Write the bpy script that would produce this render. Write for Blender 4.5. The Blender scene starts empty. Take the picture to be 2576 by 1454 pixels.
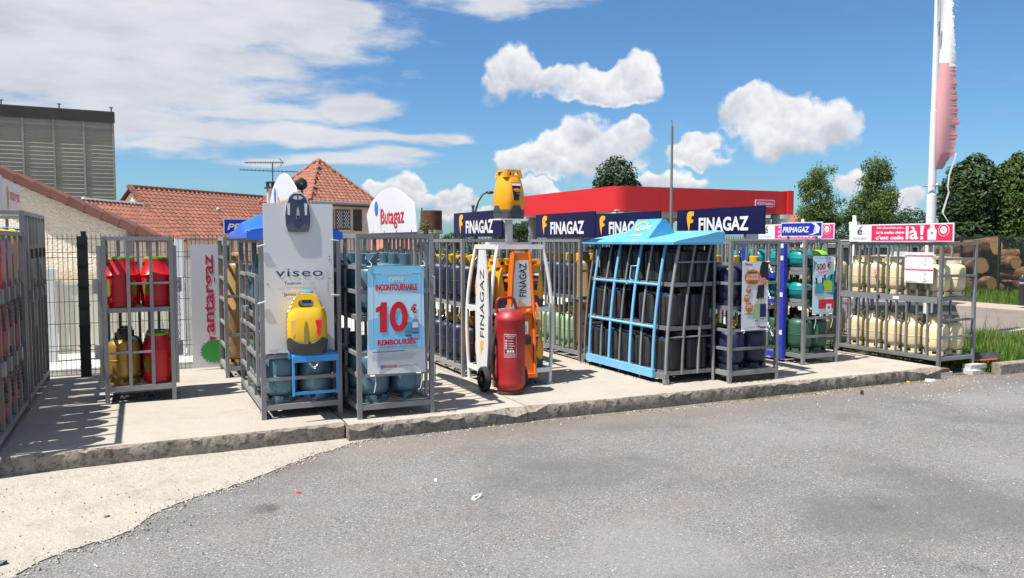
import bpy, bmesh, math, random
from mathutils import Vector, Matrix, noise
random.seed(7)
R = math.radians
PI = math.pi
SC = bpy.context.scene
COL = SC.collection

# ---------------------------------------------------------------- camera
YAW, PITCH, F, CX, CY = R(25.0), R(3.49), 2000.0, 1288.0, 727.0   # measured on a 2576 px wide copy of the photograph
CAM = Vector((0, 0, 1.75))
cam = bpy.data.cameras.new('camera'); camo = bpy.data.objects.new('camera', cam); COL.objects.link(camo)
cam.sensor_width = 36.0; cam.lens = 36.0 * F / 2576.0; cam.clip_start = 0.1; cam.clip_end = 3000
camo.location = CAM; camo.rotation_euler = (PI / 2 - PITCH, 0, -YAW)
SC.camera = camo
FW = Vector((math.sin(YAW), math.cos(YAW), 0)); RT = Vector((math.cos(YAW), -math.sin(YAW), 0))

def ray(px, py):
    x, y = (px - CX) / F, -(py - CY) / F
    f = math.cos(PITCH) + y * math.sin(PITCH); z = -math.sin(PITCH) + y * math.cos(PITCH)
    return x / f, z / f          # lateral and vertical per metre of forward distance
def P(px, py, d):                # world point on the sight line at forward distance d
    a, b = ray(px, py)
    return CAM + FW * d + RT * (a * d) + Vector((0, 0, b * d))
def G(px, py, z=0.0):            # where the sight line meets the level z
    a, b = ray(px, py)
    return P(px, py, (z - CAM.z) / b)

# ---------------------------------------------------------------- render settings, sky, sun
SC.render.engine = 'CYCLES'
SC.cycles.use_denoising = True
SC.cycles.max_bounces = 5; SC.cycles.diffuse_bounces = 1; SC.cycles.glossy_bounces = 3; SC.cycles.transparent_max_bounces = 8
SC.cycles.caustics_reflective = False; SC.cycles.caustics_refractive = False
vs = SC.view_settings; vs.view_transform = 'Standard'; vs.look = 'None'; vs.gamma = 1.0; vs.use_curve_mapping = False
vs.exposure = 0.80
SUN_EL = R(64.0)
SUN_H = Vector((-0.985, -0.17, 0)).normalized()
SUN_D = SUN_H * math.cos(SUN_EL) + Vector((0, 0, math.sin(SUN_EL)))
sl = bpy.data.lights.new('sun', 'SUN'); so = bpy.data.objects.new('sun', sl); COL.objects.link(so)
sl.energy = 5.0; sl.angle = R(0.53); sl.color = (1.0, 0.955, 0.89)
so.rotation_euler = SUN_D.to_track_quat('Z', 'Y').to_euler(); so.location = (0, 0, 30)

W = bpy.data.worlds.new('World'); SC.world = W; W.use_nodes = True
class NT:
    def __init__(s, nt): s.nt = nt; s.nt.nodes.clear()
    def node(s, t, **k):
        n = s.nt.nodes.new(t)
        for a, b in k.items(): setattr(n, a, b)
        return n
    def put(s, sock, v):
        if v is None: return
        if isinstance(v, bpy.types.NodeSocket): s.nt.links.new(v, sock)
        else:
            if isinstance(v, (tuple, list)) and len(v) == 3 and sock.type == 'RGBA': v = (*v, 1)
            sock.default_value = v
    def m(s, op, a, b=None, c=None, clamp=False):
        n = s.node('ShaderNodeMath', operation=op, use_clamp=clamp)
        for i, v in enumerate((a, b, c)): s.put(n.inputs[i], v)
        return n.outputs[0]
    def vm(s, op, a, b=None, scale=None):
        n = s.node('ShaderNodeVectorMath', operation=op); s.put(n.inputs[0], a); s.put(n.inputs[1], b)
        if scale is not None: s.put(n.inputs['Scale'], scale)
        return n.outputs['Value'] if op in ('LENGTH', 'DOT_PRODUCT', 'DISTANCE') else n.outputs[0]
    def noise(s, vec, scale, detail=4, rough=.5, dist=0, lac=2.0, out='Fac', dim='3D'):
        n = s.node('ShaderNodeTexNoise', noise_dimensions=dim); s.put(n.inputs['Vector'], vec); s.put(n.inputs['Scale'], scale); s.put(n.inputs['Detail'], detail)
        s.put(n.inputs['Roughness'], rough); s.put(n.inputs['Distortion'], dist); s.put(n.inputs['Lacunarity'], lac)
        return n.outputs[0 if out == 'Fac' else 1]
    def vor(s, vec, scale, feature='F1', out=0, rnd=1.0):
        n = s.node('ShaderNodeTexVoronoi', feature=feature); s.put(n.inputs['Vector'], vec); s.put(n.inputs['Scale'], scale); s.put(n.inputs['Randomness'], rnd)
        return n.outputs[out]
    def ramp(s, fac, stops, interp='LINEAR'):
        n = s.node('ShaderNodeValToRGB'); e = n.color_ramp.elements; n.color_ramp.interpolation = interp
        while len(e) > 1: e.remove(e[-1])
        for i, (p, c) in enumerate(stops):
            el = e[0] if i == 0 else e.new(p)
            el.position = p; el.color = (*c, 1) if isinstance(c, (tuple, list)) else (c, c, c, 1)
        s.put(n.inputs[0], fac)
        return n.outputs[0]
    def mix(s, fac, a, b, blend='MIX'):
        n = s.node('ShaderNodeMix', data_type='RGBA', blend_type=blend); s.put(n.inputs[0], fac); s.put(n.inputs[6], a); s.put(n.inputs[7], b)
        return n.outputs[2]
    def smooth(s, v, a, b):
        n = s.node('ShaderNodeMapRange', interpolation_type='SMOOTHSTEP'); s.put(n.inputs[0], v); n.inputs[1].default_value = a; n.inputs[2].default_value = b
        return n.outputs[0]
    def xyz(s, x, y, z):
        n = s.node('ShaderNodeCombineXYZ')
        for i, v in enumerate((x, y, z)): s.put(n.inputs[i], v)
        return n.outputs[0]
    def sep(s, v):
        n = s.node('ShaderNodeSeparateXYZ'); s.put(n.inputs[0], v); return n.outputs

def build_sky():
    t = NT(W.node_tree)
    sky = t.node('ShaderNodeTexSky', sky_type='NISHITA', sun_disc=False)
    sky.sun_elevation = SUN_EL; sky.sun_rotation = math.atan2(SUN_H.x, SUN_H.y); sky.altitude = 150
    sky.air_density = 1.0; sky.dust_density = 0.7; sky.ozone_density = 2.2
    d = t.vm('NORMALIZE', t.node('ShaderNodeTexCoord').outputs['Generated'])
    fx = t.vm('DOT_PRODUCT', d, tuple(RT)); fy = t.vm('DOT_PRODUCT', d, tuple(FW)); fz = t.sep(d)[2]
    az = t.m('ARCTAN2', fx, fy); el = t.m('ARCSINE', fz)
    p0 = t.xyz(az, el, 0)
    nz = d
    # cumulus: heaps given by direction (azimuth, elevation), edges broken by noise on the unit sphere
    w1 = t.vm('SUBTRACT', t.noise(nz, 16, 1, out='Color'), (.5, .5, .5))
    w2 = t.vm('SUBTRACT', t.noise(nz, 55, 1, out='Color'), (.5, .5, .5))
    p = t.vm('ADD', t.vm('ADD', p0, t.vm('SCALE', w1, scale=.042)), t.vm('SCALE', w2, scale=.020))
    px = t.sep(p)
    pz = t.xyz(px[0], px[1], 0)
    def ang(x, y):
        a, b = ray(x, y); return math.atan(a), math.atan(b / math.hypot(1, a))
    heaps = [  # x, y, half width, half height in pixels of the 2576 copy
        (1295,175,62,48),(1275,212,60,30),(1350,205,75,38),(1440,205,70,42),(1500,215,90,38),(1590,195,58,42),(1620,222,52,28),(1540,240,80,22),
        (1860,262,52,40),(1900,285,78,50),(1960,310,95,52),(2030,325,85,52),(2085,330,62,50),(1990,362,120,30),
        (1770,358,52,34),(1735,385,50,28),(1775,402,56,18),
        (1470,340,58,40),(1420,372,80,44),(1500,395,110,46),(1590,362,52,44),(1600,330,30,26),(1340,400,85,30),(1290,420,55,26),(1400,425,140,26),
        (1700,455,65,22),(1350,478,55,20),(1640,462,60,18),
        (1035,462,48,34),(990,488,55,24),(1060,496,60,22),(1145,487,38,28),(1155,515,50,20),(960,480,34,14),
        (2290,515,45,30),(2150,470,60,26),(1180,540,60,14)]
    Lm = None; Tm = None
    for (x, y, a, b) in heaps:
        ca, ce = ang(x, y); sa, sb = a / F * 1.12, b / F * 1.25
        n_ = t.node('ShaderNodeVectorMath', operation='MULTIPLY_ADD'); t.put(n_.inputs[0], pz); n_.inputs[1].default_value = (1 / sa, 1 / sb, 0); n_.inputs[2].default_value = (-ca / sa, -ce / sb, 0)
        q = n_.outputs[0]; ln_ = t.vm('LENGTH', q)
        tp = t.m('SUBTRACT', ln_, t.vm('DOT_PRODUCT', q, (0, .6, 0)))
        Lm = ln_ if Lm is None else t.m('SMOOTH_MIN', Lm, ln_, .22)
        Tm = tp if Tm is None else t.m('SMOOTH_MIN', Tm, tp, .22)
    Fm = t.m('SUBTRACT', 1.0, Lm)
    tloc = t.m('DIVIDE', t.m('SUBTRACT', Lm, Tm), .6)
    # the same kind of heaps scattered over the rest of the sky, outside the part given above
    out_m = t.smooth(t.m('MAXIMUM', t.m('ABSOLUTE', t.m('ADD', az, .05)), t.m('MULTIPLY', el, 1.6)), .74, .95)
    gen = t.m('SUBTRACT', t.m('MULTIPLY', t.noise(t.vm('MULTIPLY', nz, (1, 1, 1.6)), 3.2, 3, .55), 3.4), 1.72)
    gen = t.m('MULTIPLY', gen, out_m)
    gen = t.m('SUBTRACT', gen, t.m('MULTIPLY', t.m('SUBTRACT', 1.0, out_m), 1.0))
    Fm = t.m('MAXIMUM', Fm, gen)
    fb = t.noise(nz, 24, 7, .66)
    dens = t.m('ADD', Fm, t.m('MULTIPLY', t.m('SUBTRACT', fb, .50), 1.05))
    soft = t.node('ShaderNodeMapRange', interpolation_type='SMOOTHSTEP'); t.put(soft.inputs[0], dens); soft.inputs[1].default_value = -.06
    t.put(soft.inputs[2], t.m('ADD', .24, t.m('MULTIPLY', t.smooth(tloc, .2, -.6), .50)))
    a_cu = t.m('MULTIPLY', soft.outputs[0], .96)
    # relief: noise against the same noise a little towards the sun
    off = t.vm('ADD', nz, tuple((SUN_D * .03)))
    fb2 = t.noise(off, 21, 3, .6)
    rel = t.m('MULTIPLY', t.m('SUBTRACT', fb, fb2), 1.5)
    lum = t.m('ADD', t.m('ADD', t.m('MULTIPLY', tloc, .34), .62), rel)
    lum = t.m('ADD', lum, t.m('MULTIPLY', t.m('SUBTRACT', .35, t.m('MINIMUM', dens, .6)), .35))
    c_cu = t.ramp(lum, [(0.0, (.29, .305, .345)), (.35, (.355, .37, .405)), (.62, (.435, .445, .47)), (1.0, (.55, .55, .56))])
    # high sheet of cloud in the upper left, streaked, with thin veils below it
    st = [(150,60,620,150),(520,40,420,120),(760,70,190,75),(300,190,420,85),(620,170,150,45),(880,40,70,50),(200,300,360,60),(480,330,160,34),(640,285,210,26),(880,262,110,36),(760,330,260,24),(960,340,200,14),(860,392,220,20),(1000,378,120,15),(1250,-10,200,42),(1120,345,70,7),(700,400,120,10),(410,370,130,16)]
    sv = t.vm('MULTIPLY', t.xyz(az, el, 0), (5.0, 17.0, 1))
    sw = t.vm('SCALE', t.vm('SUBTRACT', t.noise(sv, 1.6, 3, out='Color'), (.5, .5, .5)), scale=.07)
    ps = t.vm('ADD', p0, t.vm('MULTIPLY', sw, (1.4, .55, 0)))
    Fs = None
    for (x, y, a, b) in st:
        ca, ce = ang(x, y)
        ka, kb = F / (a * 1.1), F / (b * 1.2)
        n_ = t.node('ShaderNodeVectorMath', operation='MULTIPLY_ADD'); t.put(n_.inputs[0], ps); n_.inputs[1].default_value = (ka, kb, 0); n_.inputs[2].default_value = (-ca * ka, -ce * kb, 0)
        f = t.vm('LENGTH', n_.outputs[0])
        Fs = f if Fs is None else t.m('SMOOTH_MIN', Fs, f, .2)
    sn = t.noise(sv, 2.4, 5, .6)
    Fs = t.m('SUBTRACT', 1.0, Fs)
    ds = t.m('ADD', Fs, t.m('MULTIPLY', t.m('SUBTRACT', sn, .5), 1.35))
    wsp = t.m('MULTIPLY', t.smooth(t.noise(t.vm('MULTIPLY', p0, (3, 11, 1)), 2.2, 6, .65, .4), .58, .85), .20)
    a_st = t.m('MAXIMUM', t.m('MULTIPLY', t.smooth(ds, -.12, .55), .93), wsp)
    sn2 = t.noise(t.vm('ADD', sv, (0, .5, 0)), 1.3, 5, .6)
    c_st = t.ramp(sn2, [(.28, (.335, .345, .38)), (.5, (.42, .43, .455)), (.72, (.49, .49, .50))])
    K = 0.065
    skyc = t.vm('SCALE', sky.outputs[0], scale=K)
    skyc = t.vm('MULTIPLY', skyc, (.62, .94, 1.20))
    c = t.mix(a_st, skyc, c_st)
    c = t.mix(a_cu, c, c_cu)
    # below the horizon: dull ground bounce
    c = t.mix(t.smooth(el, -.03, 0.0), (.25, .24, .22), c)
    bg = t.node('ShaderNodeBackground'); t.put(bg.inputs[0], t.vm('SCALE', c, scale=1 / K)); bg.inputs[1].default_value = K
    o = t.node('ShaderNodeOutputWorld'); t.nt.links.new(bg.outputs[0], o.inputs[0])
build_sky()
W.cycles.sampling_method = 'NONE'

# ---------------------------------------------------------------- materials
MATS = {}
def newmat(name):
    m = bpy.data.materials.new(name); m.use_nodes = True
    t = NT(m.node_tree)
    b = t.node('ShaderNodeBsdfPrincipled'); o = t.node('ShaderNodeOutputMaterial'); t.nt.links.new(b.outputs[0], o.inputs[0])
    return m, t, b
def hexc(r, g, b):
    f = lambda c: ((c / 255 + .055) / 1.055) ** 2.4 if c > 10 else c / 255 / 12.92
    return (f(r), f(g), f(b))
def paint(name, rgb, rough=.45, metal=0.0, wear=.25, wearc=None, scale=6.0, bump=.15, chips=0.0, chipc=(.09, .07, .06), spec=.5):
    """painted or plastic surface: colour with mottling, dust, fine relief and optional chips"""
    if name in MATS: return MATS[name]
    m, t, b = newmat(name)
    geo = t.node('ShaderNodeTexCoord').outputs['Object']
    rnd = t.node('ShaderNodeObjectInfo').outputs['Random']
    vec = t.vm('ADD', geo, t.xyz(t.m('MULTIPLY', rnd, 37.0), t.m('MULTIPLY', rnd, 13.0), 0))
    n1 = t.noise(vec, scale, 6, .62)
    n2 = t.noise(vec, scale * 9, 4, .6)
    dk = tuple(c * .62 for c in rgb)
    wc = wearc or tuple(min(1, c * .8 + .06) for c in rgb)
    c = t.mix(t.m('MULTIPLY', t.smooth(n1, .42, .75), wear), rgb, wc)
    c = t.mix(t.m('MULTIPLY', t.smooth(n2, .55, .8), wear), c, dk)
    hs = t.node('ShaderNodeHueSaturation'); t.put(hs.inputs['Color'], c); t.put(hs.inputs['Value'], t.m('ADD', .84, t.m('MULTIPLY', rnd, .30)))
    c = hs.outputs[0]
    if chips:
        ch = t.smooth(t.noise(vec, scale * 3.5, 8, .75), .70 - chips, .74 - chips)
        c = t.mix(ch, c, chipc)
    t.put(b.inputs['Base Color'], c)
    t.put(b.inputs['Roughness'], t.m('ADD', rough - .08, t.m('MULTIPLY', n1, .22))); b.inputs['Metallic'].default_value = metal
    b.inputs['Specular IOR Level'].default_value = spec
    if bump:
        bp = t.node('ShaderNodeBump'); bp.inputs['Strength'].default_value = bump; bp.inputs['Distance'].default_value = .004
        t.put(bp.inputs['Height'], t.m('ADD', n2, t.m('MULTIPLY', n1, 2))); t.nt.links.new(bp.outputs[0], b.inputs['Normal'])
    MATS[name] = m
    return m
def galv():
    m, t, b = newmat('galvanised_steel')
    oi = t.node('ShaderNodeObjectInfo').outputs['Random']
    v = t.node('ShaderNodeNewGeometry').outputs['Position']
    n1 = t.noise(v, 6, 5, .6); n3 = t.noise(v, 2.2, 5, .7)
    val = t.m('ADD', t.m('MULTIPLY', n1, .12), t.m('ADD', .14, t.m('MULTIPLY', oi, .10)))
    c = t.mix(1.0, t.xyz(val, val, val), (.99, 1.0, 1.015), 'MULTIPLY')
    c = t.mix(t.m('MULTIPLY', t.smooth(n3, .60, .72), .30), c, (.075, .070, .065))
    c = t.mix(t.m('MULTIPLY', t.smooth(t.noise(v, 17, 5, .72), .56, .72), .55), c, (.36, .36, .355))
    t.put(b.inputs['Base Color'], c); b.inputs['Metallic'].default_value = .35
    t.put(b.inputs['Roughness'], t.m('ADD', .36, t.m('MULTIPLY', n1, .3)))
    return m
GALV = galv()
def flat(name, rgb, rough=.5, spec=.4):
    if name in MATS: return MATS[name]
    m, t, b = newmat(name)
    v = t.node('ShaderNodeTexCoord').outputs['Object']
    n = t.noise(v, 7, 5, .6)
    c = t.mix(t.m('MULTIPLY', t.smooth(n, .45, .8), .10), rgb, tuple(x * .8 + .02 for x in rgb))
    t.put(b.inputs['Base Color'], c); b.inputs['Roughness'].default_value = rough; b.inputs['Specular IOR Level'].default_value = spec
    MATS[name] = m
    return m

def concrete(name, base, dark, stain=.5, speck=.5, grit=60, bump=.5, moss=0.0):
    m, t, b = newmat(name)
    v = t.node('ShaderNodeNewGeometry').outputs['Position']
    n0 = t.noise(v, .8, 5, .65); n1 = t.noise(v, 3.5, 7, .7); n2 = t.noise(v, grit, 3, .7); n3 = t.noise(v, 26, 6, .75)
    c = t.mix(t.m('MULTIPLY', t.smooth(n1, .46, .72), stain), base, dark)
    c = t.mix(t.m('MULTIPLY', t.smooth(n0, .5, .75), stain * .6), c, tuple(x * .72 for x in base))
    sp = t.smooth(n2, .60, .72)
    c = t.mix(t.m('MULTIPLY', sp, speck), c, tuple(x * .45 for x in base))
    c = t.mix(t.m('MULTIPLY', t.smooth(n2, .42, .30), speck * .6), c, tuple(min(.9, x * 1.25) for x in base))
    rs = t.m('MULTIPLY', t.m('GREATER_THAN', t.sep(t.vor(v, 1.7, out=1))[2], .7), t.smooth(t.m('ADD', t.vor(v, 1.7), t.m('MULTIPLY', n1, .2)), .26, .14))
    c = t.mix(t.m('MULTIPLY', rs, stain * .45), c, (.16, .095, .05))
    if moss:
        c = t.mix(t.m('MULTIPLY', t.smooth(n3, .47, .66), moss), c, (.035, .030, .022))
        c = t.mix(t.m('MULTIPLY', t.smooth(t.noise(v, 7, 6, .7), .56, .66), moss * .7), c, (.15, .105, .065))
    t.put(b.inputs['Base Color'], c); b.inputs['Roughness'].default_value = .9; b.inputs['Specular IOR Level'].default_value = .25
    bp = t.node('ShaderNodeBump'); bp.inputs['Strength'].default_value = bump; bp.inputs['Distance'].default_value = .008
    t.put(bp.inputs['Height'], t.m('ADD', t.m('ADD', n2, t.m('MULTIPLY', n3, 1.5)), t.m('MULTIPLY', n1, 3))); t.nt.links.new(bp.outputs[0], b.inputs['Normal'])
    return m
M_SLAB = concrete('slab_concrete', (.365, .333, .285), (.275, .24, .19), .55, .35, 70, .5)
M_CURB = concrete('curb_face_concrete', (.32, .275, .225), (.12, .10, .08), .9, .5, 60, .8, moss=.72)
M_APRON = concrete('apron_concrete', (.365, .335, .288), (.25, .22, .17), .6, .8, 26, .9)
M_YARD = concrete('yard_concrete', (.50, .48, .44), (.33, .31, .28), .5, .3, 30, .4)
M_PAVE = concrete('pavement_concrete', (.34, .28, .24), (.24, .20, .17), .4, .3, 30, .4)
M_BLOCK = concrete('block_concrete', (.55, .54, .51), (.33, .31, .28), .5, .4, 60, .6)

def asphalt():
    m, t, b = newmat('worn_asphalt')
    v = t.node('ShaderNodeNewGeometry').outputs['Position']
    cell = t.vor(v, 150, out=1); s = t.sep(cell)
    cell2 = t.sep(t.vor(v, 48, out=1)); d2 = t.vor(v, 48)
    big = t.noise(v, .45, 5, .6); mid = t.noise(v, 2.3, 6, .7); fine = t.noise(v, 160, 2, .6)
    c = t.ramp(s[0], [(0.0, (.075, .071, .068)), (.20, (.128, .122, .117)), (.6, (.175, .167, .158)), (.90, (.222, .210, .198)), (1.0, (.36, .34, .31))])
    # single larger light and dark chippings
    c = t.mix(t.m('MULTIPLY', t.m('GREATER_THAN', cell2[0], .96), t.smooth(d2, .34, .20)), c, (.46, .43, .39))
    c = t.mix(t.m('MULTIPLY', t.m('LESS_THAN', cell2[0], .05), t.smooth(d2, .34, .20)), c, (.030, .028, .027))
    c = t.mix(t.m('MULTIPLY', t.smooth(mid, .46, .74), .45), c, (.185, .152, .126))
    c = t.mix(t.m('MULTIPLY', t.smooth(big, .48, .62), .65), c, (.100, .096, .094))
    c = t.mix(t.m('MULTIPLY', t.smooth(big, .48, .34), .50), c, (.228, .218, .208))
    # faint wheel tracks and a few old drips
    trk = t.noise(t.vm('MULTIPLY', v, (.10, .9, 1)), 1.0, 3, .5)
    c = t.mix(t.m('MULTIPLY', t.smooth(trk, .54, .66), .30), c, (.105, .101, .100))
    dr_ = t.m('MULTIPLY', t.m('GREATER_THAN', t.sep(t.vor(v, 1.1, out=1))[1], .72), t.smooth(t.vor(v, 1.1), .16, .07))
    c = t.mix(t.m('MULTIPLY', dr_, t.m('MULTIPLY', t.smooth(mid, .35, .6), .6)), c, (.045, .042, .040))
    # sandy dust drifted against the kerb and in a few hollows
    y = t.sep(v)[1]
    edge = t.m('MULTIPLY', t.smooth(t.m('ADD', y, t.m('MULTIPLY', mid, 1.6)), 6.6, 7.7), .45)
    c = t.mix(edge, c, (.175, .140, .110))
    patch = t.m('MULTIPLY', t.smooth(t.noise(v, 1.1, 5, .65), .66, .76), .4)
    c = t.mix(patch, c, (.26, .21, .15))
    t.put(b.inputs['Base Color'], c); b.inputs['Roughness'].default_value = .88; b.inputs['Specular IOR Level'].default_value = .3
    bp = t.node('ShaderNodeBump'); bp.inputs['Strength'].default_value = .6; bp.inputs['Distance'].default_value = .004
    t.put(bp.inputs['Height'], t.m('ADD', t.m('MULTIPLY', t.vor(v, 150), 1.0), fine)); t.nt.links.new(bp.outputs[0], b.inputs['Normal'])
    return m
M_ASPH = asphalt()
def groundmat():
    m, t, b = newmat('verge_ground')
    v = t.node('ShaderNodeNewGeometry').outputs['Position']
    n = t.noise(v, .35, 6, .6); n2 = t.noise(v, 6, 6, .7)
    c = t.mix(t.smooth(n2, .35, .7), (.055, .085, .022), (.11, .12, .045))
    c = t.mix(t.smooth(n, .55, .7), c, (.20, .165, .115))
    t.put(b.inputs['Base Color'], c); b.inputs['Roughness'].default_value = .95
    return m
M_GROUND = groundmat()
def render_wall(name, base, low):
    m, t, b = newmat(name)
    v = t.node('ShaderNodeNewGeometry').outputs['Position']
    n = t.noise(v, 14, 4, .6, .8); n2 = t.noise(v, 1.3, 5, .6)
    c = t.mix(t.m('MULTIPLY', t.smooth(n2, .45, .75), .3), base, tuple(x * .75 for x in base))
    z = t.sep(v)[2]
    c = t.mix(t.m('MULTIPLY', t.smooth(t.m('ADD', z, t.m('MULTIPLY', n2, .4)), 1.55, 1.2), .7), c, low)   # damp-stained plinth
    t.put(b.inputs['Base Color'], c); b.inputs['Roughness'].default_value = .95
    bp = t.node('ShaderNodeBump'); bp.inputs['Strength'].default_value = .7; bp.inputs['Distance'].default_value = .018
    t.put(bp.inputs['Height'], t.smooth(n, .38, .62)); t.nt.links.new(bp.outputs[0], b.inputs['Normal'])
    return m
M_WALL = render_wall('roughcast_wall', (.74, .63, .49), (.50, .34, .17))
M_WALL2 = render_wall('pink_render', (.72, .54, .42), (.72, .54, .42))
M_TILE = paint('roof_tile', (.285, .108, .070), .8, 0, .7, (.19, .085, .062), 2.5, .4)
M_TILE2 = paint('verge_tile', (.15, .055, .038), .75, 0, .6, (.09, .04, .03), 2.5, .4)
def leafmat(name, a, b_, tr=.35):
    m = bpy.data.materials.new(name); m.use_nodes = True; t = NT(m.node_tree)
    v = t.node('ShaderNodeNewGeometry').outputs['Position']
    c = t.mix(t.smooth(t.noise(v, 2.2, 3, .6), .35, .65), a, b_)
    c = t.mix(t.m('MULTIPLY', t.sep(t.vor(v, 9, out=1))[0], .5), c, tuple(x * .5 for x in a))
    d = t.node('ShaderNodeBsdfPrincipled'); t.put(d.inputs['Base Color'], c); d.inputs['Roughness'].default_value = .55; d.inputs['Specular IOR Level'].default_value = .35
    tl = t.node('ShaderNodeBsdfTranslucent'); t.put(tl.inputs[0], t.mix(1.0, c, (1.0, 1.25, .5), 'MULTIPLY'))
    mx = t.node('ShaderNodeMixShader'); mx.inputs[0].default_value = tr
    t.nt.links.new(d.outputs[0], mx.inputs[1]); t.nt.links.new(tl.outputs[0], mx.inputs[2])
    o = t.node('ShaderNodeOutputMaterial'); t.nt.links.new(mx.outputs[0], o.inputs[0])
    return m
M_LEAF = leafmat('leaf_dark', (.020, .046, .010), (.046, .088, .019), .22)
M_LEAF_Y = leafmat('leaf_yellow_green', (.046, .085, .012), (.088, .135, .022), .25)
M_LEAF_B = leafmat('leaf_birch', (.095, .145, .042), (.17, .22, .072), .4)
M_GRASS = leafmat('grass_blade', (.12, .21, .030), (.20, .30, .055), .45)
M_STRAW = leafmat('seed_head', (.20, .165, .08), (.28, .23, .12), .3)
M_BARK = paint('bark', (.13, .10, .075), .9, 0, .6, None, 8, .8)
M_BIRCHBARK = paint('birch_bark', (.45, .43, .40), .85, 0, .6, (.12, .11, .10), 5, .5)

BLACK = paint('black_plastic', (.018, .018, .020), .42, 0, .5, (.045, .045, .047), 5, .2)
CUBE = paint('charcoal_plastic', (.024, .025, .027), .38, 0, .5, (.05, .05, .052), 6, .2)
DGREY = paint('dark_grey_plastic', (.050, .052, .056), .5, 0, .4, None, 6, .2)
MGREY = paint('mid_grey_plastic', (.20, .20, .21), .5, 0, .4, None, 6, .2)
TEAL = paint('petrol_blue_paint', (.092, .185, .24), .34, .35, .6, (.15, .26, .32), 4, .2, chips=.06, chipc=(.10, .12, .13))
NAVY = paint('navy_paint', (.012, .018, .055), .42, 0, .6, (.035, .042, .075), 4, .25, chips=.06, chipc=(.09, .08, .075))
YELL = paint('yellow_paint', (.74, .40, .010), .40, 0, .35, (.58, .28, .02), 6, .15, chips=.04, chipc=(.15, .07, .03))
YELP = paint('yellow_plastic', (.80, .48, .020), .33, 0, .2, (.72, .42, .02), 4, .1)
ORNG = paint('orange_plastic', (.80, .155, .008), .36, 0, .2, (.72, .14, .012), 4, .12)
AMBR = paint('amber_plastic', (.82, .34, .006), .34, 0, .2, (.72, .28, .01), 4, .12)
CREM = paint('cream_paint', (.72, .60, .36), .45, 0, .35, (.56, .45, .27), 4, .2, chips=.03, chipc=(.26, .15, .07))
DGRN = paint('bottle_green_paint', (.024, .085, .050), .42, 0, .6, (.05, .11, .075), 4, .25, chips=.06, chipc=(.12, .13, .12))
LGRN = paint('pale_green_paint', (.30, .48, .22), .45, 0, .4, None, 4, .2)
TQ = paint('turquoise_paint', (.012, .27, .28), .25, .15, .25, None, 4, .1)
GOLD = paint('gold_paint', (.40, .235, .055), .38, .45, .65, (.22, .13, .05), 3.5, .25, chips=.03, chipc=(.10, .06, .035))
TAN = paint('tan_paint', (.34, .21, .085), .42, .15, .5, (.24, .15, .07), 3, .25, chips=.015, chipc=(.12, .07, .04))
REDP = paint('red_plastic', (.60, .008, .016), .30, 0, .25, (.50, .01, .02), 4, .1)
REDX = paint('extinguisher_red', (.27, .009, .011), .42, 0, .35, (.52, .05, .045), 3, .12, chips=.012, chipc=(.55, .45, .42))
LIME = paint('lime_plastic', (.20, .50, .03), .4, 0, .2)
OLIVE = paint('olive_window', (.22, .17, .035), .35, 0, .3)
BLUE = paint('bright_blue_plastic', (.018, .13, .62), .35, 0, .25, (.03, .17, .60), 4, .1)
SKYB = paint('sky_blue_paint', (.15, .41, .66), .45, 0, .4, (.28, .52, .70), 5, .2, chips=.06, chipc=(.20, .10, .06))
SKYC = paint('sky_blue_steel', (.055, .30, .66), .42, 0, .2, None, 5, .15)
ROOFB = paint('roof_blue_plastic', (.10, .38, .62), .42, 0, .5, (.26, .50, .66), 3, .15)
RBLU = paint('royal_blue_paint', (.025, .040, .40), .42, 0, .3, None, 5, .2, chips=.02)
WHITE = paint('white_paint', (.70, .70, .70), .42, 0, .25, (.62, .61, .59), 4, .15)
WHITEW = paint('worn_white_paint', (.70, .70, .69), .45, 0, .35, (.58, .56, .53), 5, .2, chips=.03, chipc=(.20, .12, .08))
ALU = paint('bare_metal', (.50, .50, .51), .38, .7, .3, None, 12, .1)
BRASS = paint('brass', (.40, .28, .10), .4, .8, .3, None, 12, .1)
RUST = paint('rusty_steel', (.11, .040, .025), .8, .1, .7, (.18, .07, .04), 1.2, .4)
RUBB = paint('rubber', (.020, .020, .020), .75, 0, .4, (.05, .048, .045), 9, .2)
DKGRN = paint('dark_green_coated_wire', (.010, .016, .014), .5, 0, .2)
SILO = paint('silo_sheet', (.34, .31, .265), .7, .1, .5, (.25, .225, .19), .4, .3)
SILO2 = paint('silo_sheet_dark', (.15, .15, .13), .75, .1, .5, (.08, .08, .07), .4, .3)
CANRED = paint('canopy_red', (.54, .016, .019), .38, 0, .12, None, .5, .05)
GREYP = paint('grey_cladding', (.40, .41, .42), .5, .1, .2, None, 1, .1)
PVC = paint('cream_pvc', (.66, .62, .49), .45, 0, .2, None, 2, .05)
PVCW = paint('white_pvc', (.78, .78, .77), .4, 0, .2, None, 2, .05)
def logbark():
    m, t, b = newmat('log_bark'); v = t.node('ShaderNodeNewGeometry').outputs['Position']
    n = t.noise(v, 3.5, 6, .7, .6); n2 = t.noise(v, 14, 5, .7)
    c = t.ramp(n, [(.30, (.050, .034, .024)), (.46, (.19, .095, .05)), (.56, (.40, .19, .075)), (.70, (.36, .31, .26))]); c = t.mix(t.m('MULTIPLY', t.smooth(n2, .5, .7), .6), c, (.05, .035, .025))
    t.put(b.inputs['Base Color'], c); b.inputs['Roughness'].default_value = .9
    bp = t.node('ShaderNodeBump'); bp.inputs['Strength'].default_value = 1.0; bp.inputs['Distance'].default_value = .05; t.put(bp.inputs['Height'], t.m('ADD', n, n2)); t.nt.links.new(bp.outputs[0], b.inputs['Normal'])
    return m
BARKLOG = logbark()
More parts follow.
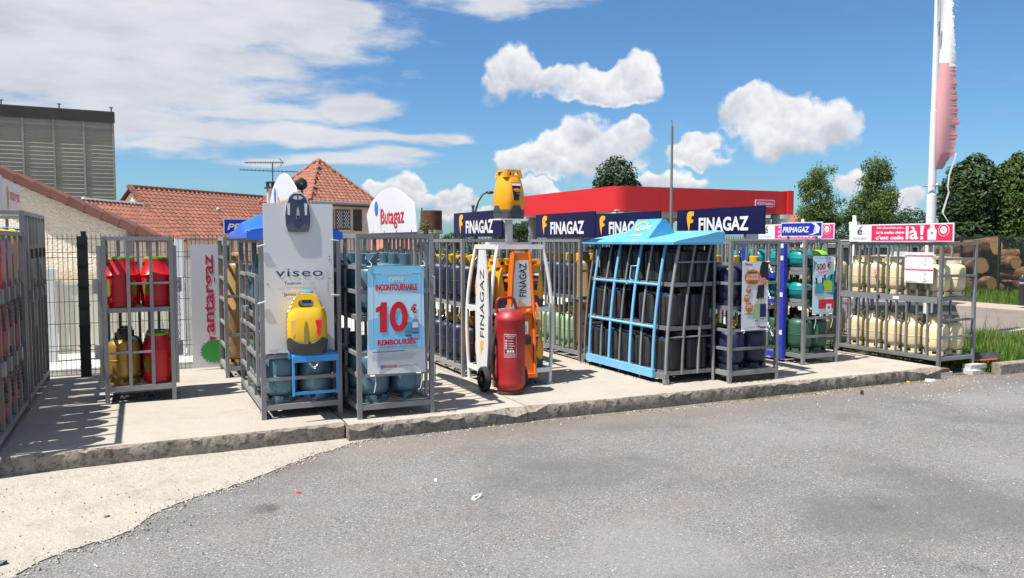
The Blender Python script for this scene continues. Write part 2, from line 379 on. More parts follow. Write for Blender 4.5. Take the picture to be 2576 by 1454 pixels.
WOODCUT = paint('cut_wood', (.66, .40, .15), .8, 0, .5, (.45, .20, .05), 3, .4)
CLOTHW = flat('flag_white', (.74, .73, .71), .8); CLOTHP = flat('flag_faded_red', (.68, .33, .35), .8)
PW = flat('print_white', (.69, .69, .70), .38); PG = flat('print_light_grey', (.60, .62, .68), .4); PMID = flat('print_grey', (.42, .43, .46), .4)
PN = flat('print_navy', (.010, .012, .075), .40); PNL = flat('print_slate', (.045, .055, .13), .4); PK = flat('print_black', (.012, .012, .014), .4)
PR = flat('print_red', (.62, .012, .030), .4); PR2 = flat('print_crimson', (.70, .022, .085), .4); PP = flat('print_magenta', (.72, .03, .20), .4)
PY = flat('print_yellow', (.86, .40, .03), .4); PO = flat('print_orange', (.70, .17, .012), .4); PB = flat('print_blue', (.035, .17, .48), .4)
PSB = flat('print_sky_blue', (.22, .58, .85), .35); PLB = flat('print_pale_blue', (.50, .76, .90), .35); PRB = flat('print_royal_blue', (.012, .030, .36), .35)
PGN = flat('print_green', (.05, .30, .06), .4); PLIM = flat('print_lime', (.36, .58, .03), .4); PTQ = flat('print_turquoise', (.03, .33, .36), .4)
PSAGE = flat('print_sage', (.34, .45, .20), .4); PSKIN = flat('print_skin', (.60, .22, .17), .5); PPK = flat('print_pink', (.72, .40, .50), .4)
PWARM = flat('print_amber_on_white', (.80, .45, .10), .4)
def glassmat(name, tint):
    m, t, b = newmat(name); b.inputs['Base Color'].default_value = (*tint, 1); b.inputs['Roughness'].default_value = .06; b.inputs['Specular IOR Level'].default_value = .8
    return m
GLASS = glassmat('window_glass', (.03, .035, .04))

# ---------------------------------------------------------------- mesh helpers
class MB:
    def __init__(s): s.v = []; s.f = []; s.mi = []; s.m = 0
    def add(s, vs, fs):
        o = len(s.v); s.v += [tuple(p) for p in vs]
        for f in fs: s.f.append(tuple(i + o for i in f)); s.mi.append(s.m)
        return s
    def box(s, c, d, rot=None):
        hx, hy, hz = d[0] / 2, d[1] / 2, d[2] / 2
        vs = [Vector((x * hx, y * hy, z * hz)) for z in (-1, 1) for y in (-1, 1) for x in (-1, 1)]
        if rot is not None: vs = [rot @ p for p in vs]
        c = Vector(c)
        return s.add([p + c for p in vs], [(0, 2, 3, 1), (4, 5, 7, 6), (0, 1, 5, 4), (2, 6, 7, 3), (0, 4, 6, 2), (1, 3, 7, 5)])
    def b2(s, lo, hi): return s.box([(a + b) / 2 for a, b in zip(lo, hi)], [b - a for a, b in zip(lo, hi)])
    def beam(s, p0, p1, w, h=None, up=(0, 0, 1)):
        p0, p1 = Vector(p0), Vector(p1); d = p1 - p0; z = d.normalized(); u = Vector(up)
        if abs(z.dot(u)) > .95: u = Vector((0, 1, 0))
        x = u.cross(z).normalized(); y = z.cross(x)
        return s.box((p0 + p1) / 2, (w, h or w, d.length), Matrix((x, y, z)).transposed())
    def tube(s, pts, r, n=8, cap=True, closed=False):
        pts = [Vector(p) for p in pts]; k = len(pts); rr = r if isinstance(r, (list, tuple)) else [r] * k
        rings = []; px = None
        for i, p in enumerate(pts):
            a = pts[i - 1] if i or closed else p; b = pts[(i + 1) % k] if i < k - 1 or closed else p
            t = (b - a).normalized()
            if px is None:
                u = Vector((0, 0, 1)) if abs(t.z) < .9 else Vector((0, 1, 0)); px = u.cross(t).normalized()
            px = (px - t * px.dot(t)).normalized(); py = t.cross(px)
            rings.append([p + (px * math.cos(2 * PI * j / n) + py * math.sin(2 * PI * j / n)) * rr[i] for j in range(n)])
        vs = [q for rg in rings for q in rg]; fs = []
        for i in range(k if closed else k - 1):
            o, o2 = i * n, ((i + 1) % k) * n
            for j in range(n): fs.append((o + j, o + (j + 1) % n, o2 + (j + 1) % n, o2 + j))
        if cap and not closed: fs.append(tuple(range(n))[::-1]); fs.append(tuple(range((k - 1) * n, k * n)))
        return s.add(vs, fs)
    def lathe(s, prof, n=24, c=(0, 0, 0), M=None):
        vs = []; fs = []; c = Vector(c)
        for (r, z) in prof:
            for j in range(n):
                p = Vector((r * math.cos(2 * PI * j / n), r * math.sin(2 * PI * j / n), z))
                vs.append((M @ p if M is not None else p) + c)
        for i in range(len(prof) - 1):
            for j in range(n): fs.append((i * n + j, i * n + (j + 1) % n, (i + 1) * n + (j + 1) % n, (i + 1) * n + j))
        if prof[0][0] > 1e-4: fs.append(tuple(range(n))[::-1])
        if prof[-1][0] > 1e-4: fs.append(tuple(range((len(prof) - 1) * n, len(prof) * n)))
        return s.add(vs, fs)
    def arcwall(s, r0, r1, z0, z1, a0, a1, n=10, c=(0, 0)):
        vs = []; fs = []
        for i in range(n + 1):
            a = a0 + (a1 - a0) * i / n; ca, sa = math.cos(a), math.sin(a)
            for (r, z) in ((r0, z0), (r1, z0), (r1, z1), (r0, z1)): vs.append((c[0] + r * ca, c[1] + r * sa, z))
        for i in range(n):
            o = i * 4
            for j in range(4): fs.append((o + j, o + (j + 1) % 4, o + 4 + (j + 1) % 4, o + 4 + j))
        fs.append((3, 2, 1, 0)); fs.append((n * 4, n * 4 + 1, n * 4 + 2, n * 4 + 3))
        return s.add(vs, fs)
    def loft(s, secs, cap=True):
        n = len(secs[0]); vs = [p for q in secs for p in q]; fs = []
        for i in range(len(secs) - 1):
            for j in range(n): fs.append((i * n + j, i * n + (j + 1) % n, (i + 1) * n + (j + 1) % n, (i + 1) * n + j))
        if cap: fs.append(tuple(range(n))[::-1]); fs.append(tuple(range((len(secs) - 1) * n, len(secs) * n)))
        return s.add(vs, fs)
    def prism(s, pts, y0, y1):     # outline in x,z, thickness along y
        n = len(pts)
        return s.add([(x, y0, z) for x, z in pts] + [(x, y1, z) for x, z in pts],
                     [tuple(range(n)), tuple(range(2 * n - 1, n - 1, -1))] + [(j, j + n, (j + 1) % n + n, (j + 1) % n) for j in range(n)])
    def ringprism(s, out, inn, y0, y1):
        n = len(out); L = [[(x, y, z) for x, z in o] for o, y in ((out, y0), (inn, y0), (inn, y1), (out, y1))]
        fs = []
        for k in range(4):
            for j in range(n): fs.append((k * n + j, k * n + (j + 1) % n, ((k + 1) % 4) * n + (j + 1) % n, ((k + 1) % 4) * n + j))
        return s.add([p for l in L for p in l], fs)
    def sphere(s, c, r, nu=12, nv=8, sq=(1, 1, 1)):
        prof = [(math.sin(PI * i / nv), -math.cos(PI * i / nv)) for i in range(nv + 1)]
        M = Matrix.Diagonal(Vector((r * sq[0], r * sq[1], r * sq[2])))
        return s.lathe(prof, nu, c, M)
    def mesh(s, name, mats, smooth=True, ang=38):
        me = bpy.data.meshes.new(name); me.from_pydata(s.v, [], s.f)
        for m in (mats if isinstance(mats, (list, tuple)) else [mats]): me.materials.append(m)
        me.polygons.foreach_set('material_index', s.mi)
        bm = bmesh.new(); bm.from_mesh(me); bmesh.ops.recalc_face_normals(bm, faces=bm.faces); bm.to_mesh(me); bm.free()
        if smooth:
            me.polygons.foreach_set('use_smooth', [True] * len(me.polygons)); me.set_sharp_from_angle(angle=R(ang))
        me.update()
        return me
    def build(s, name, mats, parent=None, loc=(0, 0, 0), rz=0.0, smooth=True, ang=38):
        return link(name, s.mesh(name, mats, smooth, ang), parent, loc, rz)
def link(name, data, parent=None, loc=(0, 0, 0), rz=0.0, rot=None):
    o = bpy.data.objects.new(name, data); COL.objects.link(o)
    o.location = loc; o.rotation_euler = rot if rot else (0, 0, rz); o.parent = parent
    return o
def tag(o, label=None, cat=None, group=None, kind=None):
    if label: o['label'] = label
    if cat: o['category'] = cat
    if group: o['group'] = group
    if kind: o['kind'] = kind
    return o
def thing(name, label, cat, loc=(0, 0, 0), rz=0.0, group=None, rot=None):
    return tag(link(name, None, None, loc, rz, rot), label, cat, group)
BOXC = {}
def boxmesh(sx, sy, sz, mat):
    k = (round(sx, 3), round(sy, 3), round(sz, 3), mat.name)
    if k not in BOXC:
        me = MB().box((0, 0, 0), k[:3]).mesh('bar_shape', mat, False); BOXC[k] = me
    return BOXC[k]
def bar(name, parent, lo, hi, mat=None):
    """axis-aligned square bar between two corners, sharing mesh data between equal bars"""
    return link(name, boxmesh(hi[0] - lo[0], hi[1] - lo[1], hi[2] - lo[2], mat or GALV), parent, [(a + b) / 2 for a, b in zip(lo, hi)])

# ---- flat print on signs: local x right, z up, facing -y
TXT = {}
def text(parent, s, x, z, w, h, mat, y=-.004, bold=.0, shear=0.0, name='lettering', rot=0.0, space=1.0, align='L'):
    """lettering fitted into the box x..x+w, z..z+h (h None keeps the proportions)"""
    k = (s, bold, shear, space)
    if k not in TXT:
        cu = bpy.data.curves.new('t', 'FONT'); cu.body = s; cu.size = 1; cu.offset = bold; cu.shear = shear; cu.space_character = space; cu.resolution_u = 3
        cu.fill_mode = 'FRONT'
        to = bpy.data.objects.new('t', cu); COL.objects.link(to)
        me = bpy.data.meshes.new_from_object(to)
        bpy.data.objects.remove(to); bpy.data.curves.remove(cu)
        TXT[k] = ([v.co.copy() for v in me.vertices], [tuple(p.vertices) for p in me.polygons]); bpy.data.meshes.remove(me)
    vs, fs = TXT[k]
    x0 = min(v.x for v in vs); x1 = max(v.x for v in vs); y0 = min(v.y for v in vs); y1 = max(v.y for v in vs)
    sx = w / (x1 - x0); sz = (h / (y1 - y0)) if h else sx
    if not h: h = (y1 - y0) * sz
    pts = []
    for v in vs:
        a, b = (v.x - x0) * sx, (v.y - y0) * sz
        if rot: a, b = (a * math.cos(rot) - b * math.sin(rot), a * math.sin(rot) + b * math.cos(rot))
        pts.append((x + a, y, z + b))
    mb = MB(); mb.add(pts, fs)
    me = bpy.data.meshes.new(name); me.from_pydata(mb.v, [], mb.f); me.materials.append(mat)
    return link(name, me, parent)
def poly(parent, pts, mat, y=-.003, name='print_area', th=.001):
    return MB().prism(pts, y, y + th).build(name, mat, parent, smooth=False)
def rect(parent, x, z, w, h, mat, y=-.003, name='print_area'): return poly(parent, [(x, z), (x + w, z), (x + w, z + h), (x, z + h)], mat, y, name)
def ell(cx, cz, rx, rz, n=28, a0=0, a1=2 * PI): return [(cx + rx * math.cos(a0 + (a1 - a0) * i / n), cz + rz * math.sin(a0 + (a1 - a0) * i / n)) for i in range(n if a1 - a0 > 6.28 else n + 1)]
def rr(x, z, w, h, r, n=5):
    o = []
    for (cx, cz, a) in ((x + w - r, z + h - r, 0), (x + r, z + h - r, PI / 2), (x + r, z + r, PI), (x + w - r, z + r, 1.5 * PI)):
        o += [(cx + r * math.cos(a + PI / 2 * i / n), cz + r * math.sin(a + PI / 2 * i / n)) for i in range(n + 1)]
    return o
def flogo(parent, x, z, h, mat, y=-.004, rot=0.0):
    """shield-shaped letter F: wide rounded top, notch, foot running to a point"""
    p = [(.30, 0), (.36, .25), (.40, .50), (.42, .42), (.78, .48), (.80, .62), (.60, .60), (.55, .68), (.60, .76), (.86, .80), (.90, .98), (.55, 1.02), (.25, 1.0), (.05, .90), (0, .72), (.06, .45), (.18, .2)]
    pts = []
    for a, b in p:
        a, b = a * h * .62, b * h
        if rot: a, b = a * math.cos(rot) - b * math.sin(rot), a * math.sin(rot) + b * math.cos(rot)
        pts.append((x + a, z + b))
    return poly(parent, pts, mat, y, 'emblem')
def smalllines(parent, x, z, w, n, dz, mat, th=.006, y=-.004):
    for i in range(n): rect(parent, x, z - i * dz, w * (.8 + .2 * random.random()), th, mat, y, 'fine_print')

# ---- prototypes of repeated things: parts share mesh data
class Kind:
    def __init__(s): s.parts = []
    def part(s, name, mb, mats, parent=None, smooth=True, ang=38):
        s.parts.append((name, mb.mesh(name, mats, smooth, ang) if isinstance(mb, MB) else mb, parent)); return len(s.parts) - 1
    def put(s, name, label, cat, loc, rz=0.0, group=None, rot=None, skip=()):
        root = thing(name, label, cat, loc, rz, group, rot); obs = []
        for i, (n, me, pa) in enumerate(s.parts):
            obs.append(None if n in skip else link(n, me, obs[pa] if pa is not None else root))
        return root
def sq(a, b, z, n=28, e=4.0, cx=0, cy=0):   # superellipse section
    o = []
    for i in range(n):
        t = 2 * PI * i / n; c, s_ = math.cos(t), math.sin(t)
        o.append((cx + a * math.copysign(abs(c) ** (2 / e), c), cy + b * math.copysign(abs(s_) ** (2 / e), s_), z))
    return o

def steel_cylinder(body, collar_m, style='bucket', r=.152, h=.45, foot_m=None, label=None):
    k = Kind(); f = h / .45
    prof = [(.0, .038), (.07, .040), (.115, .058), (.142, .09), (r, .13), (r, h * .52), (r + .003, h * .525), (r + .003, h * .545), (r, h * .55), (r, h - .085), (r * .965, h - .052), (r * .86, h - .026), (r * .62, h - .008), (.04, h), (0, h + .001)]
    k.part('body', MB().lathe(prof, 28), body)
    fr = MB(); fr.arcwall(r - .018, r - .010, 0, .022, 0, 2 * PI, 28)
    for i in range(6): fr.arcwall(r - .018, r - .010, .022, .058, i * PI / 3 + .12, i * PI / 3 + .80, 5)
    k.part('foot_ring', fr, foot_m or body)
    if style == 'bucket':
        c = MB(); c.lathe([(.050, h - .01), (.054, h + .10), (.046, h + .104), (0, h + .104)], 18)
        cp = k.part('valve_cap', c, collar_m)
        hn = MB(); hn.tube([(.056 * math.cos(a), .056 * math.sin(a), h + .09 - .07 * math.sin((a - .4) / 2.4 * PI)) for a in [.4 + 2.4 * i / 8 for i in range(9)]], .005, 5)
        k.part('cap_handle', hn, ALU, cp)
    elif style == 'band':
        c = MB()
        for a0, a1, z0, z1 in ((.5, 1.7, .0, .10), (1.7, 2.3, .0, .03), (1.7, 2.3, .075, .10), (2.3, 4.0, .0, .10), (4.0, 4.6, .0, .03), (4.0, 4.6, .075, .10), (4.6, 5.8, .0, .10)):
            c.arcwall(.094, .099, h - .022 + z0, h - .022 + z1, a0, a1, 8)
        c.arcwall(.090, .103, h + .078, h + .086, .5, 5.8, 22)
        k.part('collar', c, collar_m)
        v = MB(); v.lathe([(.018, h - .01), (.018, h + .035), (.028, h + .035), (.028, h + .06), (0, h + .06)], 10); k.part('valve', v, BRASS)
    elif style == 'cap':
        c = MB(); c.lathe([(.055, h - .012), (.060, h + .08), (.050, h + .098), (0, h + .10)], 18); k.part('valve_cap', c, collar_m)
        g = MB(); g.arcwall(.075, .082, h - .01, h + .06, .8, 4.2, 12); k.part('collar', g, collar_m)
    return k
K_TEAL = steel_cylinder(TEAL, TEAL, 'bucket'); K_NAVY = steel_cylinder(NAVY, YELL, 'bucket'); K_CREAM = steel_cylinder(CREM, CREM, 'band', .153, .425)
K_DGRN = steel_cylinder(DGRN, BLACK, 'cap'); K_LGRN = steel_cylinder(LGRN, YELL, 'bucket'); K_GOLD = steel_cylinder(GOLD, BLACK, 'cap')
K_TAN = steel_cylinder(TAN, TAN, 'cap', .16, 1.22); K_DGRNT = steel_cylinder(DGRN, DGRN, 'cap', .16, 1.05)

def red_composite():
    k = Kind(); b = MB()
    b.loft([sq(.140, .140, .0, 28, 3), sq(.150, .150, .010, 28, 3), sq(.152, .152, .05, 28, 3), sq(.158, .158, .056, 28, 3), sq(.160, .160, .30, 28, 2.8), sq(.166, .166, .305, 28, 2.8), sq(.166, .166, .318, 28, 2.8), sq(.158, .158, .325, 28, 2.8), sq(.128, .128, .42, 28, 2.6), sq(.118, .118, .455, 28, 2.4), sq(.116, .116, .475, 28, 2.4)])
    bi = k.part('body', b, REDP)
    for i in range(4):
        a = PI / 4 + i * PI / 2; M = Matrix.Rotation(a, 3, 'Z')
        w2 = MB(); w2.add([M @ Vector((.1815, .034 * math.cos(t), .19 + .085 * math.sin(t))) for t in [2 * PI * j / 20 for j in range(20)]] + [M @ Vector((.15, .034 * math.cos(t), .19 + .085 * math.sin(t))) for t in [2 * PI * j / 20 for j in range(20)]], [tuple(range(20))] + [(j, j + 20, (j + 1) % 20 + 20, (j + 1) % 20) for j in range(20)])
        k.part('window', w2, OLIVE, bi)
    g = MB(); g.arcwall(.094, .118, .474, .492, 0, 2 * PI, 24); k.part('top_ring', g, LIME)
    h = MB()
    for s_ in (-1, 1): h.b2((s_ * .119 - .012, -.05, .405), (s_ * .119 + .012, .05, .44))
    k.part('grip', h, BLACK)
    v = MB(); v.lathe([(.03, .45), (.03, .485), (0, .487)], 10); k.part('valve', v, BLACK)
    return k
K_RED = red_composite()
for n_, me_, p_ in K_RED.parts: me_.transform(Matrix.Diagonal((.92, .92, 1.0, 1)))

def cube_bottle():
    k = Kind(); b = MB()
    b.loft([sq(.118, .118, 0, 32, 7), sq(.128, .128, .012, 32, 7), sq(.130, .130, .30, 32, 8), sq(.124, .124, .315, 32, 7), sq(.10, .115, .325, 32, 6)])
    bi = k.part('body', b, CUBE)
    rb = MB()
    for s_ in (-1, 1):
        for yy in (-.133, .133): rb.box((s_ * .062, yy, .16), (.018, .010, .27))
        for xx in (-.133, .133): rb.box((xx, s_ * .062, .16), (.010, .018, .27))
    k.part('rib', rb, CUBE, bi)
    h = MB(); o = rr(-.118, .30, .236, .115, .045, 6); i = rr(-.078, .312, .156, .068, .03, 6)
    h.ringprism(o, i, .02, .125); k.part('handle_hood', h, CUBE)
    s_ = MB(); s_.box((0, -.075, .327), (.05, .05, .010)); k.part('safety_cap', s_, BLUE)
    return k
K_CUBE = cube_bottle()
for n_, me_, p_ in K_CUBE.parts: me_.transform(Matrix.Diagonal((1.12, 1.12, 1.10, 1)))

def amber_bottle(mat):
    k = Kind(); b = MB()
    def oct_(a, z, c=.42):
        return [(a, -a * c, z), (a, a * c, z), (a * c, a, z), (-a * c, a, z), (-a, a * c, z), (-a, -a * c, z), (-a * c, -a, z), (a * c, -a, z)]
    def r8(a, z, e):
        o = []
        q = oct_(a, z, e)
        for i in range(8):
            p, n = Vector(q[i]), Vector(q[(i + 1) % 8]); o += [tuple(p.lerp(n, .12)), tuple(p.lerp(n, .5)), tuple(p.lerp(n, .88))]
        return o
    b.loft([r8(.148, .085, .55), r8(.158, .16, .52), r8(.160, .24, .50), r8(.150, .34, .46), r8(.130, .43, .44), r8(.112, .475, .42)])
    bi = k.part('body', b, mat)
    f = MB(); f.loft([r8(.140, 0, .55), r8(.152, .008, .55), r8(.155, .07, .55), r8(.152, .10, .55)])
    for i in range(4):
        M = Matrix.Rotation(i * PI / 2, 3, 'Z'); f.add([M @ Vector(p) for p in ((-.085, -.159, .075), (.085, -.159, .075), (.035, -.163, .145), (-.035, -.163, .145))] + [M @ Vector(p) for p in ((-.085, -.12, .075), (.085, -.12, .075), (.035, -.12, .145), (-.035, -.12, .145))], [(0, 1, 2, 3), (1, 5, 6, 2), (0, 3, 7, 4), (2, 6, 7, 3)])
    k.part('foot', f, DGREY)
    for i in range(4):
        M = Matrix.Rotation(i * PI / 2, 3, 'Z'); t = MB()
        o = [(-.105, .455), (.105, .455), (.088, .545), (-.088, .545)]; n = [(-.062, .480), (.062, .480), (.052, .522), (-.052, .522)]
        t.ringprism(o, n, -.118, -.092); t.v = [tuple(M @ (Vector(p) + Vector((0, .012 * (p[2] - .455) / .09, 0)))) for p in t.v]
        k.part('handle', t, mat)
    g = MB(); g.lathe([(.085, .46), (.085, .478), (.03, .48), (.03, .515), (0, .515)], 14); k.part('valve', g, BLACK)
    l = MB(); l.prism([(-.058, .395), (.058, .395), (.052, .36), (.030, .20), (-.030, .20), (-.052, .36)], -.172, -.166)
    l.v = [(x, y + (.0 if z < .3 else (z - .3) * .22) + (.006 if z < .25 else 0), z) for x, y, z in l.v]
    li = k.part('label_panel', l, PK)
    q = MB(); q.prism([(-.057, .388), (.057, .388), (.053, .362), (-.053, .362)], -.176, -.170); q.v = [(x, y + (z - .3) * .22, z) for x, y, z in q.v]; k.part('label_band', q, PW, li)
    q = MB(); q.prism(ell(0, .315, .042, .020, 16), -.1765, -.170); q.v = [(x, y + max(0, z - .3) * .22, z) for x, y, z in q.v]; k.part('label_oval', q, PO, li)
    q = MB(); q.prism([(-.008, .285), (.036, .285), (.036, .268), (-.008, .268)], -.1765, -.171); k.part('label_tab', q, PB, li)
    return k
K_AMBER = amber_bottle(AMBR)

def viseo_bottle(mat, dark):
    """rounded flask-like bottle: narrow shoulders with an oval grip hole, slit window, wavy dark base"""
    k = Kind(); b = MB()
    S = [(.150, .120, .07), (.160, .130, .12), (.163, .133, .20), (.160, .131, .28), (.150, .124, .335), (.135, .112, .365)]
    b.loft([sq(a, c, z, 36, 3.4) for a, c, z in S]); bi = k.part('body', b, mat)
    h = MB(); o = rr(-.128, .30, .256, .185, .075, 8); n = rr(-.062, .372, .124, .062, .030, 8)
    o = [(x * (1 - .42 * max(0, z - .36) / .125), z) for x, z in o]
    h.ringprism(o, n, -.098, .098); k.part('grip', h, mat)
    d = MB(); nseg = 36; top = []; bot = []
    A = sq(.168, .138, 0, nseg, 3.4); B0 = sq(.140, .112, 0, nseg, 3.2); B1 = sq(.160, .130, .03, nseg, 3.2)
    wave = [.085 + .050 * (.5 + .5 * math.cos(4 * (2 * PI * i / nseg) + PI)) for i in range(nseg)]
    d.loft([B0, B1, [(x, y, w) for (x, y, z), w in zip(A, wave)], [(x * .94, y * .94, w) for (x, y, z), w in zip(A, wave)]]); k.part('base', d, dark)
    w = MB(); w.prism([(-.004, .265), (.004, .265), (.016, .20), (.018, .09), (.008, .078), (-.008, .078), (-.018, .09), (-.016, .20)], -.1365, -.1275); k.part('level_window', w, OLIVE, bi)
    for s_, m in ((-1, PWARM), (1, PR)):
        l = MB(); l.prism([(s_ * .070, .275), (s_ * .122, .275), (s_ * .118, .17), (s_ * .100, .14), (s_ * .086, .165)], -.128, -.118); k.part('side_label', l, m, bi)
    c = MB(); c.lathe([(.035, .40), (.035, .47), (.052, .475), (.052, .495), (.03, .505), (0, .506)], 14); k.part('valve_cap', c, SKYC)
    return k
K_VIS_Y = viseo_bottle(YELP, DGREY); K_VIS_B = viseo_bottle(BLUE, DGREY)

def small_cylinder(mat):
    k = Kind(); b = MB()
    b.lathe([(0, .04), (.10, .042), (.140, .075), (.150, .11), (.150, .155), (.153, .158), (.153, .166), (.150, .17), (.148, .20), (.125, .245), (.08, .268), (0, .272)], 26); k.part('body', b, mat)
    f = MB(); f.arcwall(.125, .140, 0, .045, 0, 2 * PI, 24); k.part('foot_ring', f, MGREY)
    for s_ in (-1, 1):
        h = MB(); h.tube([(s_ * .055, 0, .255), (s_ * .075, 0, .30), (s_ * .085, 0, .345)], [.018, .013, .012], 7); h.box((s_ * .086, 0, .352), (.05, .036, .026)); k.part('handle', h, DGREY)
    v = MB(); v.lathe([(.02, .265), (.02, .305), (0, .308)], 8); k.part('valve', v, BRASS)
    return k
K_TQ = small_cylinder(TQ); K_LIM = small_cylinder(LIME)
ORD = ['nearest', 'second', 'third', 'fourth', 'fifth', 'sixth', 'seventh', 'eighth']
def chain(parent, pts, size=.016, mat=None):
    mb = MB(); pts = [Vector(p) for p in pts]; acc = []; 
    for a, b in zip(pts, pts[1:]):
        n = max(1, int((b - a).length / (size * 1.5)))
        acc += [(a.lerp(b, (i + .5) / n), (b - a).normalized()) for i in range(n)]
    for i, (p, t) in enumerate(acc):
        s_ = t.cross(Vector((0, 1, 0)) if i % 2 else Vector((1, .2, .1))).normalized()
        mb.tube([p + t * size * math.cos(x) + s_ * size * .6 * math.sin(x) for x in [2 * PI * j / 7 for j in range(7)]], size * .24, 4, closed=True)
    return mb.build('chain', mat or ALU, parent)
def zip_tie(parent, p, d=(0, 0, -.14)):
    p = Vector(p); mb = MB(); mb.tube([p + Vector((.02 * math.cos(a), .02 * math.sin(a), 0)) for a in [2 * PI * i / 8 for i in range(8)]], .004, 4, closed=True)
    mb.tube([p + Vector((.02, -.01, 0)), p + Vector((.02, -.012, 0)) + Vector(d) * .5, p + Vector(d)], .0035, 4); return mb.build('cable_tie', PW, parent)

# ================================================================ the setting
def struct(o): o['kind'] = 'structure'; return o
def sheet(name, pts, z, mat): return struct(MB().add([(p[0], p[1], z) for p in pts], [tuple(range(len(pts)))]).build(name, mat, smooth=False))
sheet('ground', [(-1500, -1500), (1500, -1500), (1500, 1500), (-1500, 1500)], -.03, M_GROUND)
sheet('forecourt', [(-14, -6), (10.2, -6), (34, -6), (34, 6.55), (10.2, 6.62), (9.2, 7.2), (9.2, 8.0), (-14, 8.0)], 0.0, M_ASPH)
sheet('yard', [(-14, 10.8), (12.2, 10.8), (12.2, 60), (-14, 60)], -.004, M_YARD)
sheet('road', [(12.4, 6.55), (19.5, 6.55), (19.5, 60), (12.4, 60)], -.006, M_ASPH)
pv = MB(); pv.b2((19.5, 6, -.03), (21.0, 60, .04)); struct(pv.build('pavement', M_PAVE))
ml = MB(); ml.add([(p.x, p.y, .002) for p in (G(2440, 845), G(2440, 841), G(2600, 823.5), G(2600, 827))], [(0, 1, 2, 3)])
struct(ml.build('road_marking', WHITEW, smooth=False))

# pale concrete apron left bare where the asphalt stops: wavering edge
edge = [(1010, 1086), (939, 1105), (806, 1139), (685, 1187), (604, 1215), (512, 1244), (439, 1272), (383, 1296), (342, 1328), (282, 1356), (173, 1385), (80, 1425), (20, 1460), (-300, 1560)]
pe = []
for (x0, y0), (x1, y1) in zip(edge, edge[1:]):
    a, b = G(x0, y0), G(x1, y1); n = max(2, int((b - a).length / .035))
    for i in range(n):
        p = a.lerp(b, i / n); q = noise.noise(p * 3.1) * .07 + noise.noise(p * 14) * .04 + noise.noise(p * 40) * .025 + random.uniform(-.014, .014)
        pe.append((p.x + q * .5, p.y + q))
sheet('apron', [(1.95, 7.2)] + [pe[0]] + pe[1:] + [(-6, 3.2), (-6, 7.2)], .006, M_APRON)

# raised plinth of three cast slabs; front edge chipped
plinth = struct(link('plinth', None))
def slab(u0, u1, vf, chips=(), rnd=0.012, vb=10.75, fm=1):
    mb = MB(); n = int((u1 - u0) / .03); rows = []
    rc = random.Random(int(u0 * 10)); chips = list(chips) + [(rc.uniform(u0, u1), rc.uniform(.03, .12), rc.uniform(.01, .045)) for _ in range(int((u1 - u0) * 1.8))]
    for i in range(n + 1):
        u = u0 + (u1 - u0) * i / n
        v = vf(u) + noise.noise((u * 2.2, 1.3, 0)) * .018 + noise.noise((u * 9, 4.2, 0)) * .010
        c = max([max(0, 1 - abs(u - cu) / cw) * cd for cu, cw, cd in chips] + [0]); c *= .6 + .8 * abs(noise.noise((u * 15, 0, 2)))
        r = rnd * (1 + .8 * noise.noise((u * 6, 9, 1))); j = noise.noise((u * 20, 7, 3)) * .005
        rows.append([(u, v + .012 + j, -.02), (u, v + .004 - j, .05), (u, v + j, .148 - r - c * .8), (u, v + r * .6 + c + abs(j), .150 - r * .2), (u, v + r * 1.6 + c * 1.3 + .03, .150), (u, v + .5, .151), (u, vb, .150), (u, vb, -.02)])
    k = len(rows[0]); vs = [p for r_ in rows for p in r_]
    for i in range(n):
        for j in range(k - 1):
            mb.m = 1 if j < 2 or (j == 2 and fm) else 0
            mb.add([], []); mb.f.append((i * k + j, (i + 1) * k + j, (i + 1) * k + j + 1, i * k + j + 1)); mb.mi.append(mb.m)
    mb.v = vs; mb.m = 1
    for i in (0, n): mb.f.append(tuple(i * k + j for j in range(k))); mb.mi.append(1)
    return mb.build('slab', [M_SLAB, M_CURB], plinth)
slab(-9, 1.585, lambda u: 6.86 + .03 * math.sin(u), [(-.2, .1, .03), (1.5, .12, .05)], .014)
slab(1.60, 3.34, lambda u: 6.78 + .02 * (u - 1.6), [(1.68, .1, .05), (3.2, .22, .10), (2.6, .1, .03)], .03)
slab(3.352, 9.15, lambda u: 6.83 - .012 * (u - 3.3), [(3.40, .16, .08), (5.2, .08, .03), (6.75, .2, .06), (8.9, .3, .10)], .016)

# ---- wire mesh fence along the back of the plinth
FV = 10.66
fence = thing('mesh_fence', 'dark green welded wire fence running behind the gas cages', 'fence', (0, FV, .15))
x = -3.1
while x < 9.4:
    mb = MB(); w = 2.46
    k = 0
    while k * .05 < w: mb.box((x + k * .05 + .02, 0, .84), (.0055, .0055, 1.66)); k += 1
    for z in (.06, .30, .36, .62, .88, 1.14, 1.40, 1.46, 1.62): mb.box((x + w / 2, -.012 if z in (.36, 1.46) else 0, z), (w, .006, .006))
    mb.build('wire_panel', DKGRN, fence, smooth=False)
    pp = MB(); pp.box((x - .01, .0, .83), (.05, .06, 1.70)); po = pp.build('post', DKGRN, fence, smooth=False)
    cp = MB(); cp.box((x - .01, 0, 1.695), (.056, .066, .03)); cp.build('post_cap', BLACK, po)
    x += 2.5
bp = MB(); bp.box((-.62, -.10, .82), (.11, .07, 1.66))
for k in range(7): bp.box((-.62, -.10, .12 + k * .24), (.118, .078, .02))
bp.build('gate_post', DKGRN, fence, smooth=False)

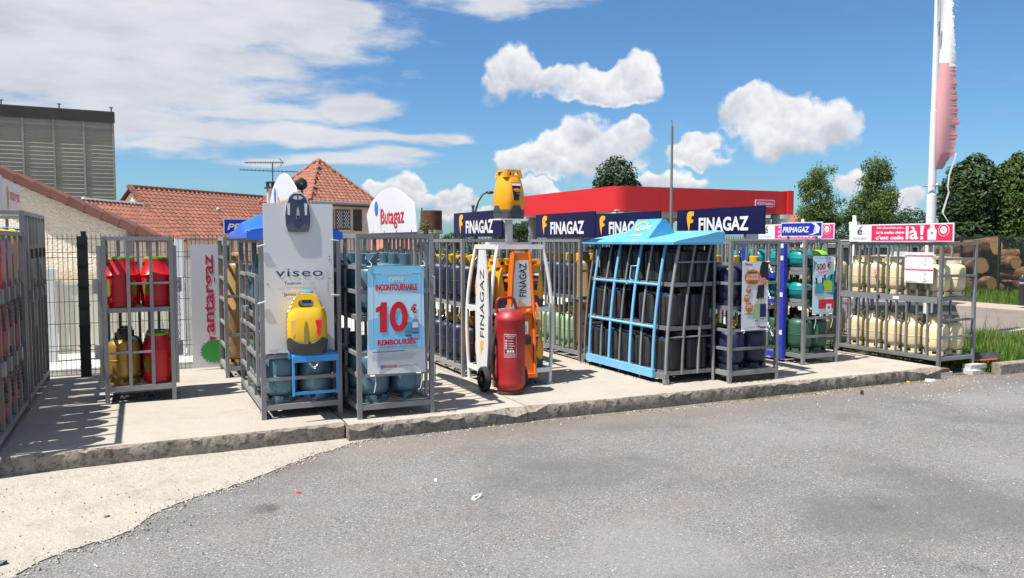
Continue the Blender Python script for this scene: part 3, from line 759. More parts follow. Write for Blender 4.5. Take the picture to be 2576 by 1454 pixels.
# ---- roofs
def tile_mesh(w, l, mat):
    mb = MB(); prof = [(-.5, 0), (-.38, .030), (-.22, .055), (-.06, .030), (.06, .004), (.30, -.004), (.5, 0)]; n = len(prof)
    k = w / .30
    a = [(px * w, 0, pz * k + .030) for px, pz in prof]; b = [(px * w, l * 1.12, pz * k + .004) for px, pz in prof]; c = [(px * w, .004, pz * k + .002) for px, pz in prof]
    mb.add(a + b + c, [(i, i + 1, n + i + 1, n + i) for i in range(n - 1)] + [(2 * n + i, 2 * n + i + 1, i + 1, i) for i in range(n - 1)])
    return mb.mesh('tile', mat, True, 50)
def tiled(parent, O, X, Y, Wd, L, inside, w=.30, l=.30, mat=None, cap=300, near=None):
    """roof tiles laid in courses on the plane O + x X + y Y; the first `cap` nearest the eave are parts, the rest one part"""
    X, Y = Vector(X).normalized(), Vector(Y).normalized(); N = X.cross(Y).normalized()
    me = tile_mesh(w, l, mat or M_TILE); M0 = Matrix((X, Y, N)).transposed().to_4x4()
    spots = []
    for r in range(int(L / l) + 1):
        for c in range(int(Wd / w) + 1):
            xx, yy = (c + .5) * w, r * l
            if inside(xx, yy + l * .5): spots.append((xx, yy))
    rest = []
    for i, (xx, yy) in enumerate(spots):
        M = M0.copy(); M.translation = Vector(O) + X * (xx + random.uniform(-.006, .006)) + Y * (yy + random.uniform(-.008, .008))
        M = M @ Matrix.Rotation(random.uniform(-.012, .012), 4, 'Z')
        if i < cap:
            o = link('tile', me, parent); o.matrix_local = M
        else: rest.append(M)
    if rest:
        mb = MB(); vs = [v.co for v in me.vertices]; fs = [tuple(p.vertices) for p in me.polygons]
        for M in rest: mb.add([M @ v for v in vs], fs)
        tag(mb.build('upper_tiles', mat or M_TILE, parent), kind='stuff')
def C(lat, fwd, z): return FW * fwd + RT * lat + Vector((0, 0, z))
def px_lat(px, d): return (px - CX) / F * d / math.cos(PITCH)
def quadpart(name, pts, mat, parent, th=.0):
    return MB().add(pts, [tuple(range(len(pts)))]).build(name, mat, parent, smooth=False)
def solid(name, pts, off, mat, parent):
    n = len(pts); off = Vector(off); pts = [Vector(p) for p in pts]
    return MB().add(pts + [p + off for p in pts], [tuple(range(n)), tuple(range(2 * n - 1, n - 1, -1))] + [(j, (j + 1) % n, (j + 1) % n + n, j + n) for j in range(n)]).build(name, mat, parent, smooth=False)

# garage: roughcast gable wall close behind the fence, dark verge tiles down its slope
gar = thing('garage', 'beige roughcast garage gable with a brown tiled verge, left behind the fence', 'building')
GK, GX, GV = .38, .2, 16.6
def gp(px, py):    # point on the gable plane, turned a little to the left
    a, b = ray(px, py); d = (GV + GK * GX) / (FW.y + RT.y * a + GK * (FW.x + RT.x * a)); return CAM + FW * d + RT * (a * d) + Vector((0, 0, b * d))
g0, g1 = gp(-260, 318), gp(372, 588)
gar.location = (g1.x, g1.y, 0); gar.rotation_euler = (0, 0, -math.atan(GK))
gl_ = math.hypot(g0.x - g1.x, g0.y - g1.y)
solid('wall', [(-gl_, 0, 0), (-.25, 0, 0), (-.25, 0, g1.z + .04), (-gl_, 0, g0.z - .06)], (-3.2, 4, 0), M_WALL, gar)
rf = solid('roof', [(-gl_, -.16, g0.z - .06), (0, -.16, g1.z - .06), (0, -.16, g1.z), (-gl_, -.16, g0.z)], (-2.6, 3.2, 0), M_TILE2, gar)
dv = Vector((gl_, 0, g1.z - g0.z)); ln = dv.length; dv.normalize(); nt = int(ln / .335)
vt = MB(); vt.add([(0, -.03, -.02), (.36, -.03, -.045), (.36, -.03, .10), (0, -.03, .125), (0, .30, -.02), (.36, .30, -.045), (.36, .30, .10), (0, .30, .125)], [(0, 1, 2, 3), (7, 6, 5, 4), (3, 2, 6, 7), (0, 4, 5, 1), (0, 3, 7, 4), (1, 5, 6, 2)])
vme = vt.mesh('verge_tile', M_TILE2, False)
for i in range(nt + 1):
    o = link('verge_tile', vme, rf); o.location = Vector((-gl_, -.20, g0.z - .03)) + dv * (i * .335); o.rotation_euler = (0, -math.atan2(dv.z, dv.x) + .03, 0)
pipe = MB(); pipe.tube([(-.32, -.08, 0), (-.32, -.08, g1.z + .05)], .05, 8); pipe.build('downpipe', MGREY, gar)

# long tiled house
def house1():
    h = thing('long_house', 'long low house with a wide orange tiled roof and cream gable', 'building')
    d1, d2 = 40.0, 51.0
    A = P(331, 470, d1); Bp = P(704, 494, d2); Bp.z = A.z
    X = (Bp - A); Lr = X.length; X.normalize(); side = Vector((-X.y, X.x, 0))
    if side.dot(FW) > 0: side = -side
    run, rise = 2.6, A.z - 1.82
    E0 = A + side * run - Vector((0, 0, rise)); E1 = Bp + side * run - Vector((0, 0, rise))
    Bk0 = A - side * run - Vector((0, 0, rise)); Bk1 = Bp - side * run - Vector((0, 0, rise))
    z0 = lambda p: Vector((p.x, p.y, 0))
    solid('wall', [z0(E0 - side * .3), E0 - side * .3, A - Vector((0, 0, .2)), Bk0 + side * .3, z0(Bk0 + side * .3)], X * Lr, M_WALL2, h)
    rf = solid('roof', [E0 - X * .15, E1, Bp, A - X * .15], Vector((0, 0, -.06)), M_TILE2, h)
    solid('back_slope', [A - X * .15, Bp, Bk1, Bk0 - X * .15], Vector((0, 0, -.06)), M_TILE2, h)
    Y = (A - E0); L = Y.length
    tiled(rf, E0 - X * .1 + Y.normalized().cross(X) * -.01, X, Y, Lr, L, lambda x, y: y < L, .335, L / 14, M_TILE)
    rd = MB()
    n = int(Lr / .4)
    me = MB().tube([(0, 0, 0), (.43, 0, 0)], [.12, .105], 8).mesh('ridge_tile', M_TILE2)
    for i in range(n):
        o = link('ridge_tile', me, rf, A + X * (i * .4) + Vector((0, 0, .0))); o.rotation_euler = (0, 0, math.atan2(X.y, X.x))
    for i in range(10):
        o = link('verge_tile', me, rf, E0 - X * .16 + Y * (i / 10)); o.rotation_euler = (0, -math.asin(Y.normalized().z), math.atan2(Y.y, Y.x))
    for (fx, fy) in ((.42, .62), (.36, .30)):
        v = MB(); v.lathe([(.09, 0), (.08, .12), (0, .15)], 8); vo = v.build('roof_vent', M_TILE2 if fy < .6 else PVC, rf); vo.location = E0 + X * (fx * Lr) + Y * fy; vo.rotation_euler = (.6, 0, math.atan2(X.y, X.x))
    g = MB(); g.tube([E0 + side * .06 - X * .1, E1 + side * .06], .07, 6); g.build('gutter', MGREY, h)
house1()
def wing():
    h = thing('tiled_outbuilding', 'low tiled outbuilding roof behind the garage slope', 'building')
    d = 34.0
    A = P(205, 503, d); Bp = P(330, 512, d + 4); X = (Bp - A); X.z = 0; Lr = X.length; X.normalize(); side = -Vector((-X.y, X.x, 0))
    if side.dot(FW) > 0: side = -side
    Bp = A + X * Lr
    run, rise = 2.2, A.z - 1.75
    E0 = A + side * run - Vector((0, 0, rise)); Y = A - E0; L = Y.length
    E1 = E0 + X * (Lr + 1.0)
    solid('wall', [Vector((E0.x, E0.y, 0)) - side * .2, Vector((E1.x, E1.y, 0)) - side * .2, E1 - side * .2, E0 - side * .2], -side * 3, M_WALL2, h)
    rf = solid('roof', [E0, E1, Bp + X, A], Vector((0, 0, -.06)), M_TILE2, h)
    tiled(rf, E0, X, Y, Lr + .8, L, lambda x, y: y < L, .335, L / 9, M_TILE)
    solid('verge_board', [A + Vector((0, 0, .04)), Bp + X + Vector((0, 0, .04)), Bp + X + Vector((0, 0, .12)), A + Vector((0, 0, .12))], side * .1, PVCW, h)
wing()
def house2():
    h = thing('hipped_house', 'pink rendered house under a pyramid of orange tiles with brown shutters', 'building')
    N0 = P(779, 505, 44.0); ze = N0.z
    Rr = P(952, 513.5, 47.8); Rr.z = ze; ex = (Rr - N0); s_ = ex.length; ex.normalize(); ey = Vector((-ex.y, ex.x, 0)); Lc = N0 + ey * s_
    Fr = Rr + ey * s_; ce = (N0 + Fr) / 2; ap = Vector((ce.x, ce.y, P(812, 404, ce.dot(FW)).z))
    ins = .32
    q = [N0 + (ex + ey) * ins, Rr + (-ex + ey) * ins, Fr - (ex + ey) * ins, Lc + (ex - ey) * ins]
    solid('wall', [Vector((p.x, p.y, 0)) for p in q], Vector((0, 0, ze - .05)), M_WALL2, h)
    rf = MB().add([N0, Rr, Fr, Lc, ap], [(0, 1, 4), (1, 2, 4), (2, 3, 4), (3, 0, 4), (3, 2, 1, 0)]).build('roof', M_TILE2, h, smooth=False)
    for a, b in ((N0, Rr), (Lc, N0)):
        X = b - a; mid = (a + b) / 2; Y = ap - mid; L = Y.length
        tiled(rf, a + Vector((0, 0, .03)), X, Y, s_, L, lambda x, y: y < L and y / L < 1 - abs(x / s_ * 2 - 1) + .02, .31, L / 14, M_TILE, 150)
    me = MB().tube([(0, 0, 0), (.40, 0, 0)], [.13, .10], 8).mesh('hip_tile', M_TILE)
    for a in (N0, Rr, Lc):
        dv_ = ap - a; n = int(dv_.length / .36); dn = dv_.normalized()
        for i in range(n):
            o = link('hip_tile', me, rf, a + dv_ * (i / n) + Vector((0, 0, .05))); o.rotation_euler = (0, -math.asin(dn.z), math.atan2(dn.y, dn.x))
    g = MB(); g.tube([N0 - ey * .06 - Vector((0, 0, .05)), Rr - ey * .06 - Vector((0, 0, .05))], .09, 8); g.build('gutter', MGREY, h)
    sf = MB(); sf.beam(N0 + ey * .12 - Vector((0, 0, .16)) + ex * .1, Rr + ey * .12 - Vector((0, 0, .16)) - ex * .1, .2, .16); sf.build('fascia', paint('fascia_brown', (.10, .06, .04), .7), h)
    # window with two red-brown casements and a checked curtain, shutters either side
    def on(px, py, off=0.0):
        a, b = ray(px, py); nrm = -ey; p0 = q[0] + nrm * off; dr = FW + RT * a
        d = (p0 - Vector((CAM.x, CAM.y, p0.z))).dot(nrm) / dr.dot(nrm); return CAM + dr * d + Vector((0, 0, b * d))
    wood = paint('window_wood', (.20, .06, .03), .5)
    a, b = on(843, 577), on(880, 528)
    win = MB(); win.beam((a + Vector((b.x, b.y, a.z))) / 2 + Vector((0, 0, (b.z - a.z) / 2)) - ey * .0, (a + Vector((b.x, b.y, a.z))) / 2 + Vector((0, 0, (b.z - a.z) / 2)) - ey * .05, 1.15, b.z - a.z, up=(0, 0, 1))
    w0 = solid('window', [a, Vector((b.x, b.y, a.z)), b, Vector((a.x, a.y, b.z))], -ey * .05, wood, h)
    wd = Vector((b.x, b.y, a.z)) - a; hh = b.z - a.z
    for k in range(2):
        o = a + wd * (.09 + .46 * k) - ey * .055 + Vector((0, 0, hh * .08))
        solid('pane', [o, o + wd * .36, o + wd * .36 + Vector((0, 0, hh * .84)), o + Vector((0, 0, hh * .84))], -ey * .01, GLASS, w0)
        c = MB()
        for r in range(9):
            for cc in range(5):
                if (r + cc) % 2 == 0:
                    o2 = o + wd * (.36 * cc / 5) + Vector((0, 0, hh * .84 * r / 9)) - ey * .014
                    c.add([o2, o2 + wd * .072, o2 + wd * .072 + Vector((0, 0, hh * .0933)), o2 + Vector((0, 0, hh * .0933))], [(0, 1, 2, 3)])
        c.build('curtain', PMID, w0, smooth=False)
    for x0, x1 in ((889, 909), (820, 838)):
        a, b = on(x0, 581, .03), on(x1, 528, .03); solid('shutter', [a, Vector((b.x, b.y, a.z)), b, Vector((a.x, a.y, b.z))], -ey * .05, paint('shutter_brown', (.035, .024, .02), .6), h)
    a, b = on(838, 582), on(886, 579); solid('sill', [a, Vector((b.x, b.y, a.z)), Vector((b.x, b.y, b.z)), Vector((a.x, a.y, b.z))], -ey * .12, M_BLOCK, h)
    # chimney with a crown and the television aerial on it
    c0 = P(687, 500, 46); ch = MB(); ch.box((c0.x, c0.y, c0.z - .2), (.62, .62, 1.6)); co = ch.build('chimney', M_BLOCK, h)
    k = MB(); zt = c0.z + .6
    k.box((c0.x, c0.y, zt + .03), (.85, .85, .08))
    for sx in (-.28, 0, .28):
        for sy in (-.28, .28): k.box((c0.x + sx, c0.y + sy, zt + .18), (.10, .10, .24))
    k.box((c0.x, c0.y, zt + .33), (.75, .75, .06)); k.build('chimney_crown', DGREY, co)
    an = thing('aerial', 'tall rooftop television aerial on the chimney beside the pyramid roof', 'aerial', (c0.x, c0.y, zt + .36))
    d = 46; top = P(687, 408, d).z - zt - .36
    mt = MB(); mt.tube([(0, 0, 0), (0, 0, top)], .035, 6); mt.build('mast', DGREY, an)
    for py, x0, x1, tilt in ((409, 619, 714, 0), (427, 606, 750, .12)):
        zz = P(687, py, d).z - zt - .36; s1, s2 = px_lat(x0, d) - px_lat(687, d), px_lat(x1, d) - px_lat(687, d)
        bm = MB(); bm.tube([RT * s1 + Vector((0, 0, zz)), RT * s2 + Vector((0, 0, zz - tilt))], .026, 5); bo = bm.build('boom', DGREY, an)
        el = MB()
        for i in range(16):
            p = (RT * s1).lerp(RT * s2, i / 15) + Vector((0, 0, zz - tilt * i / 15)); el.tube([p - Vector((0, 0, .07)), p + Vector((0, 0, .07))], .012, 4)
        el.build('elements', DGREY, bo)
    rf_ = MB(); zz = P(687, 409, d).z - zt - .36; p = RT * (px_lat(705, d) - px_lat(687, d)) + Vector((0, 0, zz)); e = RT * (px_lat(714, d) - px_lat(687, d)) + Vector((0, 0, zz))
    rf_.tube([p + Vector((0, 0, .22)), e, p + Vector((0, 0, -.22))], .02, 4); rf_.build('reflector', DGREY, an)
house2()

# silo: sheeted tower far left
def silo():
    s = thing('grain_silo', 'tall grey ribbed grain silo rising behind the garage', 'silo')
    d = 62.0
    TR = P(286, 283, d); TL = P(-330, 238, d - 7)
    X = Vector((TR.x - TL.x, TR.y - TL.y, 0)); L = X.length; X.normalize(); nrm = Vector((X.y, -X.x, 0))
    if nrm.dot(FW) > 0: nrm = -nrm
    O = Vector((TR.x, TR.y, 0)); H = TR.z
    solid('wall', [O - X * L, O, O + Vector((0, 0, H)), O - X * L + Vector((0, 0, H))], -nrm * 9, SILO, s)
    band = H - P(286, 310, d).z
    solid('top_band', [O - X * L + Vector((0, 0, H - band)), O + X * .06 + Vector((0, 0, H - band)), O + X * .06 + Vector((0, 0, H + .05)), O - X * L + Vector((0, 0, H + .05))], nrm * .10, SILO2, s)
    rib = MB().box((0, 0, 0), (.15, .12, H)).mesh('rib', SILO, False)
    bay = px_lat(286, d) - px_lat(222, d)
    for i in range(8):
        o = link('rib', rib, s, O - X * (bay * i + .1) + nrm * .055 + Vector((0, 0, H / 2 - .02))); o.rotation_euler = (0, 0, math.atan2(X.y, X.x))
    me = MB(); n = int((H - band - 1) / .30)
    sm = MB().add([(-bay * 8 / 2, 0, -.12), (bay * 4, 0, -.12), (bay * 4, -.075, -.02), (-bay * 4, -.075, -.02), (-bay * 4, 0, .10), (bay * 4, 0, .10)], [(0, 1, 2, 3), (3, 2, 5, 4), (0, 3, 4), (1, 5, 2)]).mesh('sheet_rib', SILO, False)
    ang = math.atan2(X.y, X.x)
    for i in range(n):
        o = link('sheet_rib', sm, s, O - X * (bay * 4) + Vector((0, 0, 1.2 + i * .30))); o.rotation_euler = (0, 0, ang)
    lt = MB()
    for i in range(46): lt.box((-bay * 4, -.13, i * band / 46), (bay * 8, .06, band / 92))
    o = lt.build('louvres', SILO2, s, smooth=False); o.location = O + Vector((0, 0, H - band)); o.rotation_euler = (0, 0, ang)
    for px in (281, 168, 49):
        t = MB(); t.tube([(0, 0, 0), (0, 0, .40)], .05, 6); t.box((0, 0, .42), (.30, .10, .06)); v = t.build('roof_vent', DGREY, s); v.location = P(px, 283, d) * 1.0; v.location.z = H
        k = (px_lat(286, d) - px_lat(px, d)); v.location = O - X * (k * 1.0) + Vector((0, 0, H)) - nrm * .4
silo()

# car-wash canopy with red fascia
def canopy():
    c = thing('carwash_canopy', 'red and grey car wash canopy with rounded corner behind the cages', 'canopy')
    K = P(1549, 467, 31.0); zt = K.z; zb = P(1549, 531, 31.0).z; x0, y0 = K.x, K.y
    x1 = x0 + 8.75; y1 = y0 + 8.7; r = .55
    f = MB(); out = [(x0, y1), (x0, y0 + r)] + [(x0 + r - r * math.cos(a), y0 + r - r * math.sin(a)) for a in [PI / 2 * i / 8 for i in range(1, 8)]] + [(x0 + r, y0), (x1, y0), (x1, y1)]
    f.add([(p[0], p[1], zb) for p in out] + [(p[0], p[1], zt) for p in out], [(i, i + 1, i + 1 + len(out), i + len(out)) for i in range(len(out) - 1)] + [tuple(range(len(out), 2 * len(out)))])
    fo = f.build('fascia', CANRED, c, ang=30)
    cl = MB(); cl.b2((x0 + .1, y0 + .1, zb + .02), (x1 - .1, y1 - .1, zb + .06)); cl.build('soffit', PVCW, c, smooth=False)
    for u in (2.2, 4.4, 6.6):
        j = MB(); j.b2((x0 + u - .006, y0 - .004, zb), (x0 + u + .006, y0, zt)); j.build('fascia_joint', PR, fo, smooth=False)
    for (u0, u1, v0, v1) in ((x0 - .12, x0 + .15, y1 - .3, y1 + .05), (x1 - .02, x1 + .28, y0 - .1, y0 + .3)):
        e = MB(); e.b2((u0, v0, zb - .02), (u1, v1, zt + .03)); e.build('fascia_end', CANRED, c, smooth=False)
    for (u, v, rr_, m) in ((x0 + .62, y0 + .6, .52, GREYP), (x1 - .1, y0 + .3, .30, GREYP), (x0 + .35, y1 - .4, .35, GREYP), (x1 - .3, y1 - .4, .3, GREYP)):
        q = MB(); q.loft([sq(rr_, rr_, 0, 20, 3), sq(rr_, rr_, zb - .22, 20, 3), sq(rr_ + .06, rr_ + .06, zb - .2, 20, 3), sq(rr_ + .06, rr_ + .06, zb - .02, 20, 3)]); o = q.build('column', m, c); o.location = (u, v, 0)
    for k in range(5):
        t = MB(); t.b2((x0 + .4, y0 + 1.2 + k * 1.6, zb - .18), (x1 - .4, y0 + 1.3 + k * 1.6, zb)); t.build('roof_beam', PVCW, c, smooth=False)
    gl = MB(); gl.b2((x1 - 1.9, y0 + .5, .3), (x1 - .45, y0 + .52, zb - .15)); gl.build('screen_pane', glassmat('screen_glass', (.55, .60, .66)), c, smooth=False)
    bw = MB(); bw.b2((x0 + 1.5, y1 - .3, 0), (x1 - .6, y1 - .2, zb - .3)); bw.build('back_screen', PVCW, c, smooth=False)
    s = thing('carwash_nameplate', 'small magenta ISTOBAL plate on the red canopy fascia', 'sign', (0, 0, 0))
    a, b = ray(1899, 520); d = y0 / (FW.y + RT.y * a); p = CAM + FW * d + RT * (a * d) + Vector((0, 0, b * d)); s.location = (p.x, y0 - .03, p.z)
    a2, _ = ray(1947, 520); d2 = y0 / (FW.y + RT.y * a2); w = (CAM + FW * d2 + RT * (a2 * d2)).x - p.x
    MB().prism(rr(0, 0, w, .30, .03), 0, .025).build('plate', PW, s, smooth=False); rect(s, .03, .025, w - .06, .25, PP)
    poly(s, [(.08, .12), (.16, .20), (.36, .22), (.24, .19), (.18, .14), (.20, .08)], PW, -.005, 'emblem'); text(s, 'ISTOBAL', .24, .09, w - .32, .095, PW, -.006, .03, .15)
canopy()
# ---- posts, lamp, tank
m = thing('steel_mast', 'bare grey steel mast with a thin rod on top, before the red canopy', 'mast'); q = P(1688, 560, 24.0); m.location = (q.x, q.y, 0)
MAST = paint('mast_grey', (.13, .135, .14), .5, .2)
tz = P(1688, 318, 24).z; MB().lathe([(.045, 0), (.044, tz * .65), (.038, tz * .66), (.036, tz), (0, tz + .01)], 12).build('pole', MAST, m)
MB().tube([(0, 0, tz), (0, 0, tz + .06), (-.02, 0, tz + .19)], .011, 6).build('rod', DGREY, m)
sl2 = thing('street_lamp', 'black curved street lamp left of the yellow bottle', 'lamp'); d = 60.0; q = P(1193, 600, d); sl2.location = (q.x, q.y, 0)
arc = [P(1193, 640, d), P(1193, 545, d), P(1197, 528, d), P(1204, 506, d), P(1213, 491, d), P(1223, 483.5, d)]
arc = [Vector((p - q).to_tuple()[:2] + (p.z,)) for p in arc]; arc[0].z = 0
MB().tube(arc, [.10, .10, .085, .07, .06, .055], 8).build('pole', BLACK, sl2)
hd = MB(); hp = P(1232, 483.5, d) - q; hd.sphere((hp.x, hp.y, P(1232, 484, d).z), .33, 12, 8, (1, 1, .36)); hd.build('lamp_head', BLACK, sl2)
ld = MB(); ld.sphere((hp.x, hp.y, P(1233, 486.5, d).z), .24, 12, 6, (1, 1, .3)); ld.build('lamp_glass', PMID, sl2)
ex = thing('exhaust_stub', 'short black vent stub beside the street lamp', 'vent pipe'); q = P(1190, 560, 59); ex.location = (q.x, q.y, 0)
MB().lathe([(.09, 0), (.09, P(1190, 519, 59).z - .1), (.13, P(1190, 519, 59).z - .08), (.13, P(1190, 516, 59).z), (0, P(1190, 516, 59).z)], 8).build('pipe', DGREY, ex)
tk = thing('water_tank', 'rusty brown cylindrical tank on a pale concrete tower', 'tank'); d = 90.0; q = P(1085, 560, d); tk.location = (q.x, q.y, 0)
w_ = 27 * d / F; zt, zb = P(1085, 531, d).z, P(1085, 579, d).z
MB().lathe([(w_, zb), (w_, zt), (w_ * .9, zt + .08), (0, zt + .12)], 28).build('drum', RUST, tk)
MB().lathe([(w_ * .75, 0), (w_ * .75, zb - .5), (w_ * 1.08, zb - .35), (w_ * 1.08, zb), (0, zb)], 28).build('tower', M_BLOCK, tk)
ldr = MB(); ldr.tube([(-w_ - .1, 0, 0), (-w_ + .1, 0, zt + .35)], .09, 5); ldr.build('pipe', DGREY, tk)

# ---- vegetation
RN = random.Random(11)
def rdir():
    z = RN.uniform(-1, 1); a = RN.uniform(0, 2 * PI); s = math.sqrt(1 - z * z); return Vector((s * math.cos(a), s * math.sin(a), z))
def leafquad(vs, fs, p, n, size, asp=.62):
    t = n.cross(rdir()); 
    if t.length < .01: t = n.orthogonal()
    t.normalize(); b = n.cross(t); o = len(vs); l, w = size * RN.uniform(.7, 1.3), size * asp * RN.uniform(.7, 1.2)
    vs += [p - t * l, p + b * w * .8 - t * .1 * l, p + t * l, p - b * w * .8 + t * .1 * l]; fs.append((o, o + 1, o + 2, o + 3))
def crown(blobs, n, size, lump=.18, ls=1.3, inner=.62, keep=None):
    vs, fs = [], []; wts = [a * b * c for _, (a, b, c) in blobs]
    for _ in range(n):
        c, r = RN.choices(blobs, wts)[0]; d = rdir(); c = Vector(c)
        k = inner + (1 - inner) * RN.random() ** .45
        q = Vector((d.x * r[0], d.y * r[1], d.z * r[2]))
        k *= 1 + lump * noise.noise((c + q) * ls) + lump * .6 * noise.noise((c + q) * ls * 2.7)
        p = c + q * k
        if keep and not keep(p): continue
        leafquad(vs, fs, p, (d * .8 + rdir() * .8 + Vector((0, 0, .35))).normalized(), size)
    return vs, fs
def clumps(blobs, n, r0, r1):
    out = []
    for _ in range(n):
        c, r = RN.choices(blobs, [a * b * c for _, (a, b, c) in blobs])[0]; d = rdir(); k = RN.uniform(.45, 1.0)
        s_ = RN.uniform(r0, r1); out.append(((c[0] + d.x * r[0] * k, c[1] + d.y * r[1] * k, c[2] + d.z * r[2] * k), (s_ * 1.1, s_ * 1.1, s_ * .8)))
    return out
def tree(name, label, base, blobs, n, size, leaf, bark=None, tr=.12, group=None, lump=.18, ls=1.3, inner=.62, extra=None, top=None):
    t = thing(name, label, 'tree', base, 0, group)
    top = top or max(c[2] for c, r in blobs)
    tb = MB(); tb.tube([(0, 0, 0), (.03, .02, top * .35), (-.03, .03, top * .7), (0, 0, top)], [tr, tr * .8, tr * .5, tr * .12], 8)
    for i in range(7):
        z = top * (.3 + .08 * i); c, r = blobs[i % len(blobs)]; d = rdir(); e = Vector(c) + Vector((d.x * r[0], d.y * r[1], abs(d.z) * r[2])) * .7
        tb.tube([(0, 0, z), Vector((0, 0, z)).lerp(e, .5) + Vector((0, 0, .1)), e], [tr * .4, tr * .22, tr * .06], 5)
    tb.build('trunk', bark or M_BARK, t)
    vs, fs = crown(blobs, n, size, lump, ls, inner)
    if extra: extra(vs, fs)
    mb = MB(); mb.add(vs, fs); me = bpy.data.meshes.new('crown'); me.from_pydata(mb.v, [], mb.f); me.materials.append(leaf)
    link('crown', me, t)
    return t
def at(px, d): q = P(px, 600, d); return (q.x, q.y, 0)
# clipped dense trees on the right
tree('hornbeam_tree', 'dense dark green clipped tree right of the flagpole', at(2440, 31), [((0, 0, 1.6), (1.35, 1.3, 1.6)), ((0, 0, 3.2), (1.25, 1.2, 1.75)), ((.2, 0, 4.2), (.7, .7, .95)), ((-.5, 0, 3.4), (.7, .8, 1.2)), ((.6, -.2, 2.4), (.8, .7, 1.6))], 15000, .095, M_LEAF, lump=.12, ls=1.6, inner=.70)
tree('hornbeam_tree', 'lighter yellow green clipped tree at the right edge of the picture', at(2556, 30.5), [((0, 0, 1.6), (1.2, 1.2, 1.6)), ((0, 0, 3.2), (1.15, 1.15, 1.75)), ((.1, 0, 4.2), (.65, .65, .95)), ((-.4, -.2, 2.6), (.8, .8, 1.6))], 13000, .095, M_LEAF_Y, lump=.12, ls=1.6, inner=.70)
tree('hornbeam_tree', 'dark clipped tree beyond the right picture edge', at(2690, 31), [((0, 0, 1.6), (1.3, 1.2, 1.6)), ((0, 0, 3.2), (1.2, 1.2, 1.7))], 5000, .09, M_LEAF, lump=.10)
def weep(blobs, n, ln):
    def f(vs, fs):
        for _ in range(n):
            c, r = RN.choice(blobs); d = rdir(); p = Vector(c) + Vector((d.x * r[0], d.y * r[1], d.z * r[2])) * RN.uniform(.8, 1.12)
            L = RN.uniform(.4, 1.0) * ln; k = int(L / .10); o = Vector((d.x, d.y, 0)) * .10
            for i in range(k):
                q = p + o * (i / k) + Vector((RN.uniform(-.03, .03), RN.uniform(-.03, .03), -L * i / k)); leafquad(vs, fs, q, (rdir() + Vector((d.x, d.y, 0))).normalized(), .055, .6)
    return f
b1 = [((0, 0, 2.6), (1.25, 1.1, 1.4)), ((-.15, 0, 4.3), (1.05, .9, 1.2)), ((.15, 0, 5.5), (.65, .55, .8)), ((-.8, 0, 3.3), (.6, .6, 1.0)), ((.85, 0, 3.6), (.6, .6, 1.0))]
tree('birch_tree', 'loose weeping birch with pale trunk beside the red canopy', at(2062, 45), clumps(b1, 85, .25, .55), 12000, .074, M_LEAF_B, M_BIRCHBARK, .10, 'birches on the right', .4, 2.2, .2, weep(b1, 300, .9), 6.2)
b2 = [((-.1, 0, 3.0), (1.6, 1.3, 1.7)), ((.1, 0, 4.6), (1.15, 1.0, 1.2)), ((.1, 0, 5.8), (.7, .6, .85)), ((-1.0, 0, 3.2), (.7, .6, 1.2)), ((1.0, 0, 3.6), (.7, .6, 1.1))]
tree('birch_tree', 'fuller taller weeping birch left of the flagpole', at(2197, 45), clumps(b2, 125, .28, .60), 19000, .074, M_LEAF_B, M_BIRCHBARK, .12, 'birches on the right', .4, 2.2, .2, weep(b2, 420, .8), 6.6)
tree('broadleaf_tree', 'small dark round tree behind the flagpole between birch and hedge', at(2290, 60), [((0, 0, 2.6), (1.6, 1.3, 1.6)), ((-.9, 0, 2.6), (1.0, 1, 1.3)), ((.9, 0, 2.0), (.9, .8, 1.1))], 3500, .11, M_LEAF)
tree('broadleaf_tree', 'low tree filling the gap beside the white pillar', at(2110, 52), [((0, 0, 1.8), (2.2, 1.3, 1.5)), ((2.0, 0, 1.6), (1.6, 1.1, 1.3)), ((4.4, 0, 1.5), (1.6, 1, 1.3))], 4500, .10, M_LEAF)
tree('round_tree', 'round dense tree rising above the red canopy', at(1552, 70), [((-.1, 0, 4.6), (2.5, 2.2, 3.2)), ((-.1, 0, 6.8), (1.9, 1.7, 2.3)), ((1.6, 0, 5.0), (1.3, 1.3, 2.2)), ((-1.3, 0, 5.2), (1.2, 1.2, 2.3))], 11000, .17, M_LEAF, lump=.16, ls=.9)
tree('young_tree', 'thin young tree with reddish green leaves before the rusty tank', at(1068, 34), [((0, 0, 1.7), (.45, .4, .8)), ((.05, 0, 2.3), (.28, .28, .4))], 900, .06, leafmat('leaf_reddish', (.10, .085, .025), (.13, .13, .03)), tr=.04, lump=.4, inner=.3)
tree('broadleaf_tree', 'distant low tree right of the rusty tank', at(1140, 75), [((0, 0, 1.6), (1.2, 1, .9)), ((1.2, 0, 1.4), (.9, 1, .8))], 1500, .12, M_LEAF)
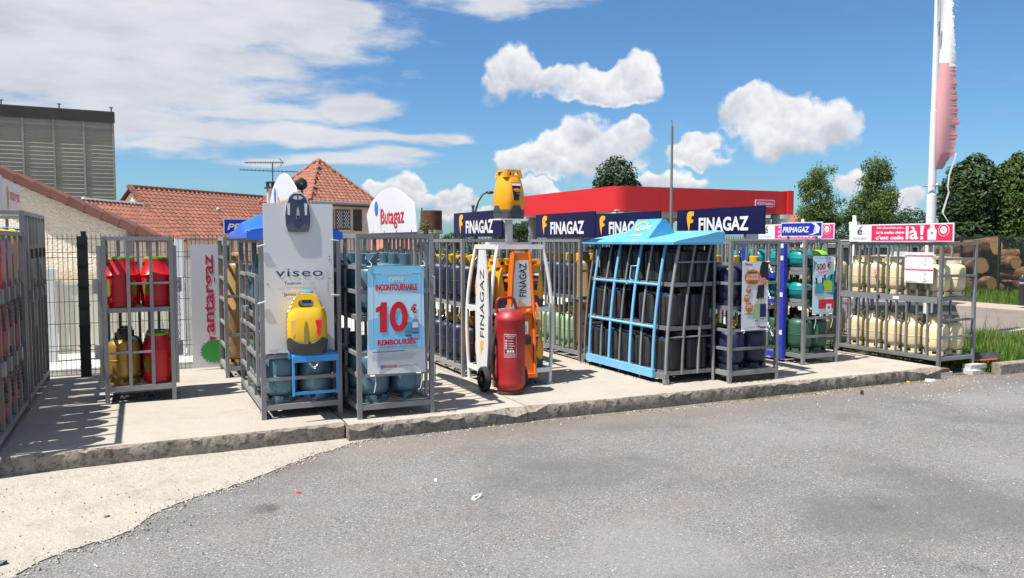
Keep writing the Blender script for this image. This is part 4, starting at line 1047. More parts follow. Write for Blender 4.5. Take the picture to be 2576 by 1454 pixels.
def hedge(label, px0, px1, d, h, n, leaf=M_LEAF, dep=.9, size=.06):
    a, b = P(px0, 600, d), P(px1, 600, d); a.z = b.z = 0; o = thing('hedge', label, 'hedge', a); dv_ = b - a; L = dv_.length; dn = dv_.normalized(); vs, fs = [], []
    for _ in range(n):
        s, w, z = RN.uniform(0, L), RN.uniform(-dep / 2, dep / 2), h * RN.random() ** .6; e = 1 + .12 * noise.noise((s * 1.5, w, z * 1.5))
        leafquad(vs, fs, dn * s + Vector((-dn.y, dn.x, 0)) * w + Vector((0, 0, z * e)), (rdir() + Vector((0, -.5, .5))).normalized(), size)
    me = bpy.data.meshes.new('foliage'); me.from_pydata(vs, [], fs); me.materials.append(leaf); link('foliage', me, o)
    st = MB()
    for i in range(int(L / 1.2) + 1): st.tube([dn * min(L, i * 1.2), dn * min(L, i * 1.2) + Vector((0, 0, h * .8))], .03, 5)
    st.build('stems', M_BARK, o); return o
hedge('clipped green hedge behind the wire fence in the middle', 900, 1330, 23, 1.45, 9000)
hedge('tall dark hedge behind the yellow bottle stand', 1243, 1328, 27, 2.35, 4000)
# low red-roofed houses far behind the fence
for i, (px0, px1, py, lab) in enumerate(((905, 965, 603, 'far low house with red roof seen through the teal cage'), (985, 1060, 601, 'far low house with red roof right of the dome sign'), (1975, 2040, 537, 'steep red roof peeping out beside the birch'))):
    d = 70.0; a, b = P(px0, py, d), P(px1, py, d); h = thing('distant_house', lab, 'building', (a.x, a.y, 0)); w = (b - a).length; zr = a.z; ze = zr - (1.0 if i < 2 else 1.5)
    X = (b - a).normalized(); Yv = Vector((-X.y, X.x, 0)); Z = Vector((0, 0, 1))
    solid('wall', [Vector((0, 0, 0)), X * w, X * w + Z * ze, Z * ze], Yv * 4, M_WALL2, h)
    rf = MB().add([-Yv * .3 + Z * ze - X * .2, X * (w + .2) - Yv * .3 + Z * ze, X * (w + .2) + Yv * 2 + Z * zr, -X * .2 + Yv * 2 + Z * zr, X * (w + .2) + Yv * 4.3 + Z * ze, -X * .2 + Yv * 4.3 + Z * ze], [(0, 1, 2, 3), (3, 2, 4, 5), (0, 3, 5), (1, 4, 2)]).build('roof', M_TILE, h, smooth=False)
    for k in range(3): wn = MB(); q = X * (w * (.2 + .28 * k)) - Yv * .02; wn.add([q + Z * (ze * .45), q + X * .5 + Z * (ze * .45), q + X * .5 + Z * (ze * .85), q + Z * (ze * .85)], [(0, 1, 2, 3)]); wn.build('window', GLASS, h, smooth=False)

# cream plastic gate panels and white post seen through the left fence
gt = thing('cream_gate', 'cream plank gate with a white post behind the left fence', 'gate')
gy = 13.2
def gq(px, py, y):
    a, b = ray(px, py); d = y / (FW.y + RT.y * a); return CAM + FW * d + RT * (a * d) + Vector((0, 0, b * d))
a, b = gq(142, 716, gy), gq(560, 716, gy); zz = a.z; n = int((b.x - a.x) / .14)
me = MB().box((0, 0, 0), (.134, .035, zz - .16)).mesh('plank', PVC, False)
for i in range(n): link('plank', me, gt, (a.x + .14 * (i + .5), gy, (zz + .16) / 2))
for z in (.13, zz + .02): MB().b2((a.x, gy - .03, z - .03), (a.x + n * .14, gy + .03, z + .03)).build('rail', PVC, gt, smooth=False)
p = gq(138, 676, gy); MB().b2((a.x - .13, gy - .06, 0), (a.x - .01, gy + .06, p.z)).build('post', PVCW, gt, smooth=False)
p = gq(449, 600, gy); MB().b2((p.x - .06, gy - .2, 0), (p.x + .06, gy - .08, p.z)).build('post', PVCW, gt, smooth=False)
p2 = gq(478, 650, gy); MB().b2((p2.x - .08, gy - .2, 0), (p2.x + .08, gy - .08, p2.z)).build('post', M_BLOCK, gt, smooth=False)
kb = MB(); kb.b2((-6, 11.6, -.02), (9, 12.2, .10)); struct(kb.build('yard_kerb', M_BLOCK))

# ---- right side: bar fence, white pillars, parked white van, grey skip, logs
def pillar(px, d, top, label):
    q = P(px, 600, d); o = thing('white_pillar', label, 'pillar', (q.x, q.y, 0), .3); z = P(px, top, d).z
    MB().b2((-.055, -.055, 0), (.055, .055, z - .30)).build('shaft', PVCW, o, smooth=False)
    c = MB(); c.b2((-.075, -.075, z - .30), (.075, .075, z - .13)); c.build('cap', PVCW, o, smooth=False)
    c = MB(); c.b2((-.03, -.03, z - .13), (.03, .03, z)); c.build('finial', PVCW, o, smooth=False)
pillar(2019.5, 16.5, 551, 'white capped pillar left of the blue PRIMAGAZ sign'); pillar(2149, 16.0, 542, 'white capped pillar at the left end of the crimson banner')
bf = thing('bar_fence', 'black vertical bar fence behind the cream cylinder cage', 'fence')
a, b = P(2085, 600, 17.2), P(2330, 600, 15.6); a.z = b.z = 0; n = 60; dvv = (b - a) / n
me = MB().box((0, 0, .62), (.016, .016, 1.24)).mesh('bar', BLACK, False)
for i in range(n + 1): link('bar', me, bf, a + dvv * i)
for z in (.12, 1.14): MB().beam(a + Vector((0, 0, z)), b + Vector((0, 0, z)), .03).build('rail', BLACK, bf, smooth=False)
vn = thing('parked_van', 'white parked van half hidden behind the black bar fence', 'van', (P(2170, 600, 22).x, P(2170, 600, 22).y, 0), -.35)
vb = MB(); prof = [(-2.3, .35), (-2.35, .9), (-2.0, 1.05), (-1.45, 1.30), (-.9, 1.62), (0, 1.66), (2.1, 1.60), (2.25, 1.3), (2.3, .4)]
vb.loft([[(x, y * .85, z * .82) for x, z in prof] for y in (-1, -.97, .97, 1)]); vb.build('body', paint('van_white', (.72, .72, .72), .3), vn)
for x in (-1.45, 1.45):
    for y in (-.80, .80):
        w = MB(); w.lathe([(.20, -.09), (.31, -.09), (.33, -.05), (.33, .05), (.31, .09), (.20, .09)], 20, (0, 0, 0), Matrix.Rotation(PI / 2, 3, 'X')); wo = w.build('wheel', RUBB, vn, (x, y, .33))
        MB().lathe([(0, -.08), (.2, -.09), (.2, .09), (0, .08)], 14, (0, 0, 0), Matrix.Rotation(PI / 2, 3, 'X')).build('rim', ALU, wo)
MB().add([(-1.30, -.862, 1.28), (-.85, -.862, 1.50), (-.1, -.862, 1.52), (-.1, -.862, 1.12), (-1.30, -.862, 1.12)], [(0, 1, 2, 3, 4)]).build('side_window', GLASS, vn, smooth=False)
sk = thing('grey_skip', 'grey steel skip with sloping end behind the cream cylinders', 'skip', (P(2300, 600, 14.6).x, P(2300, 600, 14.6).y, 0), -.42)
s_ = MB(); s_.prism([(-.9, .05), (.25, .05), (.58, .42), (.50, .62), (-1.1, .62), (-1.1, .3)], -.5, .5); s_.build('tub', paint('skip_grey', (.16, .165, .175), .6, .2, .4), sk, smooth=False)
MB().b2((-1.12, -.53, .60), (.52, .53, .66)).build('rim', paint('skip_grey', (.16, .165, .175)), sk, smooth=False)
cv = thing('site_cabin', 'long white cabin seen between the cage posts under the hedge', 'building', (P(2330, 600, 34).x, P(2330, 600, 34).y, 0), -.5)
MB().b2((-5, -1, .2), (2.2, 1, 1.62)).build('wall', PVCW, cv, smooth=False); MB().b2((-5.1, -1.1, 1.62), (2.3, 1.1, 1.78)).build('roof', PVCW, cv, smooth=False)
for k in range(4): MB().b2((-4.6 + 1.7 * k, -1.03, .75), (-3.6 + 1.7 * k, -1.0, 1.45)).build('window', GLASS, cv, smooth=False)

# log pile behind a mesh fence
def log(px, py, d, r, L, az, lab, tilt=0.0, grp='logs in the pile'):
    q = P(px, py, d); o = thing('log', lab, 'log', q, 0, grp); dr = (RT * math.cos(az) + FW * math.sin(az)) * math.cos(tilt) + Vector((0, 0, math.sin(tilt)))
    x = dr.cross(Vector((0, 0, 1))).normalized(); y = x.cross(dr); rings = []; n = 16
    for i in range(9):
        t = -L + L * i / 8; rings.append([tuple(dr * t + (x * math.cos(2 * PI * j / n) + y * math.sin(2 * PI * j / n)) * r * (1 + .05 * noise.noise((t * .8 + px, j * .7, py * .1)) + .04 * math.sin(j * 2.1 + px)) * (1 + .03 * (8 - i) / 8)) for j in range(n)])
    mb = MB(); mb.loft(rings, False); mb.build('bark', BARKLOG, o)
    mb = MB(); mb.add(rings[-1], [tuple(range(n))]); mb.build('cut_face', WOODCUT, o, smooth=False)
    mb = MB(); mb.add(rings[0], [tuple(range(n))]); mb.build('cut_face', WOODCUT, o, smooth=False)
L_ = [(2506, 618, 25.0, .34, 2.6, -1.2, 'biggest log on top of the pile with a ragged orange cut', .12), (2560, 640, 26.5, .22, 2.0, -.15, 'long pale log at upper right of the pile', 0),
      (2556, 660, 24.6, .24, 2.4, -1.35, 'log with a round orange end at the right edge', .0), (2600, 690, 24.2, .26, 2.4, -1.3, 'log low at the right edge of the pile', 0),
      (2470, 668, 25.2, .30, 1.6, -1.5, 'short log with a broad yellow end in the middle of the pile', .0), (2415, 655, 26.0, .30, 2.2, -.5, 'brown log at the left of the pile behind the cage', .05),
      (2400, 700, 26.0, .30, 2.2, -.4, 'lower brown log behind the cage corner', 0), (2494, 712, 25.0, .24, 1.9, -1.3, 'low log with an orange end near the weeds', 0), (2545, 722, 25.2, .2, 1.6, -.3, 'grey barked log at the foot of the pile', 0), (2445, 722, 25.6, .25, 1.8, -.4, 'bottom log left of centre in the pile', 0), (2520, 676, 26.2, .24, 2.2, -.2, 'shaded log in the middle of the pile', 0), (2580, 715, 25.4, .26, 2.0, -1.4, 'stump-like log at the right foot of the pile', .0)]
for t_ in L_: log(t_[0], t_[1], t_[2], t_[3] * .84, *t_[4:7], t_[7])
lf = thing('site_fence', 'fine wire fence in front of the stacked logs', 'fence'); a, b = P(2330, 600, 25.6), P(2620, 600, 22.6); a.z = b.z = .0; n = 150
mb = MB(); dvv = (b - a) / n
for i in range(n + 1): p = a + dvv * i; mb.box((p.x, p.y, .98), (.008, .008, 1.8))
for z in (.15, .7, 1.2, 1.7, 1.85): mb.beam(a + Vector((0, 0, z)), b + Vector((0, 0, z)), .008)
mb.build('wire_panel', DKGRN, lf, smooth=False)
for i in (0, 50, 100, 150): p = a + dvv * i; MB().b2((p.x - .03, p.y - .03, 0), (p.x + .03, p.y + .03, 1.92)).build('post', DKGRN, lf, smooth=False)
bo = thing('bollard', 'black bollard cut by the right edge of the picture', 'bollard', (P(2570, 772, 20.2).x, P(2570, 772, 20.2).y, .1))
MB().lathe([(.075, 0), (.075, .62), (.085, .63), (.085, .68), (.06, .74), (.035, .78), (0, .80)], 16).build('shaft', BLACK, bo); MB().lathe([(.078, .55), (.078, .60)], 16).build('band', ALU, bo)

# grass verge, kerb and weeds
def grass(name, label_kind, area, n, h0, h1, mat, seeds=0):
    vs, fs = [], []
    for _ in range(n):
        x, y = area(); h = RN.uniform(h0, h1) * (.7 + .6 * noise.noise((x * 1.3, y * 1.3, 0)) + .3); a = RN.uniform(0, 2 * PI); w = RN.uniform(.003, .007); l = RN.uniform(.1, .5) * h
        d = Vector((math.cos(a), math.sin(a), 0)); s = Vector((-d.y, d.x, 0)) * w; o = len(vs); p = Vector((x, y, .0))
        vs += [p - s, p + s, p + d * l * .35 + Vector((0, 0, h * .6)) + s * .8, p + d * l * .35 + Vector((0, 0, h * .6)) - s * .8, p + d * l + Vector((0, 0, h))]
        fs += [(o, o + 1, o + 2, o + 3), (o + 3, o + 2, o + 4)]
    me = bpy.data.meshes.new(name); me.from_pydata(vs, [], fs); me.materials.append(mat); o = link(name, me); o['kind'] = 'stuff'; return o
def ar():
    while 1:
        x, y = RN.uniform(10.12, 15.2), RN.uniform(6.85, 10.2)
        if y < 9.6 - (x - 10) * .16 + .3 * noise.noise((x, y, 3)): return x, y
grass('grass_verge', '', ar, 22000, .10, .26, M_GRASS); grass('seed_grass', '', ar, 260, .35, .62, M_STRAW)
grass('far_weeds', '', lambda: (RN.uniform(21.1, 24.0), RN.uniform(12.0, 20)), 6000, .12, .42, M_GRASS)
grass('fence_weeds', '', lambda: (RN.uniform(-2.5, 2.5), RN.uniform(10.80, 10.95)), 260, .04, .12, M_GRASS)
kb = thing('kerb_stone', 'grey concrete kerb stone in front of the grass at far right', 'kerb', (10.12, 6.62, 0))
me = MB(); prof = [(0, -.02), (0, .13), (.015, .145), (.13, .145), (.13, -.02)]
me.loft([[(x, y, z) for y, z in prof] for x in (0, .012, .98, .99)]); kme = me.mesh('kerb', M_CURB)
link('block', kme, kb); link('block', kme, kb, (1.0, 0, 0)); link('block', kme, kb, (2.0, 0, 0)); link('block', kme, kb, (3.0, .0, 0))
# soil under the corner of the last cage
sheet('soil_patch', [(9.1, 6.95), (10.15, 6.75), (10.15, 10.7), (9.1, 10.7)], .004, concrete('dark_soil', (.11, .085, .06), (.05, .04, .03), .6, .5, 30, 1.0))

# flagpole with a torn flag
fp = thing('flagpole', 'tall white flagpole behind the crimson banner', 'flagpole'); d = 14.0; q = P(2339, 640, d); fp.location = (q.x, q.y, 0)
H = 7.2; MB().lathe([(.082, 0), (.080, 1.9), (.080, 2.55), (.064, 2.56), (.062, 4.0), (.054, 4.01), (.050, H), (0, H + .02)], 18).build('pole', WHITE, fp)
zb = P(2345, 468, d).z; MB().tube([Vector((0, 0, zb)) + (RT * math.cos(a) * .13 + FW * math.sin(a) * .10) for a in [2 * PI * i / 14 for i in range(14)]], .010, 6, closed=True).build('ring', ALU, fp)
kn = MB(); kn.sphere(tuple(RT * .045 - FW * .09 + Vector((0, 0, zb + .01))), .035, 10, 8); kn.build('shackle', ALU, fp)
fl = thing('torn_flag', 'frayed white and faded red flag hanging along the white pole', 'flag', (q.x, q.y, 0))
def flagpart(name, y0, y1, left, right, mat, rag):
    mb = MB(); n = int((y1 - y0) / 2.5); rows = []
    for i in range(n + 1):
        py = y0 + (y1 - y0) * i / n; xl, xb = left(py), right(py); xr = rag * (noise.noise((py * .06, 1, 0)) * 10 + noise.noise((py * .3, 2, 0)) * 8)
        row = []
        for j in range(7):
            s = j / 6; a, b = ray(xl + (xb - xl) * s + (xr if j == 6 else xr * .35 if j == 5 else 0), py); dd = d - .075 + .035 * math.sin(s * 4 + py * .011) + .03 * s
            p = CAM + FW * dd + RT * (a * dd) + Vector((0, 0, b * dd)); row.append((p.x - q.x, p.y - q.y, p.z))
        rows.append(row)
    mb.add([p for r in rows for p in r], [(i * 7 + j, i * 7 + j + 1, (i + 1) * 7 + j + 1, (i + 1) * 7 + j) for i in range(n) for j in range(6)])
    return mb.build(name, mat, fl)
lx = lambda y: 2358 - y * .008
flagpart('white_cloth', -60, 168, lx, lambda y: 2396 + y * .06, CLOTHW, .6)
flagpart('red_cloth', 158, 426, lx, lambda y: (2402 + (y - 150) * .06) if y < 300 else (2410 - (y - 300) * .09 if y < 385 else 2402 - (y - 385) * .8), CLOTHP, .9)
def strip(pts, w, mat=CLOTHW):
    mb = MB(); vs = []
    for i, (x, y) in enumerate(pts):
        for s in (-1, 1): p = P(x + s * w * (.6 + .5 * noise.noise((y * .07, i, 0))), y + s, d - .12); vs.append((p.x - q.x, p.y - q.y, p.z))
    mb.add(vs, [(2 * i, 2 * i + 1, 2 * i + 3, 2 * i + 2) for i in range(len(pts) - 1)]); mb.build('loose_strip', mat, fl)
strip([(2406, 385), (2398, 410), (2388, 440), (2384, 470), (2387, 484), (2380, 505), (2371, 535), (2382, 552), (2392, 567)], 3.2)
for x, y in ((2400, 12), (2398, 24), (2404, 116), (2406, 200), (2412, 318)): strip([(x - 8, y), (x - 1, y - 3), (x + 6, y + 1), (x + 9, y + 4)], 3.0, CLOTHW if y < 150 else CLOTHP)
p0 = P(2362, 72, d - .09); tb = MB(); tb.box((p0.x - q.x, p0.y - q.y, p0.z), (.05, .01, .24)); tb.build('dark_patch', PMID, fl)

# ================================================================ cages and what stands in them
ZP = .15
def grate(parent, x0, x1, y0, y1, z, mat=None, name='grate', step=.075):
    mb = MB(); k = y0 + .03
    while k < y1 - .02: mb.b2((x0, k, z - .012), (x1, k + .022, z)); k += step
    return mb.build(name, mat or GALV, parent, smooth=False)
def cage(label, u0, u1, v0, v1, h, shelves=(.92,), left=0, right=0, back=0, fh=(), lh=(), fx=(), zb=.13, t=.040, zg=ZP, name='gas_cage', legs=None, group='steel gas cages', bw=.022):
    o = thing(name, label, 'cage', (u0, v0, zg), 0, group); W_, D_ = u1 - u0, v1 - v0; e = .002; L = legs or (0, 0, 0, 0)
    for i, (x, y) in enumerate(((0, 0), (W_ - t, 0), (0, D_ - t), (W_ - t, D_ - t))): bar('post', o, (x, y, -L[i]), (x + t, y + t, h))
    def ring(z0, z1, nm):
        bar(nm, o, (t, e, z0), (W_ - t, t - e, z1)); bar(nm, o, (t, D_ - t + e, z0), (W_ - t, D_ - e, z1))
        bar(nm, o, (e, t, z0), (t - e, D_ - t, z1)); bar(nm, o, (W_ - t + e, t, z0), (W_ - e, D_ - t, z1))
    ring(h - t, h - e, 'top_rail'); ring(zb - .05, zb, 'bottom_rail'); grate(o, t, W_ - t, t, D_ - t, zb - .002, name='floor_grate')
    for s in shelves:
        a = t + .001
        bar('shelf_rail', o, (a, .034, s - .045), (W_ - a, .064, s)); bar('shelf_rail', o, (a, D_ - .064, s - .045), (W_ - a, D_ - .034, s))
        bar('shelf_rail', o, (.034, a + .03, s - .045), (.064, D_ - a - .03, s)); bar('shelf_rail', o, (W_ - .064, a + .03, s - .045), (W_ - .034, D_ - a - .03, s))
        grate(o, .065, W_ - .065, .065, D_ - .065, s - .003, name='shelf_grate')
    def vbars(n, x0, x1):
        for i in range(1, n + 1):
            y = t + (D_ - 2 * t) * i / (n + 1); bar('upright', o, (x0, y - bw / 2, zb), (x1, y + bw / 2, h - t))
    if left: vbars(left, .006, .032)
    if right: vbars(right, W_ - .032, W_ - .006)
    for i in range(1, back + 1):
        x = t + (W_ - 2 * t) * i / (back + 1); bar('upright', o, (x - .014, D_ - .032, zb), (x + .014, D_ - .006, h - t))
    for x in fx: bar('upright', o, (x * W_ - .016, .004, zb), (x * W_ + .016, .032, h - t))
    for z in fh: bar('cross_rail', o, (t, .005, z - .016), (W_ - t, .031, z + .016))
    for z in lh: bar('cross_rail', o, (.005, t, z - .016), (.031, D_ - t, z + .016))
    return o
FIRST = ['first', 'second', 'third', 'fourth', 'fifth', 'sixth', 'seventh', 'eighth']
def fill(kind, name, desc, place, row, u0, u1, v0, v1, z, nu, nv, group, skip=(), rz=None, zg=ZP, cat='gas cylinder', jit=.006, face=None):
    side = {1: ['middle'], 2: ['left', 'right'], 3: ['left', 'middle', 'right']}[nu]; r_ = random.Random(len(desc) * 31 + int(z * 100) + len(place))
    for i in range(nu):
        for j in range(nv):
            if (i, j) in skip: continue
            x = u0 + (u1 - u0) * (i + .5) / nu + r_.uniform(-jit, jit); y = v0 + (v1 - v0) * (j + .5) / nv + r_.uniform(-jit, jit)
            a = r_.uniform(0, 6.28) if rz is None else rz + r_.uniform(-.06, .06)
            lab = f'{desc} in the {place}, {row} row, {FIRST[j]} from front' + (f', {side[i]} side' if nu > 1 else '')
            kind.put(name, lab, cat, (x, y, zg + z + .001), a, group)

# -- left edge: two long cages in shade
cage('dark shaded cage of red bottles cut by the left edge, nearest the kerb', -1.68, -.98, 6.78, 8.56, 1.68, (.635, 1.13), 3, 4, 3, bw=.036, legs=(.145, .145, 0, 0))
bx = cage('taller shaded cage behind the one at the left edge, bearing a clear sign', -1.70, -.98, 8.66, 10.42, 1.88, (.62, 1.22), 4, 5, 3, bw=.036)
for lv, z in (('lower', .14), ('middle', .64), ('upper', 1.135)): fill(K_RED, 'gas_cylinder', 'red plastic gas bottle', 'left-edge cage', lv, -1.64, -1.03, 6.83, 8.52, z, 2, 5, 'red bottles in the left-edge cages', skip=[(0, 0)])
fill(K_RED, 'gas_cylinder', 'red plastic gas bottle', 'tall left cage', 'bottom', -1.65, -1.04, 8.72, 10.36, .14, 2, 4, 'red bottles in the left-edge cages')
fill(K_NAVY, 'gas_cylinder', 'dark gas cylinder', 'tall left cage', 'middle', -1.65, -1.04, 8.72, 10.36, .625, 2, 4, 'dark cylinders in the tall left cage')
fill(K_VIS_Y, 'gas_cylinder', 'yellow plastic bottle', 'tall left cage', 'top', -1.65, -1.04, 8.72, 10.36, 1.225, 2, 4, 'yellow bottles in the tall left cage')
# latch boxes and chains along their right-hand faces
for (par, vv, zs) in ((None, 0, 0),):
    la = [o for o in COL.objects if o.name.startswith('gas_cage')]
    for k in range(4):
        for z in (1.12, .56):
            o_ = la[0]; bar('latch_box', o_, (.69, .30 + k * .32, z), (.72, .38 + k * .32, z + .11)); chain(o_, [(.705, .34 + k * .32, z), (.71, .42 + k * .32, z - .22), (.70, .50 + k * .32, z - .08)], .012, DGREY)
    for k in range(4): bar('latch_box', la[1], (.71, .30 + k * .36, 1.0), (.74, .36 + k * .36, 1.12)); bar('hinge', la[1], (.712, .48 + k * .36, 1.42), (.735, .52 + k * .36, 1.52), BLACK)

# -- small open cage with red bottles and a gold cylinder
cC = cage('small two-shelf cage of red bottles and a gold cylinder, left of the banner', -.35, .29, 8.61, 9.27, 1.64, (.94,), 0, 0, 5, fx=(.36, .68), zb=.17)
for (a, b, z) in ((.36, .68, 1.18), (.68, .96, 1.18), (.05, .36, .50), (.36, .68, .50)): bar('cross_rail', cC, (a * .64 + .017, .006, z - .010), (b * .64 - .017, .03, z + .010))
for s, x in ((-1, -.035), (1, .642)):
    d = thing('cage_door', ('left' if s < 0 else 'right') + '-hand door leaf folded back along the small red bottle cage', 'door', (-.35 + x, 8.63, ZP + .17))
    bar('frame', d, (0, 0, 0), (.03, .03, 1.38)); bar('frame', d, (0, .58, 0), (.03, .61, 1.38)); bar('frame', d, (.001, .03, 1.35), (.029, .58, 1.379)); bar('frame', d, (.001, .03, .001), (.029, .58, .03)); bar('frame', d, (.001, .03, .68), (.029, .58, .71))
    for k in range(3): bar('upright', d, (.005, .15 + k * .14, .03), (.025, .17 + k * .14, 1.35))
    for z in (.28, .92): bar('latch_box', d, (-.04 if s < 0 else .03, -.012, z), (.0 if s < 0 else .07, .06, z + .14))
    chain(d, [(.015 + .02 * s, -.01, 1.05), (.02 + .025 * s, -.02, .62), (.015 + .02 * s, -.015, .38)] if s > 0 else [(.05, -.01, 1.2), (.06, .0, .95)], .017)
for i, (x, y, lab) in enumerate(((-.19, 8.82, 'red plastic gas bottle on the upper shelf, front left, of the small cage'), (.135, 8.82, 'red plastic gas bottle on the upper shelf, front right, of the small cage'), (-.17, 9.12, 'red plastic gas bottle hidden behind two others on the small cage shelf'), (.145, 9.12, 'red plastic gas bottle at the back right of the small cage shelf'))):
    K_RED.put('gas_cylinder', lab, 'gas cylinder', (x, y, ZP + .942), .06 + i * .09, 'red bottles in the small cage')
K_RED.put('gas_cylinder', 'red plastic gas bottle with green ring beside the gold cylinder below', 'gas cylinder', (.13, 8.82, ZP + .172), .12, 'red bottles in the small cage')
K_GOLD.put('gas_cylinder', 'gold painted steel gas cylinder at the lower left of the small cage', 'gas cylinder', (-.18, 8.82, ZP + .172), .7)
K_DGRN.put('gas_cylinder', 'dark steel cylinder behind the gold one in the small cage', 'gas cylinder', (-.16, 9.10, ZP + .172), 1.7)
K_RED.put('gas_cylinder', 'shaded red bottle at the bottom back of the small cage', 'gas cylinder', (.14, 9.11, ZP + .172), 1.1, 'red bottles in the small cage')

# -- tall tan cylinders by the fence
cage('cage of tall tan cylinders against the fence, right of the red-lettered banner', .86, 1.56, 9.72, 10.46, 1.64, (), 0, 0, 4, fh=(.5, .95, 1.35), lh=(.35, .62, .90, 1.15, 1.40), fx=(.5,))
fill(K_TAN, 'gas_cylinder', 'tall tan gas cylinder', 'fence-side cage', 'single', .90, 1.52, 9.76, 10.42, .14, 2, 2, 'tall tan cylinders by the fence')

# -- teal cage with the white board
cE = cage('steel cage with teal cylinders carrying the tall white board', .94, 1.66, 7.28, 8.90, 1.62, (.90,), 2, 6, 4, fh=(.36, .56, 1.10, 1.33), lh=(.32, .54, .76, 1.02, 1.26))
bar('door_stile', cE, (-.032, .06, .30), (-.004, .09, 1.30)); bar('door_stile', cE, (-.032, .78, .30), (-.004, .81, 1.30))
for z in (.315, .56, .80, 1.05, 1.285): bar('door_rail', cE, (-.030, .09, z - .014), (-.006, .78, z + .014))
hd = MB(); hd.tube([(-.03, .60, .98), (-.085, .60, .98), (-.085, .60, .82), (-.03, .60, .82)], .008, 6); hd.build('door_handle', GALV, cE)
fill(K_TEAL, 'gas_cylinder', 'teal steel gas cylinder', 'white-board cage', 'lower', .98, 1.62, 7.32, 7.98, .132, 2, 2, 'teal cylinders in the white-board cage', skip=[(0, 1)])
fill(K_TEAL, 'gas_cylinder', 'teal steel gas cylinder', 'white-board cage', 'upper', .98, 1.62, 7.32, 8.86, .905, 2, 4, 'teal cylinders in the white-board cage', skip=[(0, 0), (0, 1)])
for k, (y, z, w) in enumerate(((7.48, .905, 'front of the upper shelf'), (7.82, .905, 'middle of the upper shelf'), (7.80, .132, 'floor'))):
    K_VIS_B.put('gas_cylinder', f'bright blue plastic bottle on the {w} in the white-board cage', 'gas cylinder', (1.14, y, ZP + z + .001), -1.45, 'bright blue bottles in the white-board cage')
fill(K_DGRNT, 'gas_cylinder', 'tall green', 'white-board cage rear', 'back', .98, 1.62, 8.20, 8.86, .132, 2, 2, 'tall green cylinders in the white-board cage', skip=[(1, 0), (1, 1), (0, 0)]) if 0 else None
fill(K_DGRN, 'gas_cylinder', 'dark green gas cylinder', 'white-board cage', 'rear', .98, 1.62, 8.10, 8.86, .132, 2, 2, 'green cylinders in the white-board cage')
# blue moulded roof on it
rfE = thing('blue_cage_roof', 'bright blue moulded plastic roof with a rounded hump over the white-board cage', 'roof', (.94, 7.28, ZP + 1.62))
m = MB(); secs = []
for i in range(19):
    y = .0 + 1.66 * i / 18; hump = math.exp(-((y - .85) / .36) ** 2)
    z = .10 + .13 * hump; lo = .0
    secs.append([(-.09, y, lo), (-.09, y, .05), (-.06, y, z * .55 + .02), (.10, y, z), (.36, y, z * 1.08), (.62, y, z), (.70, y, z * .55 + .02), (.735, y, .05), (.735, y, lo)])
m.loft(secs); m.build('shell', BLUE, rfE)
lp = MB(); lp.b2((-.10, -.004, -.012), (.74, .02, .062)); lp.build('lip', BLUE, rfE, smooth=False)

# -- teal cage with the blue poster
cF = cage('steel cage with teal cylinders carrying the pale blue poster', 1.72, 2.44, 6.94, 8.46, 1.66, (.92,), 2, 9, 5, fh=(.39, .58, 1.14, 1.36), lh=(.39, .58, 1.14, 1.36))
fill(K_TEAL, 'gas_cylinder', 'teal steel gas cylinder', 'blue-poster cage', 'upper', 1.76, 2.40, 6.99, 8.42, .925, 2, 4, 'teal cylinders in the blue-poster cage')
fill(K_TEAL, 'gas_cylinder', 'teal steel gas cylinder', 'blue-poster cage', 'lower', 1.76, 2.40, 6.99, 8.42, .132, 2, 4, 'teal cylinders in the blue-poster cage', skip=[(1, 0)])
K_TEAL.put('gas_cylinder', 'teal gas cylinder standing upside down in the blue-poster cage', 'gas cylinder', (2.24, 7.18, ZP + .132 + .50), .4, None, (PI, 0, .3))
for z in (1.27, .46): h_ = MB(); h_.tube([(.71, -.004, z), (.71, -.05, z), (.71, -.05, z - .16), (.71, -.004, z - .16)], .007, 6); h_.build('door_handle', GALV, cF)

# -- long rack of navy cylinders behind the white stand
cage('steel rack of navy cylinders with yellow caps, behind the white stand', 3.38, 4.10, 8.63, 10.45, 1.62, (.86,), 6, 7, 4)
fill(K_NAVY, 'gas_cylinder', 'navy gas cylinder', 'rack behind the stand', 'upper', 3.42, 4.06, 8.68, 10.40, .865, 2, 5, 'navy cylinders behind the white stand')
fill(K_NAVY, 'gas_cylinder', 'navy gas cylinder', 'rack behind the stand', 'lower', 3.42, 4.06, 8.68, 10.40, .132, 2, 5, 'navy cylinders behind the white stand')
# -- rack behind the sky blue cage
cage('steel rack of mixed cylinders behind the sky blue cage', 5.22, 5.94, 9.08, 10.55, 1.62, (.86,), 9, 7, 4, fh=(.5, 1.2))
K_TAN.put('gas_cylinder', 'tall tan cylinder at the near corner of the mixed rack', 'gas cylinder', (5.42, 9.30, ZP + .133), 1.0, 'tall tan cylinders in the mixed rack'); K_TAN.put('gas_cylinder', 'second tall tan cylinder tucked behind the sky blue cage', 'gas cylinder', (5.76, 9.30, ZP + .133), 2.0, 'tall tan cylinders in the mixed rack')
fill(K_NAVY, 'gas_cylinder', 'navy gas cylinder', 'mixed rack', 'upper', 5.26, 5.90, 9.50, 10.50, .865, 2, 3, 'navy cylinders in the mixed rack')
fill(K_LGRN, 'gas_cylinder', 'pale green gas cylinder', 'mixed rack', 'lower', 5.26, 5.90, 9.50, 10.50, .132, 2, 3, 'pale green cylinders in the mixed rack')

